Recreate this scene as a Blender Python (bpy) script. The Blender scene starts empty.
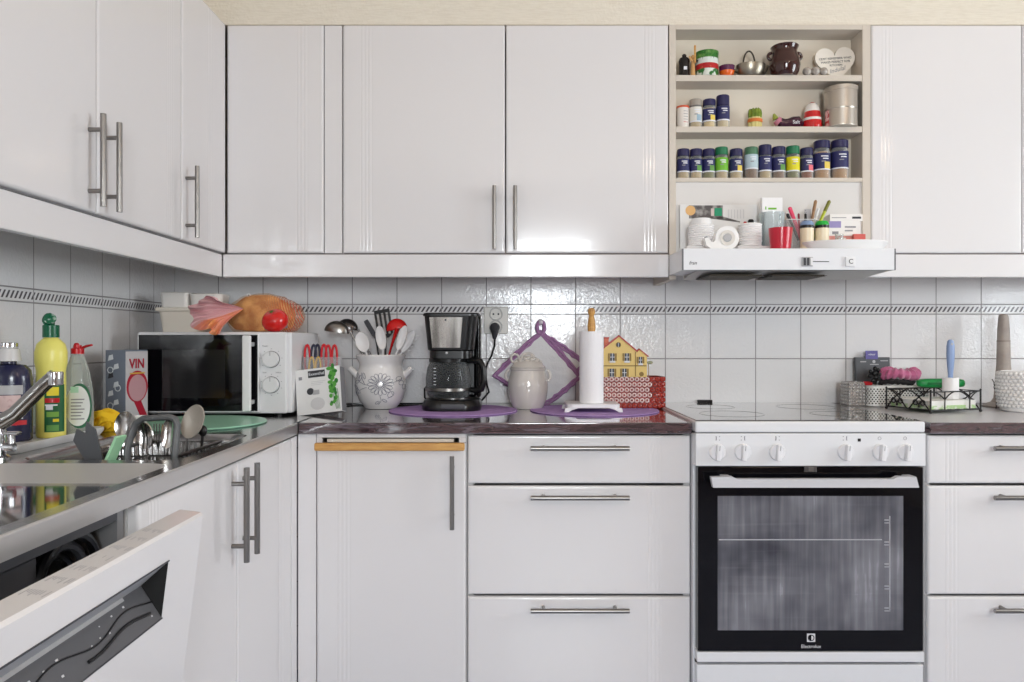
import bpy, bmesh, math, random
from mathutils import Vector, Matrix, noise, Euler
random.seed(7)
C = bpy.context.scene.collection
PI = math.pi
# ---------------------------------------------------------------- camera model
CZ, FPX, DB = 1.12, 756.0, 2.577        # eye height, focal length in pixels, eye to back wall (m)
def X(px, d): return (px - 512) * (DB - d) / FPX      # d = distance in front of the back wall
def Z(py, d): return CZ - (py - 341) * (DB - d) / FPX
def S(d): return (DB - d) / FPX                        # metres per pixel at that distance
cam = bpy.data.cameras.new('camera'); cam.sensor_width = 36.0; cam.lens = 36.0 * FPX / 1024
cam.clip_start = 0.02
co = bpy.data.objects.new('camera', cam); C.objects.link(co)
co.location = (0, -DB, CZ); co.rotation_euler = (PI / 2, 0, 0)
bpy.context.scene.camera = co

# ---------------------------------------------------------------- materials
def lin(c):
    out = []
    for v in c[:3]:
        v = v / 255.0
        out.append(v / 12.92 if v <= 0.04045 else ((v + 0.055) / 1.055) ** 2.4)
    return (*out, 1.0)
MATS = {}
def M(name, rgb, r=0.5, m=0.0, bump=None, tr=0.0, ior=1.45, spec=0.5, coat=0.0, emit=None, sheen=0.0, alpha=1.0, mix=None):
    """principled material; bump=(scale, strength[, detail]); mix=(rgb2, scale, lo, hi[, stretch vec]) noise colour"""
    if name in MATS: return MATS[name]
    mt = bpy.data.materials.new(name); mt.use_nodes = True
    nt = mt.node_tree; b = nt.nodes['Principled BSDF']
    b.inputs['Base Color'].default_value = lin(rgb)
    b.inputs['Roughness'].default_value = r; b.inputs['Metallic'].default_value = m
    b.inputs['IOR'].default_value = ior
    b.inputs['Specular IOR Level'].default_value = spec
    b.inputs['Transmission Weight'].default_value = tr
    b.inputs['Coat Weight'].default_value = coat
    b.inputs['Sheen Weight'].default_value = sheen
    b.inputs['Alpha'].default_value = alpha
    if emit:
        b.inputs['Emission Color'].default_value = lin(emit[0]); b.inputs['Emission Strength'].default_value = emit[1]
    tc = None
    def coords(sc=(1, 1, 1)):
        t = nt.nodes.new('ShaderNodeTexCoord'); mp = nt.nodes.new('ShaderNodeMapping')
        mp.inputs['Scale'].default_value = sc
        nt.links.new(t.outputs['Object'], mp.inputs['Vector']); return mp.outputs['Vector']
    if bump:
        n = nt.nodes.new('ShaderNodeTexNoise'); n.inputs['Scale'].default_value = bump[0]
        n.inputs['Detail'].default_value = bump[2] if len(bump) > 2 else 3
        nt.links.new(coords(), n.inputs['Vector'])
        bp = nt.nodes.new('ShaderNodeBump'); bp.inputs['Strength'].default_value = bump[1]; bp.inputs['Distance'].default_value = 0.004
        nt.links.new(n.outputs['Fac'], bp.inputs['Height']); nt.links.new(bp.outputs['Normal'], b.inputs['Normal'])
    if mix:
        n = nt.nodes.new('ShaderNodeTexNoise'); n.inputs['Scale'].default_value = mix[1]; n.inputs['Detail'].default_value = 6
        nt.links.new(coords(mix[4] if len(mix) > 4 else (1, 1, 1)), n.inputs['Vector'])
        rp = nt.nodes.new('ShaderNodeValToRGB')
        rp.color_ramp.elements[0].position = mix[2]; rp.color_ramp.elements[0].color = lin(rgb)
        rp.color_ramp.elements[1].position = mix[3]; rp.color_ramp.elements[1].color = lin(mix[0])
        nt.links.new(n.outputs['Fac'], rp.inputs['Fac']); nt.links.new(rp.outputs['Color'], b.inputs['Base Color'])
    MATS[name] = mt
    return mt
def thin(name, rgb, a=0.25, r=0.05):
    """thin clear plastic or glass: mostly see-through with a glossy skin"""
    if name in MATS: return MATS[name]
    mt = bpy.data.materials.new(name); mt.use_nodes = True; nt = mt.node_tree
    b = nt.nodes['Principled BSDF']; b.inputs['Base Color'].default_value = lin(rgb); b.inputs['Roughness'].default_value = r
    t = nt.nodes.new('ShaderNodeBsdfTransparent'); t.inputs['Color'].default_value = (*[0.6 + 0.4 * v for v in lin(rgb)[:3]], 1)
    lw = nt.nodes.new('ShaderNodeLayerWeight'); lw.inputs['Blend'].default_value = 0.35
    ad = nt.nodes.new('ShaderNodeMath'); ad.operation = 'MULTIPLY_ADD'; ad.use_clamp = True
    ad.inputs[1].default_value = 0.7; ad.inputs[2].default_value = a
    nt.links.new(lw.outputs['Facing'], ad.inputs[0])
    mx = nt.nodes.new('ShaderNodeMixShader')
    nt.links.new(ad.outputs[0], mx.inputs[0]); nt.links.new(t.outputs[0], mx.inputs[1]); nt.links.new(b.outputs[0], mx.inputs[2])
    nt.links.new(mx.outputs[0], nt.nodes['Material Output'].inputs['Surface'])
    MATS[name] = mt
    return mt
class NX:
    """tiny node-math writer"""
    def __init__(s, nt): s.nt = nt
    def op(s, o, a, b=None, c=None, clamp=False):
        n = s.nt.nodes.new('ShaderNodeMath'); n.operation = o; n.use_clamp = clamp
        for i, v in enumerate((a, b, c)):
            if v is None: continue
            if isinstance(v, (int, float)): n.inputs[i].default_value = v
            else: s.nt.links.new(v, n.inputs[i])
        return n.outputs[0]
    def mixc(s, f, a, b):
        n = s.nt.nodes.new('ShaderNodeMix'); n.data_type = 'RGBA'
        if isinstance(f, (int, float)): n.inputs[0].default_value = f
        else: s.nt.links.new(f, n.inputs[0])
        for i, v in ((6, a), (7, b)):
            if isinstance(v, tuple): n.inputs[i].default_value = v
            else: s.nt.links.new(v, n.inputs[i])
        return n.outputs[2]
def tile_material(name, axis, u0):
    TP, ZB, ZT, TH = 0.1522, CZ + 0.0915, CZ + 0.1245, 0.1518
    mt = bpy.data.materials.new(name); mt.use_nodes = True; nt = mt.node_tree; b = nt.nodes['Principled BSDF']; n = NX(nt)
    g = nt.nodes.new('ShaderNodeNewGeometry'); sp = nt.nodes.new('ShaderNodeSeparateXYZ'); nt.links.new(g.outputs['Position'], sp.inputs[0])
    du = n.op('SUBTRACT', sp.outputs[axis], u0)
    u = n.op('DIVIDE', du, n.op('MULTIPLY_ADD', n.op('GREATER_THAN', du, 0.0), 0.0016, TP)); z = sp.outputs[2]
    fu = n.op('FRACT', u)
    gu = n.op('LESS_THAN', n.op('MINIMUM', fu, n.op('SUBTRACT', 1.0, fu)), 0.010)
    lo = n.op('DIVIDE', n.op('SUBTRACT', ZB, z), TH); fl = n.op('FRACT', lo)
    hi = n.op('DIVIDE', n.op('SUBTRACT', z, ZT), TH); fh = n.op('FRACT', hi)
    isl = n.op('LESS_THAN', z, ZB); ish = n.op('GREATER_THAN', z, ZT)
    fz = n.op('ADD', n.op('MULTIPLY', fl, isl), n.op('MULTIPLY', fh, ish))
    strip = n.op('SUBTRACT', n.op('SUBTRACT', 1.0, isl), ish)
    gz0 = n.op('LESS_THAN', n.op('MINIMUM', fz, n.op('SUBTRACT', 1.0, fz)), 0.010)
    gz = n.op('MULTIPLY', gz0, n.op('SUBTRACT', 1.0, strip))
    e1 = n.op('LESS_THAN', n.op('ABSOLUTE', n.op('SUBTRACT', z, ZB)), 0.0016)
    e2 = n.op('LESS_THAN', n.op('ABSOLUTE', n.op('SUBTRACT', z, ZT)), 0.0016)
    grout = n.op('MAXIMUM', n.op('MAXIMUM', gu, gz), n.op('MAXIMUM', e1, e2))
    # slanted dark dashes of the border
    zz = n.op('DIVIDE', n.op('SUBTRACT', z, ZB), ZT - ZB)
    ph = n.op('FRACT', n.op('SUBTRACT', n.op('MULTIPLY', u, 10.0), n.op('MULTIPLY', zz, 1.35)))
    d1 = n.op('LESS_THAN', ph, 0.46)
    d2 = n.op('LESS_THAN', n.op('ABSOLUTE', n.op('SUBTRACT', zz, 0.5)), 0.27)
    dash = n.op('MULTIPLY', n.op('MULTIPLY', d1, d2), strip)
    dash = n.op('MULTIPLY', dash, n.op('SUBTRACT', 1.0, gu))
    col = n.mixc(dash, lin((229, 228, 229)), lin((96, 92, 97)))
    col = n.mixc(grout, col, lin((150, 146, 147)))
    nt.links.new(col, b.inputs['Base Color'])
    nt.links.new(n.op('MULTIPLY_ADD', grout, 0.6, 0.13), b.inputs['Roughness'])
    # each tile has its own amount of rippled relief
    cx = nt.nodes.new('ShaderNodeCombineXYZ')
    nt.links.new(n.op('FLOOR', u), cx.inputs[0]); nt.links.new(n.op('ADD', n.op('FLOOR', lo), n.op('MULTIPLY', ish, 40.0)), cx.inputs[1]); cx.inputs[2].default_value = axis + 0.5
    wn = nt.nodes.new('ShaderNodeTexWhiteNoise'); nt.links.new(cx.outputs[0], wn.inputs['Vector'])
    ns = nt.nodes.new('ShaderNodeTexNoise'); ns.inputs['Scale'].default_value = 95; ns.inputs['Detail'].default_value = 1.5; ns.inputs['Distortion'].default_value = 0.8
    nt.links.new(g.outputs['Position'], ns.inputs['Vector'])
    ns2 = nt.nodes.new('ShaderNodeTexNoise'); ns2.inputs['Scale'].default_value = 9; nt.links.new(g.outputs['Position'], ns2.inputs['Vector'])
    amt = n.op('MULTIPLY', n.op('MULTIPLY_ADD', wn.outputs['Value'], 0.6, 0.40), n.op('MULTIPLY_ADD', ns2.outputs['Fac'], 2.4, -0.45, clamp=True))
    amt = n.op('MULTIPLY', amt, n.op('SUBTRACT', 1.0, n.op('MULTIPLY', strip, 1.0)))
    h = n.op('SUBTRACT', n.op('MULTIPLY', ns.outputs['Fac'], amt), n.op('MULTIPLY', grout, 0.8))
    bp = nt.nodes.new('ShaderNodeBump'); bp.inputs['Strength'].default_value = 0.85; bp.inputs['Distance'].default_value = 0.0022
    nt.links.new(h, bp.inputs['Height']); nt.links.new(bp.outputs['Normal'], b.inputs['Normal'])
    return mt

WHITE = M('white cabinet lacquer', (223, 221, 222), 0.13, coat=0.3)
WHITE_IN = M('white carcass', (205, 203, 202), 0.4)
BEIGE = M('beige shelf board', (205, 196, 184), 0.45)
CREAM = M('cream shelf back', (222, 212, 196), 0.6)
STEEL = M('brushed steel', (140, 137, 134), 0.3, 1.0)
STEEL_LT = M('daylit sink edge', (206, 205, 205), 0.3, 0.8, bump=(50, .12, 3))  # sink steel lightened in colour, in place of daylight on the front edge
STEEL_SL = M('brightened sink slope', (208, 207, 206), 0.35, 0.45, bump=(60, .1, 3))  # paler, less metallic than the sink steel, to imitate light on the slope
STEEL_DK = M('dark brushed steel', (120, 118, 118), 0.3, 1.0)
CHROME = M('chrome', (205, 205, 208), 0.08, 1.0)
SINK = M('sink steel', (178, 176, 175), 0.2, 1.0, bump=(60, 0.05, 3))
SINKE = M('brushed sink edge', (206, 204, 203), 0.38, 1.0)
SINKM = M('polished sink steel', (172, 170, 170), 0.07, 1.0)
BLACK = M('black plastic', (13, 13, 15), 0.28)
BLACKM = M('matt black', (20, 19, 19), 0.6)
BLKGL = M('black gloss glass', (9, 8, 12), 0.05, spec=0.35)
GREY = M('grey plastic', (98, 99, 104), 0.4)
DGREY = M('dark grey plastic', (62, 63, 68), 0.4)
LGREY = M('light grey plastic', (172, 172, 174), 0.4)
WPLAST = M('white plastic', (228, 228, 229), 0.3)
PAPER = M('white paper', (238, 237, 238), 0.8)
CERAM = M('white ceramic', (236, 235, 235), 0.14, coat=0.4)
RED = M('red plastic', (190, 22, 34), 0.3)
GREEN = M('green plastic', (0, 104, 66), 0.3)
NAVY = M('navy plastic', (36, 34, 78), 0.35)
WOODO = M('orange wood', (206, 158, 88), 0.45, mix=((176, 122, 62), 8, 0.35, 0.75, (2, 20, 20)))
GLASS = thin('clear glass', (225, 230, 230), 0.10)
PLASTC = thin('clear plastic', (228, 230, 232), 0.16, 0.12)
INK = M('dark print', (52, 52, 58), 0.6)
INKG = M('grey print', (140, 140, 146), 0.6)

# ---------------------------------------------------------------- mesh builder
def frame(t):
    t = t.normalized(); a = Vector((0, 0, 1)) if abs(t.z) < 0.9 else Vector((1, 0, 0))
    n = t.cross(a).normalized(); return n, t.cross(n).normalized()
class MB:
    def __init__(s): s.v = []; s.f = []; s.fm = []; s.T = Matrix()
    def add(s, vs, fs, mat):
        o = len(s.v); s.v += [s.T @ Vector(p) for p in vs]
        for f in fs: s.f.append([i + o for i in f]); s.fm.append(mat)
        return s
    def box(s, x0, x1, y0, y1, z0, z1, mat, r=0.0, seg=2):
        x0, x1 = min(x0, x1), max(x0, x1); y0, y1 = min(y0, y1), max(y0, y1); z0, z1 = min(z0, z1), max(z0, z1)
        bm = bmesh.new(); bmesh.ops.create_cube(bm, size=1)
        for v in bm.verts:
            v.co = Vector(((x0 + x1) / 2 + v.co.x * (x1 - x0), (y0 + y1) / 2 + v.co.y * (y1 - y0), (z0 + z1) / 2 + v.co.z * (z1 - z0)))
        if r > 0:
            r = min(r, 0.49 * min(x1 - x0, y1 - y0, z1 - z0))
            bmesh.ops.bevel(bm, geom=list(bm.edges), offset=r, segments=seg, profile=0.5, affect='EDGES')
        bm.verts.index_update()
        s.add([v.co.copy() for v in bm.verts], [[v.index for v in f.verts] for f in bm.faces], mat); bm.free(); return s
    def lathe(s, prof, mat, c=(0, 0, 0), n=28, sx=1.0, sy=1.0, mats=None, rot=None, a0=0.0):
        """revolve (r, z) pairs; r=0 closes a pole; mats gives one material per band"""
        R = rot or Matrix(); cv = Vector(c); vs = []; rings = []
        for r, z in prof:
            if r <= 1e-6:
                rings.append([len(vs)]); vs.append(R @ Vector((0, 0, z)) + cv)
            else:
                k = len(vs); rings.append(list(range(k, k + n)))
                vs += [R @ Vector((r * sx * math.cos(a0 + 2 * PI * i / n), r * sy * math.sin(a0 + 2 * PI * i / n), z)) + cv for i in range(n)]
        for j in range(len(rings) - 1):
            a, b = rings[j], rings[j + 1]; fs = []
            for i in range(n):
                i2 = (i + 1) % n
                if len(a) == 1 and len(b) == 1: continue
                if len(a) == 1: fs.append([a[0], b[i2], b[i]])
                elif len(b) == 1: fs.append([a[i], a[i2], b[0]])
                else: fs.append([a[i], a[i2], b[i2], b[i]])
            o = len(s.v)
            for f in fs: s.f.append([q + o for q in f]); s.fm.append(mats[j] if mats else mat)
        s.v += [s.T @ p for p in vs]; return s
    def tube(s, pts, r, mat, n=8, closed=False, flat=1.0):
        pts = [Vector(p) for p in pts]; m = len(pts); rs = r if isinstance(r, (list, tuple)) else [r] * m
        vs = []; fs = []; prev = None
        for i, p in enumerate(pts):
            if closed: t = pts[(i + 1) % m] - pts[i - 1]
            else: t = pts[min(i + 1, m - 1)] - pts[max(i - 1, 0)]
            t.normalize()
            if prev is None: nn, _ = frame(t)
            else:
                nn = prev - t * prev.dot(t)
                if nn.length < 1e-6: nn, _ = frame(t)
                nn.normalize()
            prev = nn; bb = t.cross(nn)
            vs += [p + nn * (rs[i] * math.cos(2 * PI * k / n)) + bb * (rs[i] * flat * math.sin(2 * PI * k / n)) for k in range(n)]
        for i in range(m if closed else m - 1):
            j = (i + 1) % m
            for k in range(n):
                k2 = (k + 1) % n; fs.append([i * n + k, i * n + k2, j * n + k2, j * n + k])
        if not closed: fs.append(list(range(n))[::-1]); fs.append([(m - 1) * n + k for k in range(n)])
        return s.add(vs, fs, mat)
    def cyl(s, p0, p1, r, mat, n=16): return s.tube([p0, p1], r, mat, n)
    def prism(s, poly, a, b, mat, axis='y', side=None):
        """extrude a 2-D outline from a to b along an axis"""
        def pt(p, h): return {'y': (p[0], h, p[1]), 'x': (h, p[0], p[1]), 'z': (p[0], p[1], h)}[axis]
        n = len(poly); vs = [pt(p, a) for p in poly] + [pt(p, b) for p in poly]
        s.add(vs, [list(range(n)), list(range(n, 2 * n))[::-1]], mat)
        o = len(s.v) - 2 * n
        for i in range(n):
            j = (i + 1) % n; s.f.append([o + i, o + j, o + n + j, o + n + i]); s.fm.append(side or mat)
        return s
    def ell(s, c, rx, ry, rz, mat, n=24, m=14, fn=None):
        vs = []; fs = []; c = Vector(c)
        for j in range(m + 1):
            th = PI * j / m
            for i in range(n):
                ph = 2 * PI * i / n
                d = Vector((math.sin(th) * math.cos(ph), math.sin(th) * math.sin(ph), math.cos(th)))
                k = fn(d) if fn else 1.0
                vs.append(c + Vector((d.x * rx, d.y * ry, d.z * rz)) * k)
        for j in range(m):
            for i in range(n):
                i2 = (i + 1) % n; fs.append([j * n + i, j * n + i2, (j + 1) * n + i2, (j + 1) * n + i])
        return s.add(vs, fs, mat)
    def sheet(s, fn, nu, nv, mat, t=0.0):
        """grid surface fn(u, v), given a thickness t when t > 0"""
        P = [[Vector(fn(i / nu, j / nv)) for j in range(nv + 1)] for i in range(nu + 1)]
        vs = [p for row in P for p in row]; w = nv + 1
        fs = [[i * w + j, (i + 1) * w + j, (i + 1) * w + j + 1, i * w + j + 1] for i in range(nu) for j in range(nv)]
        if t > 0:
            N = len(vs); nn = []
            for i in range(nu + 1):
                for j in range(nv + 1):
                    du = P[min(i + 1, nu)][j] - P[max(i - 1, 0)][j]; dv = P[i][min(j + 1, nv)] - P[i][max(j - 1, 0)]
                    q = du.cross(dv); nn.append(q.normalized() if q.length > 1e-12 else Vector((0, 0, 1)))
            vs = vs + [p - q * t for p, q in zip(vs, nn)]
            fs = fs + [[N + a for a in f[::-1]] for f in fs]
            bd = [(i, 0) for i in range(nu + 1)] + [(nu, j) for j in range(1, nv + 1)] + [(i, nv) for i in range(nu - 1, -1, -1)] + [(0, j) for j in range(nv - 1, 0, -1)]
            ix = [i * w + j for i, j in bd]
            for a, b in zip(ix, ix[1:] + ix[:1]): fs.append([a, b, N + b, N + a])
        return s.add(vs, fs, mat)
    def text(s, body, size, Mx, mat, ext=0.0004, align='CENTER', font_shear=0.0):
        cu = bpy.data.curves.new('lettering', 'FONT'); cu.body = body; cu.size = size; cu.extrude = ext; cu.align_x = align; cu.align_y = 'CENTER'; cu.shear = font_shear
        cu.resolution_u = 3
        o = bpy.data.objects.new('lettering', cu); C.objects.link(o); bpy.context.view_layer.update()
        me = bpy.data.meshes.new_from_object(o.evaluated_get(bpy.context.evaluated_depsgraph_get()))
        T = s.T; s.T = T @ Mx
        s.add([v.co.copy() for v in me.vertices], [list(p.vertices) for p in me.polygons], mat)
        s.T = T; bpy.data.objects.remove(o); bpy.data.curves.remove(cu); bpy.data.meshes.remove(me); return s
FRONT = Matrix.Rotation(PI / 2, 4, 'X')       # writing that faces the camera (-Y)
def at(x, y, z, rx=0, ry=0, rz=0): return Matrix.Translation((x, y, z)) @ Euler((rx, ry, rz)).to_matrix().to_4x4()

def obj(name, mb, parent=None, world=False, angle=38, recalc=True):
    """link the builder's mesh as ONE object; world=True: the mesh is in world coordinates and is moved under its parent"""
    me = bpy.data.meshes.new(name)
    off = parent.location if (world and parent) else Vector((0, 0, 0))
    me.from_pydata([tuple(p - off) for p in mb.v], [], mb.f)
    used = []
    for m in mb.fm:
        if m not in used: used.append(m)
    for m in used: me.materials.append(m)
    me.polygons.foreach_set('material_index', [used.index(m) for m in mb.fm])
    if recalc:
        bm = bmesh.new(); bm.from_mesh(me); bmesh.ops.recalc_face_normals(bm, faces=bm.faces); bm.to_mesh(me); bm.free()
    me.polygons.foreach_set('use_smooth', [True] * len(me.polygons)); me.set_sharp_from_angle(angle=math.radians(angle)); me.update()
    o = bpy.data.objects.new(name, me); C.objects.link(o)
    wn = o.modifiers.new('weighted normals', 'WEIGHTED_NORMAL'); wn.keep_sharp = True; wn.weight = 60
    if parent: o.parent = parent
    return o
def tag(o, label, cat, group=None, kind=None):
    if label: o['label'] = label
    if cat: o['category'] = cat
    if group: o['group'] = group
    if kind: o['kind'] = kind
    return o
def thing(name, label, cat, loc=(0, 0, 0), rz=0.0, group=None):
    o = bpy.data.objects.new(name, None); C.objects.link(o); o.empty_display_size = 0.05
    o.location = loc; o.rotation_euler = (0, 0, rz)
    bpy.context.view_layer.update()
    return tag(o, label, cat, group)
def struct(name, mb, **k):
    o = obj(name, mb, **k); o['kind'] = 'structure'; return o
def dup(root, loc, rz=None, label=None, group=None, scale=None):
    r = root.copy(); C.objects.link(r); r.location = loc
    if rz is not None: r.rotation_euler = (0, 0, rz)
    if scale: r.scale = scale
    if label: r['label'] = label
    if group: r['group'] = group
    for ch in list(root.children):
        c = ch.copy(); C.objects.link(c); c.parent = r
        for g in ch.children:
            d = g.copy(); C.objects.link(d); d.parent = c
    return r
def remat(root, part, mat):
    for ch in root.children:
        if ch.name.split('.')[0] == part:
            ch.data = ch.data.copy(); ch.data.materials[0] = mat

# ---------------------------------------------------------------- the room
XL, XR, YR, ZC = -1.149, 2.75, -4.75, 2.5
TILE_B = tile_material('wall tiles back', 0, 0.369)
TILE_L = tile_material('wall tiles left', 1, 0.0)
PAPERW = M('beige wallpaper', (228, 221, 207), 0.8, bump=(120, 0.5, 3), mix=((220, 212, 197), 30, 0.4, 0.7, (1, 1, 9)))
REARW = M('warm rear wall', (170, 157, 152), 0.7)
ROOMW = M('plain painted wall', (218, 216, 212), 0.7)
CEILM = M('ceiling paint', (240, 222, 202), 0.8)
FLOORM = M('grey floor', (168, 176, 198), 0.35, mix=((150, 158, 180), 3, 0.3, 0.7))
b = MB(); b.box(XL - 0.1, XR + 0.1, 0, 0.1, 0, 1.46, TILE_B); b.box(XL - 0.1, XR + 0.1, 0, 0.1, 1.46, ZC, PAPERW); struct('wall_back', b)
b = MB(); b.box(XL - 0.1, XL, YR, 0, 0, 1.46, TILE_L); b.box(XL - 0.1, XL, YR, 0, 1.46, ZC, PAPERW); struct('wall_left', b)
b = MB(); b.box(XR, XR + 0.1, YR, -2.05, 0, ZC, ROOMW); b.box(XR, XR + 0.1, -0.95, 0, 0, ZC, ROOMW); b.box(XR, XR + 0.1, -2.05, -0.95, 0, 0.95, ROOMW); b.box(XR, XR + 0.1, -2.05, -0.95, 2.08, ZC, ROOMW); struct('wall_right', b)
b = MB(); b.box(XL - 0.1, XR + 0.1, YR - 0.1, 0.1, -0.1, 0, FLOORM); struct('floor', b)
b = MB(); b.box(XL - 0.1, XR + 0.1, YR - 0.1, 0.1, ZC, ZC + 0.1, CEILM); struct('ceiling', b)
WINS = [(-0.05, 0.75, 0.95, 2.08)]
b = MB(); xs = XL - 0.1
for (x0, x1, z0, z1) in WINS:
    b.box(xs, x0, YR - 0.1, YR, 0, ZC, REARW); b.box(x0, x1, YR - 0.1, YR, 0, z0, REARW); b.box(x0, x1, YR - 0.1, YR, z1, ZC, REARW); xs = x1
b.box(xs, XR + 0.1, YR - 0.1, YR, 0, ZC, REARW); struct('wall_rear', b)
WFR = M('white window frame', (225, 225, 225), 0.35)
for i, (x0, x1, z0, z1) in enumerate(WINS + [(0.0, 1.1, 0.95, 2.08)]):
    w = bpy.data.objects.new('window_%d' % (i + 1), None); C.objects.link(w); w.location = (x0, YR - 0.05, z0) if i == 0 else (XR + 0.05, -2.05, z0); w['kind'] = 'structure'
    if i: w.rotation_euler = (0, 0, PI / 2)
    W_, H_ = x1 - x0, z1 - z0
    b = MB(); t = 0.05
    b.box(0, W_, -0.03, 0.03, 0, t, WFR, 0.006); b.box(0, W_, -0.03, 0.03, H_ - t, H_, WFR, 0.006); b.box(0, t, -0.03, 0.03, t, H_ - t, WFR, 0.006); b.box(W_ - t, W_, -0.03, 0.03, t, H_ - t, WFR, 0.006)
    b.box(W_ / 2 - t / 2, W_ / 2 + t / 2, -0.03, 0.03, t, H_ - t, WFR, 0.006)
    o = obj('window_frame', b, w); o['kind'] = 'structure'
    b = MB(); b.box(t, W_ - t, -0.003, 0.003, t, H_ - t, thin('window pane', (235, 240, 240), 0.04, 0.02)); o = obj('window_pane', b, w); o['kind'] = 'structure'
    b = MB(); b.box(-0.04, W_ + 0.04, 0.0505, 0.14, -0.03, -0.002, WFR, 0.006); o = obj('window_sill', b, w); o['kind'] = 'structure'
    L = bpy.data.lights.new('daylight', 'AREA'); L.shape = 'RECTANGLE'; L.size = W_ - 0.04; L.size_y = H_ - 0.04; L.energy = 66; L.color = (0.935, 0.965, 1.0)
    lo = bpy.data.objects.new('daylight', L); C.objects.link(lo); lo.location = ((x0 + x1) / 2, YR - 0.11, (z0 + z1) / 2); lo.rotation_euler = (-PI / 2, 0, PI)
    lo.rotation_euler = (PI / 2, 0, 0)
    if i: lo.location = (XR + 0.11, -1.5, (z0 + z1) / 2); lo.rotation_euler = (PI / 2, 0, PI / 2); L.energy = 34
# added lamp, out of view, giving warm light to the upper cabinets
lt = thing('added_lamp', 'round white opal ceiling lamp added out of view for warm light', 'lamp', (1.7, -3.5, ZC))
b = MB(); b.lathe([(0, 0), (0.2, 0), (0.2, -0.03), (0.19, -0.035), (0, -0.035)], WPLAST, n=36); obj('base', b, lt)
b = MB(); b.lathe([(0.185, -0.036), (0.18, -0.07), (0.12, -0.1), (0, -0.11)], M('opal lamp glass', (255, 240, 220), 0.4, emit=((255, 224, 192), 19.0)), n=36); obj('lamp_shade', b, lt)

# ---------------------------------------------------------------- doors, handles and cabinets
def door_mesh(mb, w, h, t, grooves, mat, edge=0.007, both=False):
    """lacquered front: x 0..w, z 0..h, face at y=-t, rounded edges, thin milled vertical grooves"""
    def rnd(e): return 0 if e >= edge else edge - math.sqrt(max(0, edge * edge - (edge - e) ** 2))
    gs = [x for x in grooves]
    xs = {0.0, edge * .12, edge * .35, edge, w - edge, w - edge * .35, w - edge * .12, w}
    for g in gs: xs |= {g - 0.003, g - 0.0012, g + 0.0012, g + 0.003}
    xs = sorted(xs); zs = [0, edge * .12, edge * .35, edge, h - edge, h - edge * .35, h - edge * .12, h]
    def gd(x): return 0.0007 if any(abs(x - g) < 0.0013 for g in gs) else 0.0
    vs = []; nx, nz = len(xs), len(zs)
    for x in xs:
        for z in zs: vs.append((x, -t + max(rnd(min(x, w - x)), rnd(min(z, h - z))) + gd(x), z))
    fs = [[i * nz + j, (i + 1) * nz + j, (i + 1) * nz + j + 1, i * nz + j + 1] for i in range(nx - 1) for j in range(nz - 1)]
    k = len(vs); vs += [(0, 0, 0), (w, 0, 0), (w, 0, h), (0, 0, h)]
    bot = [i * nz for i in range(nx)]; top = [i * nz + nz - 1 for i in range(nx)]; lef = list(range(nz)); rig = [(nx - 1) * nz + j for j in range(nz)]
    fs += [[k] + [k + 1] + bot[::-1], [k + 3] + top + [k + 2], [k + 3, k] + lef, [k + 1, k + 2] + rig[::-1], [k, k + 3, k + 2, k + 1]]
    mb.add(vs, fs, mat); return mb
def handle(parent, cx, cz, length=0.192, vertical=True, t=0.018, off=0.030, r=0.006, span=None, world=None):
    """steel bar handle with two posts, on a front whose face is at y=-t"""
    span = span or length * 0.66; b = MB(); y = -t - off
    if vertical:
        b.cyl((cx, y, cz - length / 2), (cx, y, cz + length / 2), r, STEEL, 14)
        for q in (-1, 1): b.cyl((cx, -t + 0.0002, cz + q * span / 2), (cx, y, cz + q * span / 2), r * 0.8, STEEL, 12)
    else:
        b.cyl((cx - length / 2, y, cz), (cx + length / 2, y, cz), r, STEEL, 14)
        for q in (-1, 1): b.cyl((cx + q * span / 2, -t + 0.0002, cz), (cx + q * span / 2, y, cz), r * 0.8, STEEL, 12)
    return obj('handle', b, parent)
def front(kind, parent, x, z, w, h, grooves, y=0.0, t=0.018, hd=None):
    """a door or drawer front in its cabinet's space, origin at its lower left back corner"""
    o = obj(kind, door_mesh(MB(), w, h, t, grooves, WHITE), parent); o.location = (x, y, z)
    if hd: handle(o, *hd)
    return o
G4 = lambda a: [a, a + 0.011, a + 0.022, a + 0.033]
def carcass(parent, w, dep, h, back=True, mid=0, mat=WHITE_IN, top=True):
    """open box: x 0..w, y 0 (front) .. dep (wall side)"""
    b = MB(); t = 0.016
    b.box(0, t, 0, dep, 0, h, mat); b.box(w - t, w, 0, dep, 0, h, mat); b.box(t, w - t, 0, dep, 0, t, mat)
    if top: b.box(t, w - t, 0, dep, h - t, h, mat)
    if back: b.box(t, w - t, dep - 0.006, dep, t, h - t, mat)
    return obj('carcass', b, parent)
DU = 0.265                 # depth of the hanging cabinets' fronts
DC = DU - 0.018            # their carcass
UB, UT = Z(253.2, DU), Z(24.5, DU)
HB = 0.003                 # gap
TH = 0.018
UH = UT - UB
UNDER = M('raw carcass board', (176, 160, 150), 0.5)
def hanging(label, x0, x1, doors, group='white hanging cabinets'):
    c = thing('hanging_cabinet', label, 'cabinet', (x0, -DC, UB), 0, group)
    carcass(c, x1 - x0, DC - 0.002, UH - 0.001, mat=UNDER)
    for (a, b_, gr, hd) in doors: front('door', c, a + 0.0015, 0.0005, b_ - a - 0.003, UH - 0.001, gr, -0.0005, TH, hd)
    return c
hz_ = Z(216.5, DU + 0.048) - UB       # height of the handle centres above the doors' lower edge
x0, xm, x1 = X(342.5, DU), X(505.5, DU), X(669, DU)
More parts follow.
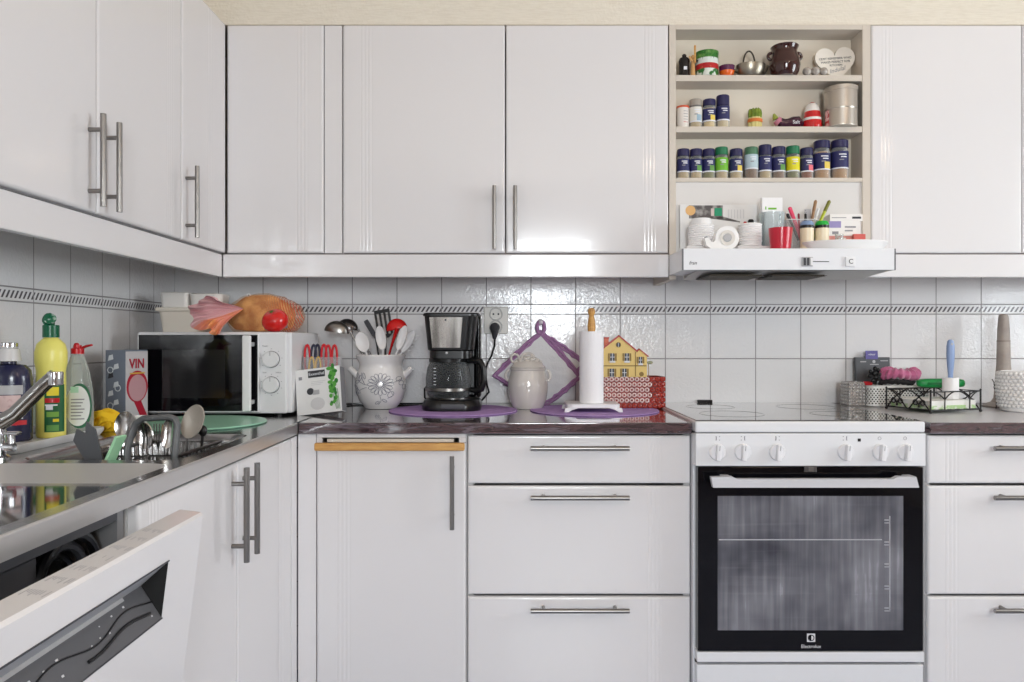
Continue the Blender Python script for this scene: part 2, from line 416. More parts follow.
hanging('wide white hanging cabinet with two doors and two handles above the coffee maker', x0, x1, [
    (0, xm - x0, G4(0.055), (xm - x0 - 0.035, hz_)),
    (xm - x0, x1 - x0, [xm - x0 and (x1 - xm) - 0.045 - 0.0, (x1 - xm) - 0.056, (x1 - xm) - 0.067, (x1 - xm) - 0.078][::-1], (0.028, hz_))])
xa, xb = X(226.3, DU), X(324, DU)
c = thing('hanging_cabinet', 'narrow white hanging cabinet without handle, in the corner above the bread', 'cabinet', (xa, -DC, UB), 0, 'white hanging cabinets')
carcass(c, x0 - xa - 0.001, DC - 0.002, UH - 0.001)
front('door', c, 0.0015, 0.0005, xb - xa - 0.003, UH - 0.001, G4(xb - xa - 0.085), -0.0005, TH)
b = MB(); b.box(xb - xa + 0.0005, x0 - xa - 0.002, -0.0145, -0.0005, 0, UH - 0.001, WHITE, 0.002); obj('filler_panel', b, c)
xr0, xr1 = X(871, DU), X(1022.5, DU)
hanging('white hanging cabinet beside the spice shelf, above the wire tray', xr0, xr1 + 0.46, [
    (0, xr1 - xr0, G4(0.03), None), (xr1 - xr0, xr1 - xr0 + 0.46, [], None)])
# left run (doors face +X): local x -> world +Y, local -y -> world +X
LX = X(226.5, DU) - 0.003     # front plane of the left doors
LX = -0.8745
LXR = -0.886
def ly(Zc): return Zc - DB
def hang_left(label, za, zb, doors):
    c = thing('hanging_cabinet', label, 'cabinet', (LX - TH, ly(za), UB), PI / 2, 'white hanging cabinets')
    carcass(c, zb - za, LX - TH - XL - 0.002, UH - 0.001)
    for (a, b_, gr, hd) in doors: front('door', c, a + 0.0015, 0.0005, b_ - a - 0.003, UH - 0.001, gr, -0.0005, TH, hd)
    return c
hang_left('white hanging cabinet with a pair of steel handles, over the sink', 1.188, 2.002, [
    (0, 0.407, G4(0.03), (0.407 - 0.035, hz_)), (0.407, 0.814, G4(0.814 - 0.407 - 0.085), (0.029, hz_))])
hang_left('white hanging cabinet with a single steel handle, next to the corner', 2.0035, DB - DU - 0.001, [
    (0, DB - DU - 0.001 - 2.0035, G4(0.17), (0.022, hz_))])
hang_left('white hanging cabinet nearest the camera on the left wall', 0.75, 1.187, [(0, 0.437, [], None)])
# pelmet boards under the hanging cabinets
RB, RT = Z(277.2, DU), UB - 0.003
b = MB(); b.box(LXR + 0.0005, x1, -DU, -DU + 0.018, RB, RT, WHITE, 0.004); struct('trim_1', b)
b = MB(); b.box(LXR - 0.018, LXR, ly(0.7), -DU - 0.0005, RB, RT, WHITE, 0.004); struct('trim_2', b)
b = MB(); b.box(X(866, DU), 2.3, -DU, -DU + 0.018, RB, RT, WHITE, 0.004); struct('trim_3', b)

b = MB(); b.box(XL + 0.001, XR - 0.001, -0.256, -0.001, UT + 0.003, ZC - 0.001, PAPERW); struct('trim_4', b)
# spice shelf over the hood
sx0, sx1 = x1 + 0.001, xr0 - 0.001
sz0 = Z(279.5, DU)
sh = thing('spice_shelf', 'open beige shelf unit with three boards of spices above the range hood', 'shelf', (sx0, -DU, sz0))
SW = sx1 - sx0; ST = UT - sz0; stl = X(676, DU) - sx0
def rz_(py): return Z(py, DU) - sz0
b = MB()
b.box(0, stl, 0, DU - 0.002, 0, ST, BEIGE, 0.001); b.box(X(862.5, DU) - sx0, SW, 0, DU - 0.002, Z(248.3, 0.447) - sz0 + 0.001, ST, BEIGE, 0.001)
b.box(stl, X(862.5, DU) - sx0, 0, DU - 0.002, rz_(29.5), ST, BEIGE, 0.001)
obj('frame', b, sh)
b = MB(); b.box(stl, X(862.5, DU) - sx0, 0.080, 0.09, rz_(181.7), rz_(29.6), CREAM); obj('back_panel', b, sh)
for ya, yb in ((74.8, 81.0), (126.3, 132.2), (177.6, 181.8)):
    b = MB(); b.box(stl + 0.0003, X(862.5, DU) - sx0 - 0.0003, 0.001, 0.0795, rz_(yb), rz_(ya), BEIGE, 0.001); obj('shelf_board', b, sh)
b = MB(); b.box(stl, X(862.5, DU) - sx0, 0.006, 0.022, Z(248.3, 0.447) - sz0 + 0.001, rz_(181.9), M('light panel', (216, 214, 212), 0.3)); obj('lower_panel', b, sh)
SHZ = [Z(74.8, DU), Z(126.3, DU), Z(177.6, DU)]

# range hood
DH = 0.447
hx0, hx1 = X(682.5, DH), X(895.5, DH)
hz1, hz0 = Z(248.3, DH), Z(270.4, DH)
hd = thing('range_hood', 'white slim range hood with two controls, above the cooker', 'range hood', (hx0, -DH, hz0))
HW = hx1 - hx0; HH = hz1 - hz0
b = MB()
WH2 = M('white enamel', (226, 227, 230), 0.25)
b.box(0, HW, 0, DH - DU - 0.002, 0.001, HH, WH2, 0.002)
obj('body', b, hd)
b = MB()   # the sloping underside runs back to the wall under the shelf
ub = Z(279, 0.05) - hz0
b.prism([(0.004, 0.0), (DH - 0.262, 0.0), (DH - 0.262, -0.012), (0.12, -0.004)], 0.045, HW - 0.01, M('hood underside', (198, 196, 192), 0.4), axis='x')
obj('underside', b, hd)
for gx in (0.16, 0.34):
    b = MB()
    for q in range(8): b.box(gx - 0.075, gx + 0.075, 0.035 + q * 0.017, 0.046 + q * 0.017, -0.014, -0.0085, M('greasy grille', (70, 62, 52), 0.5, 0.6))
    b.box(gx - 0.08, gx + 0.08, 0.03, 0.175, -0.0125, -0.0115, M('grille shade', (34, 30, 26), 0.6))
    o = obj('filter_grille', b, hd)
def hpx(px): return X(px, DH) - hx0
def hpz(py): return Z(py, DH) - hz0
b = MB(); b.box(hpx(801.5), hpx(812.5), -0.004, 0, hpz(266.5), hpz(257), LGREY, 0.001)
for q in range(3): b.box(hpx(803 + 3.4 * q), hpx(805.2 + 3.4 * q), -0.006, -0.003, hpz(265.5), hpz(258), DGREY if q < 2 else WPLAST, 0.0004)
b.box(hpx(812.5), hpx(829), -0.0008, 0, hpz(262), hpz(261.2), INK); obj('switch', b, hd)
b = MB(); b.box(hpx(845), hpx(854.6), -0.006, 0, hpz(266.5), hpz(257), WPLAST, 0.001); b.text('C', 0.019, at(hpx(850), -0.0065, hpz(261.8)) @ FRONT, DGREY); obj('light_button', b, hd)
b = MB(); b.text('fran', 0.014, at(hpx(689), -0.0004, hpz(263)) @ FRONT, INK, align='LEFT', font_shear=0.25); obj('maker_mark', b, hd)
for (ea, eb) in ((-0.0006, 0.003), (HW - 0.003, HW + 0.0006)):
    b = MB(); b.box(ea, eb, -0.0006, 0.006, 0.001, HH - 0.001, GREY); obj('end_cap', b, hd)

# ---------------------------------------------------------------- base cabinets (back run)
CT, CBt = 0.905, 0.875            # worktop top and underside
DF = 0.572                         # face of the base fronts
PL = 0.15
def base_cab(name, label, x0, x1, group='white base cabinets'):
    c = thing(name, label, 'cabinet', (x0, -(DF - TH), PL), 0, group)
    carcass(c, x1 - x0, DF - TH - 0.004, CBt - PL - 0.001, top=False)
    b = MB(); b.box(0.0, x1 - x0, 0.03, 0.045, -PL + 0.001, -0.001, WHITE_IN); obj('plinth', b, c)
    return c
bx0, bx1, BL = X(316.5, DF), X(467, DF), -0.5695
c = base_cab('base_cabinet', 'white base cabinet with one door and tall steel handle under the coffee maker', BL, bx1 - 0.0005)
dz = Z(443.0, DF) - PL
front('door', c, bx0 - BL, 0.002, bx1 - bx0 - 0.003, dz - 0.002, G4(0.055), -0.0005, TH, (X(452, DF + 0.03) - bx0, Z(493, DF + 0.03) - PL - 0.002))
b = MB(); b.box(0.0005, bx0 - BL - 0.0015, -0.0155, -0.0005, 0, CBt - PL - 0.002, WHITE, 0.002)
b.box(bx0 - BL, bx1 - bx0 + bx0 - BL - 0.003, -0.0155, -0.0005, Z(437.8, DF) - PL, CBt - PL - 0.002, WHITE, 0.001)
b.box(bx0 - BL, X(322, DF) - BL, -0.0155, -0.0005, dz + 0.001, Z(437.8, DF) - PL, WHITE)
b.box(X(459, DF) - BL, bx1 - BL - 0.003, -0.0155, -0.0005, dz + 0.001, Z(437.8, DF) - PL, WHITE); obj('filler_panel', b, c)
cb = thing('cutting_board', 'pull-out cutting board with wooden front strip under the dark worktop', 'cutting board', (X(314, DF + 0.02), -(DF + 0.022), Z(451, DF + 0.02)))
b = MB(); w = X(464.5, DF + 0.02) - X(314, DF + 0.02); b.box(0, w, 0, 0.0195, 0, Z(443.2, DF + 0.02) - Z(451, DF + 0.02), WOODO, 0.004, 3); obj('front_strip', b, cb)
b = MB(); b.box(0.03, w - 0.03, 0.021, 0.40, 0.021, 0.029, M('pale board', (214, 206, 194), 0.5)); obj('board', b, cb)
def drawers(label, x0, x1, hx, gl, hl=0.258):
    c = base_cab('drawer_cabinet', label, x0, x1)
    w = x1 - x0
    for (ya, yb, hy) in ((435.3, 483.6, 448.5), (486, 594.6, 498), (597, 680, 611)):
        za, zb = Z(yb, DF) - PL, Z(ya, DF) - PL
        if yb == 680: za = 0.002
        front('drawer', c, 0.0015, za, w - 0.003, zb - za, gl(w), -0.0005, TH, (hx - x0, Z(hy, DF + 0.03) - PL - za, hl, False, TH, 0.030, 0.0062, 0.19))
    return c
drawers('white drawer cabinet with three drawers, between the cutting board and the oven', bx1 + 0.0005, 0.4745, X(579.5, DF + 0.03), lambda w: G4(w - 0.115))
drawers('white drawer cabinet with three drawers, to the right of the oven', X(927.5, DF), X(927.5, DF) + 0.60, X(994, DF + 0.03) + 0.129, lambda w: G4(0.045))

# worktops
MARB = bpy.data.materials.new('dark marbled laminate'); MARB.use_nodes = True
nt = MARB.node_tree; bs = nt.nodes['Principled BSDF']; bs.inputs['Roughness'].default_value = 0.1; bs.inputs['Coat Weight'].default_value = 1.0; bs.inputs['Coat Roughness'].default_value = 0.06; bs.inputs['Coat IOR'].default_value = 1.7; bs.inputs['IOR'].default_value = 1.6
tc = nt.nodes.new('ShaderNodeTexCoord'); mp = nt.nodes.new('ShaderNodeMapping'); mp.inputs['Scale'].default_value = (4.5, 16, 44); mp.inputs['Rotation'].default_value = (0.05, 0.12, 0.1)
nz = nt.nodes.new('ShaderNodeTexNoise'); nz.inputs['Scale'].default_value = 1.6; nz.inputs['Detail'].default_value = 7; nz.inputs['Distortion'].default_value = 1.2
cr = nt.nodes.new('ShaderNodeValToRGB')
for p, c_ in ((0.0, (26, 20, 24)), (0.38, (52, 40, 44)), (0.48, (88, 66, 70)), (0.54, (50, 42, 48)), (0.62, (112, 100, 108)), (0.70, (64, 54, 60)), (1.0, (150, 142, 148))):
    e = cr.color_ramp.elements.new(p) if p not in (0.0, 1.0) else cr.color_ramp.elements[0 if p == 0.0 else -1]
    e.color = lin(c_)
nt.links.new(tc.outputs['Object'], mp.inputs['Vector']); nt.links.new(mp.outputs[0], nz.inputs['Vector']); nt.links.new(nz.outputs['Fac'], cr.inputs['Fac']); nt.links.new(cr.outputs[0], bs.inputs['Base Color'])
SXE = -0.564                      # front edge of the sink run
DW = 0.586
def wt(name, label, x0, x1, topm=None):
    b = MB(); b.box(x0, x1, -DW, -0.001, CBt, CT, MARB, 0.003)
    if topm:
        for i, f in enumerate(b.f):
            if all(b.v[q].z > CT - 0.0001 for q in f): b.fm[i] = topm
    return tag(obj(name, b), label, 'worktop', 'dark marbled worktops')
wt('worktop', 'dark marbled worktop under the jug and the coffee maker', SXE + 0.001, 0.4745)
wt('worktop', 'dark marbled worktop under the wire tray, right of the hob', X(927.5, DF), X(927.5, DF) + 0.62, M('painted worktop sheen', (196, 195, 198), 0.3))  # pale top colour stands in for the tiles' reflection in the laminate

# ---------------------------------------------------------------- cooker
DO = 0.622
ox0, ox1 = 0.4752, X(926, DO)
ck = thing('cooker', 'white electric cooker with black oven door and six knobs', 'cooker', ((ox0 + ox1) / 2, -DO, 0.0))
OW = (ox1 - ox0); hw = OW / 2
def ox(px): return X(px, DO) - (ox0 + ox1) / 2
def oz(py): return Z(py, DO)
ENAM = M('white cooker enamel', (222, 223, 226), 0.18, coat=0.3)
b = MB(); b.box(-hw, hw, 0.03, DO - 0.015, 0.09, oz(434.5), ENAM, 0.002); b.box(-hw + .01, hw - .01, 0.06, DO - 0.02, 0.0005, 0.09, BLACKM); obj('body', b, ck)
HT = 0.9135
b = MB(); b.box(-hw, hw, 0.002, DO - 0.012, oz(432.8), HT - 0.002, ENAM, 0.005, 3); obj('hob_frame', b, ck)
b = MB(); b.box(-hw + 0.006, hw - 0.006, 0.02, DO - 0.05, HT - 0.0018, HT, M('hob glass', (58, 60, 60), 0.04, ior=1.9, coat=1.0)); obj('hob_glass', b, ck)
for (hx, hy, hr) in ((-0.15, 0.19, 0.09), (0.15, 0.19, 0.075), (-0.15, 0.42, 0.075), (0.15, 0.42, 0.09)):
    b = MB(); b.lathe([(hr - 0.002, 0), (hr - 0.002, 0.0003), (hr, 0.0003), (hr, 0)], M('faint hob print', (82, 84, 84), 0.2, coat=1.0), (hx, hy, HT + 0.0001), n=48); obj('cooking_zone', b, ck)
b = MB(); b.box(-0.151, -0.100, DO - 0.042, DO - 0.030, HT - 0.001, HT + 0.009, BLACK, 0.002); obj('lid_hinge', b, ck)
b = MB(); b.box(-hw, hw, 0.0, 0.029, oz(466.3), oz(433.4), ENAM, 0.003); obj('control_panel', b, ck)
KN = M('white knob', (226, 226, 229), 0.2)
def icon(b, px, py, k):
    x, z = ox(px), oz(py); q = 0.0045
    if k == 5 or k == 4: b.lathe([(q * .8, 0), (q * .8, 0.0004), (q, 0.0004), (q, 0)], INKG, (x, -0.0002, z), n=16, rot=Matrix.Rotation(PI / 2, 4, 'X'))
    else:
        for (sx, sz) in ((-1, -1), (1, -1), (-1, 1), (1, 1)): b.box(x + sx * q - .0011, x + sx * q + .0011, -0.0006, 0, z + sz * q - .0011, z + sz * q + .0011, INKG)
        b.box(x - .0012 + (0.004 if k % 2 else -0.004), x + .0012 + (0.004 if k % 2 else -0.004), -0.0006, 0, z - 0.004, z + 0.004, INKG)
for k, px in enumerate((717, 742.5, 777, 845.5, 880, 905)):
    b = MB()
    b.lathe([(0.0215, 0), (0.0215, 0.004), (0.0195, 0.008), (0, 0.008)], KN, (ox(px), 0.0, oz(452)), n=28, rot=Matrix.Rotation(PI / 2, 4, 'X'))
    T = b.T; b.T = at(ox(px), -0.008, oz(452), 0, 0.08, 0)
    b.box(-0.006, 0.006, -0.016, 0.0005, -0.0205, 0.0205, KN, 0.0025); b.box(-0.0008, 0.0008, -0.0163, -0.0158, 0.006, 0.019, INKG); b.T = T
    obj('knob', b, ck)
b = MB()
for k, px in enumerate((717.8, 743, 777.5, 845, 879.5, 905)): icon(b, px, 438.3, k)
b.box(ox(857.7), ox(860.7), -0.001, 0, oz(441.5), oz(438.5), BLACK); obj('panel_marking', b, ck)
# oven door
od = obj('oven_door', MB().box(-hw + 0.006, hw - 0.006, 0.002, 0.0295, oz(651.5), oz(467.3), BLKGL, 0.002), ck)
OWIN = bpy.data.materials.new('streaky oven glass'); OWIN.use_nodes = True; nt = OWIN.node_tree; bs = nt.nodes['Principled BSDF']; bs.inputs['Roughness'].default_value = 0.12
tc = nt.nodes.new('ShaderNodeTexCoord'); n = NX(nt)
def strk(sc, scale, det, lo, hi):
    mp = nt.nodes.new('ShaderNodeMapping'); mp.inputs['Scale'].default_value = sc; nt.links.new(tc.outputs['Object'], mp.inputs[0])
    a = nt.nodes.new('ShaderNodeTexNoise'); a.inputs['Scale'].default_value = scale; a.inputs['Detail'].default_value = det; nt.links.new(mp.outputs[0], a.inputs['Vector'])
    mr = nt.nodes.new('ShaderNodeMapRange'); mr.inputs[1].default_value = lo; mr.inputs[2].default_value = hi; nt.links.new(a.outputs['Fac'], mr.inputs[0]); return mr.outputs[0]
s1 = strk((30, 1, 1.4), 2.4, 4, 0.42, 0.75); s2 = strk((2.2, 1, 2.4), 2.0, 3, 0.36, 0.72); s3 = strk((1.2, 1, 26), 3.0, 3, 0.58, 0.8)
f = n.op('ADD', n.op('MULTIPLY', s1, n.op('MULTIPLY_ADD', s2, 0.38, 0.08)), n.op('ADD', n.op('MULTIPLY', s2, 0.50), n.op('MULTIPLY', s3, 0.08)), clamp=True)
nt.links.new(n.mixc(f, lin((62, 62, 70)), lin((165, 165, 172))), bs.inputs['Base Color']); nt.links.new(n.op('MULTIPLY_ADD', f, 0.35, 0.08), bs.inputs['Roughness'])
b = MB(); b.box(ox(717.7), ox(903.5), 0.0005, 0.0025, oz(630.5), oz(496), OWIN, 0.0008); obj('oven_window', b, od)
b = MB(); RK = M('rack steel', (210, 210, 214), 0.3, 0.6)
b.box(ox(889.3), ox(890.3), -0.0003, 0.0005, oz(610), oz(516), RK)
for k in range(5):
    yy = oz(520 + k * 22.0)
    b.box(ox(884.5), ox(890.3), -0.0003, 0.0005, yy - 0.0012, yy + 0.0012, RK); b.box(ox(884.5), ox(890.3), -0.0003, 0.0005, yy - 0.0085, yy - 0.0065, RK)
b.box(ox(719), ox(882), -0.0003, 0.0005, oz(540.2), oz(539.2), RK); obj('rack_runner', b, od)
b = MB(); ALU = M('white aluminium', (214, 214, 218), 0.28, 0.25)
hxx = lambda px: X(px, DO + 0.042) - (ox0 + ox1) / 2
hzz = lambda py: Z(py, DO + 0.042)
b.prism([(hxx(711), hzz(477)), (hxx(732), hzz(476.5)), (hxx(737), hzz(479)), (hxx(893), hzz(479)), (hxx(898), hzz(476.5)), (hxx(916), hzz(477)), (hxx(918.5), hzz(487.5)), (hxx(713), hzz(487.5))], -0.045, -0.028, ALU)
for px in (724, 906): b.box(ox(px) - 0.012, ox(px) + 0.012, -0.03, 0.003, hzz(484), hzz(477.4), ALU, 0.003)
obj('handle', b, od)
b = MB(); b.box(ox(804), ox(816.5), -0.003, 0.003, oz(472), oz(465.8), STEEL_DK, 0.001); b.box(ox(808), ox(813), -0.006, 0, oz(471), oz(467), STEEL, 0.001); obj('latch', b, od)
b = MB(); LOGO = M('silver print', (212, 212, 216), 0.4)
lx, lz = ox(811.3), oz(638); q = 0.0108
b.box(lx - q, lx + q, 0.0012, 0.0022, lz - q, lz + q, LOGO, 0.0004)
b.prism([(lx - 0.0015, lz - 0.008), (lx + 0.0005, lz - 0.008), (lx + 0.0005, lz + 0.008), (lx - 0.0015, lz + 0.008)], 0.0006, 0.0013, BLKGL)
b.prism([(lx - 0.0085, lz), (lx - 0.0015, lz - 0.007), (lx - 0.0015, lz + 0.007)], 0.0006, 0.0013, BLKGL)
b.lathe([(0.0062, 0), (0.0062, 0.0006), (0.0085, 0.0006), (0.0085, 0)], BLKGL, (lx, 0.0013, lz), n=24, rot=Matrix.Rotation(PI / 2, 4, 'X'))
b.text('Electrolux', 0.0125, at(lx, 0.0018, oz(646.8)) @ FRONT, LOGO); obj('badge', b, od)
b = MB(); b.box(-hw + 0.004, hw - 0.004, 0.001, 0.0295, oz(662.5), oz(652.3), ENAM, 0.002); obj('lower_trim', b, ck)
b = MB(); b.box(-hw + 0.004, hw - 0.004, 0.004, 0.0295, 0.09, oz(665.5), ENAM, 0.003); obj('storage_drawer', b, ck)
b = MB(); b.box(-hw + 0.004, hw - 0.004, 0.02, 0.0299, oz(665.4), oz(662.6), BLACKM); obj('air_slot', b, ck)

# ---------------------------------------------------------------- left run: sink top, sink cabinet, dishwasher
LF = -0.57
sc_ = thing('sink_cabinet', 'white sink cabinet with two doors and a pair of tall steel handles beside the dishwasher', 'cabinet', (LF - TH, ly(1.155), PL), PI / 2, 'white base cabinets')
carcass(sc_, 0.80, LF - TH - XL - 0.002, CBt - PL - 0.004, top=False)
b = MB(); b.box(0, 0.80, 0.03, 0.045, -PL + 0.001, -0.001, WHITE_IN); obj('plinth', b, sc_)
hh = CBt - PL - 0.008
front('door', sc_, 0.0015, 0.002, 0.4125, hh, G4(0.03), -0.0005, TH, (1.5376 - 1.155 - 0.0015, 0.766 - PL - 0.002))
front('door', sc_, 0.4155, 0.002, 0.3830, hh, G4(0.28), -0.0005, TH, (1.601 - 1.155 - 0.4155, 0.766 - PL - 0.002))
b = MB(); b.box(LF - 0.016, LF, ly(1.957), -DF - 0.0005, PL, CBt - 0.002, WHITE, 0.002); obj('filler_panel', b, sc_)
fp = [o for o in sc_.children if o.name.startswith('filler')][0]
fp.matrix_parent_inverse = Matrix()
# write the filler in the cabinet's own space
bpy.data.objects.remove(fp)
b = MB(); b.box(0.802, (-DF - 0.0005) - ly(1.155), -TH, -0.002, 0, CBt - PL - 0.006, WHITE, 0.002); obj('filler_panel', b, sc_)

# stainless sink top with one bowl and a drainer
def rrect(x0, x1, y0, y1, r, n=6):
    pts = []
    for (cx, cy, a) in ((x1 - r, y1 - r, 0), (x0 + r, y1 - r, 90), (x0 + r, y0 + r, 180), (x1 - r, y0 + r, 270)):
        for k in range(n + 1):
            t = math.radians(a + 90 * k / n); pts.append((cx + r * math.cos(t), cy + r * math.sin(t)))
    return pts
def holed(outline, holes, z):
    cu = bpy.data.curves.new('plate', 'CURVE'); cu.dimensions = '2D'; cu.fill_mode = 'BOTH'
    for pl in [outline] + holes:
        sp = cu.splines.new('POLY'); sp.points.add(len(pl) - 1); sp.use_cyclic_u = True
        for p, q in zip(sp.points, pl): p.co = (q[0], q[1], 0, 1)
    o = bpy.data.objects.new('plate', cu); C.objects.link(o); bpy.context.view_layer.update()
    me = bpy.data.meshes.new_from_object(o.evaluated_get(bpy.context.evaluated_depsgraph_get()))
    vs = [(v.co.x, v.co.y, z) for v in me.vertices]; fs = [list(p.vertices) for p in me.polygons]
    bpy.data.objects.remove(o); bpy.data.curves.remove(cu); bpy.data.meshes.remove(me); return vs, fs
def loops(mb, lst, mat, floor=True):
    n = len(lst[0]); vs = [p for l in lst for p in l]
    fs = [[k * n + i, k * n + (i + 1) % n, (k + 1) * n + (i + 1) % n, (k + 1) * n + i] for k in range(len(lst) - 1) for i in range(n)]
    if floor: fs.append([(len(lst) - 1) * n + i for i in range(n)])
    mb.add(vs, fs, mat)
BX = (-0.905, -0.600, ly(1.366), ly(1.748)); DX = (-1.06, -0.592, ly(0.50), ly(1.33))
b = MB()
bowl = lambda i, z: [(x, y, z) for x, y in rrect(BX[0] + i, BX[1] - i, BX[2] + i, BX[3] - i, max(0.045 - i * 0.3, 0.02))]
drn = lambda i, z: [(x, y, z) for x, y in rrect(DX[0] + i, DX[1] - i, DX[2] + i, DX[3] - i, max(0.05 - i * 0.3, 0.02))]
fx1 = SXE
vs, fs = holed([(XL + 0.0015, ly(0.35)), (fx1 - 0.004, ly(0.35)), (fx1 - 0.004, -0.0015), (XL + 0.0015, -0.0015)], [[p[:2] for p in bowl(0, 0)], [p[:2] for p in drn(0, 0)]], CT)
b.add(vs, fs, SINK)
b.tube([(fx1 - 0.004, ly(0.35), CT - 0.004), (fx1 - 0.004, -DW - 0.001, CT - 0.004)], 0.004, STEEL_LT, 12)
b.box(fx1 - 0.004, fx1, ly(0.35), -DW - 0.001, CBt, CT - 0.004, STEEL_LT)
b.box(fx1 - 0.03, fx1 - 0.004, ly(0.35), -DW - 0.001, CBt, CBt + 0.002, SINK)
top = obj('kitchen_sink', b, recalc=False)
tag(top, 'stainless steel sink top with bowl and drainer running into the corner', 'sink')
b = MB(); dr2 = lambda i, z, far: [(x, min(y, DX[3] - far), z) for x, y, z in [(p[0], p[1], z) for p in drn(i, z)]]
loops(b, [drn(0, CT), drn(0.003, CT - 0.001), dr2(0.016, CT - 0.020, 0.085)], STEEL_SL, floor=False); loops(b, [dr2(0.016, CT - 0.020, 0.085), dr2(0.018, CT - 0.0202, 0.087)], SINKM); obj('drainer', b, top)
b = MB(); loops(b, [bowl(0, CT), bowl(0.004, CT - 0.004), bowl(0.012, CT - 0.02), bowl(0.022, CT - 0.14), bowl(0.05, CT - 0.165)], SINK); obj('bowl', b, top)
b = MB(); b.lathe([(0, 0.001), (0.03, 0.001), (0.035, 0.0025), (0.042, 0.001), (0.042, 0)], CHROME, (-0.75, ly(1.56), CT - 0.1648), n=24); obj('drain', b, top)

# dishwasher, door ajar
dw = thing('dishwasher', 'white dishwasher with its tilted door ajar under the sink drainer', 'dishwasher', (LF, ly(0.549), 0.0))
DWW = 1.148 - 0.549
b = MB(); TUBW = M('tub grey', (150, 150, 152), 0.35, 0.4)
gx = LF - XL
def dl(x0, x1, u0, u1, z0, z1, mat, mbx, r=0): mbx.box(x0, x1, u0, u1, z0, z1, mat, r)
for (u0, u1) in ((0, 0.018), (DWW - 0.018, DWW)): dl(-gx + 0.03, -0.02, u0, u1, 0.1, 0.868, TUBW, b)
dl(-gx + 0.03, -gx + 0.05, 0.018, DWW - 0.018, 0.1, 0.868, TUBW, b); dl(-gx + 0.05, -0.02, 0.018, DWW - 0.018, 0.1, 0.13, TUBW, b); dl(-gx + 0.05, -0.02, 0.018, DWW - 0.018, 0.852, 0.868, DGREY, b)
obj('tub', b, dw)
b = MB(); b.box(-gx + 0.06, -0.06, 0.03, DWW - 0.03, 0.0, 0.0995, BLACKM, 0.004); obj('plinth', b, dw)
b = MB(); 
for k in range(14): b.tube([(-0.5, 0.05 + k * 0.037, 0.80), (-0.5, 0.05 + k * 0.037, 0.70), (-0.05, 0.05 + k * 0.037, 0.70), (-0.05, 0.05 + k * 0.037, 0.80)], 0.0022, STEEL_DK, 6)
for x in (-0.5, -0.05): b.tube([(x, 0.04, 0.80), (x, DWW - 0.04, 0.80)], 0.003, DGREY, 6)
b.box(-0.055, -0.045, 0.04, 0.43, 0.76, 0.84, DGREY, 0.003)
obj('dish_rack', b, dw)
b = MB()
for k, r in enumerate((0.075, 0.06, 0.045)): b.tube([(-0.045 - k * 0.012, 0.50 + r * 1.0 * math.cos(t), 0.775 + r * math.sin(t)) for t in [PI * j / 14 for j in range(15)]], 0.007, BLACK if k != 1 else DGREY, 8)
obj('seal', b, dw)
tilt = math.radians(7.05)
TD = at(0.01, 0, 0.12) @ Matrix(((math.cos(tilt), 0, math.sin(tilt), 0), (0, 1, 0, 0), (-math.sin(tilt), 0, math.cos(tilt), 0), (0, 0, 0, 1)))
dd = bpy.data.objects.new('door', None)
b = MB(); b.T = TD; HV = 0.7455; TK = 0.036
va, vd, vb, dp = 0.622, 0.663, 0.702, 0.0345
u0n, u1n = 0.105, DWW - 0.104
full = [(0, 0), (0, HV - 0.004), (-0.004, HV), (-TK, HV), (-TK, 0)]
notch = [(0, 0), (0, va), (-dp, vd), (0, vb), (0, HV - 0.004), (-0.004, HV), (-TK, HV), (-TK, 0)]
for (pl, ua, ub_) in ((full, 0, u0n), (notch, u0n, u1n), (full, u1n, DWW)): b.prism(pl, ua, ub_, WHITE)
ddo = obj('door', b, dw, angle=20)
b = MB(); b.T = TD
e = 0.0006
def quad(ua, ub_, p, q, mat, lift): b.add([(p[0] + lift, ua, p[1]), (p[0] + lift, ub_, p[1]), (q[0] + lift, ub_, q[1]), (q[0] + lift, ua, q[1])], [[0, 1, 2, 3]], mat)
quad(u0n + e, u1n - e, (-dp, vd), (0, vb), LGREY, 0.0004)
for u in (u0n + e, u1n - e): b.add([(-0.0003, u, va), (-dp, u, vd), (-0.0003, u, vb)], [[0, 1, 2]], BLACKM)
b.tube([(0.0003, u0n, vb), (0.0003, u1n, vb)], 0.0012, DGREY, 6); b.tube([(0.0003, u0n, va), (0.0003, u1n, va)], 0.0012, DGREY, 6)
obj('handle_recess', b, ddo, recalc=False)
b = MB(); b.T = TD
pv = Vector((0 - -dp, 0, va - vd)).normalized(); pn = Vector((pv.z * -1, 0, pv.x))
def pp(s_, u, l): q = Vector((-dp, 0, vd)) + pv * s_ + pn * l; return (q.x, u, q.z)
PLn = Vector((dp, 0, va - vd)).length
PANEL = M('dishwasher panel grey', (92, 93, 97), 0.3)
uA, uB = u0n + 0.012, u1n - 0.001
b.add([pp(0, uA, 0.0008), pp(0, uB, 0.0008), pp(PLn, uB, 0.0008), pp(PLn, uA, 0.0008)], [[0, 1, 2, 3]], PANEL)
b.add([pp(0, uA, 0.0012), pp(0, uB - 0.05, 0.0012), pp(0.005, uB - 0.05, 0.0012), pp(0.005, uA, 0.0012)], [[0, 1, 2, 3]], LGREY)
b.tube([pp(0.022 + 0.006 * math.sin(u * 40) + 0.018 * (uB - u), u, 0.0016) for u in [uA + (uB - uA) * k / 40 for k in range(41)]], 0.0012, BLACK, 6)
b.tube([pp(0.036 + 0.004 * math.sin(u * 40 + 0.5) + 0.010 * (uB - u), u, 0.0022) for u in [uB - 0.17 + 0.15 * k / 24 for k in range(25)]], 0.0022, BLACK, 6)
WM = M('white mark', (205, 205, 208), 0.5)
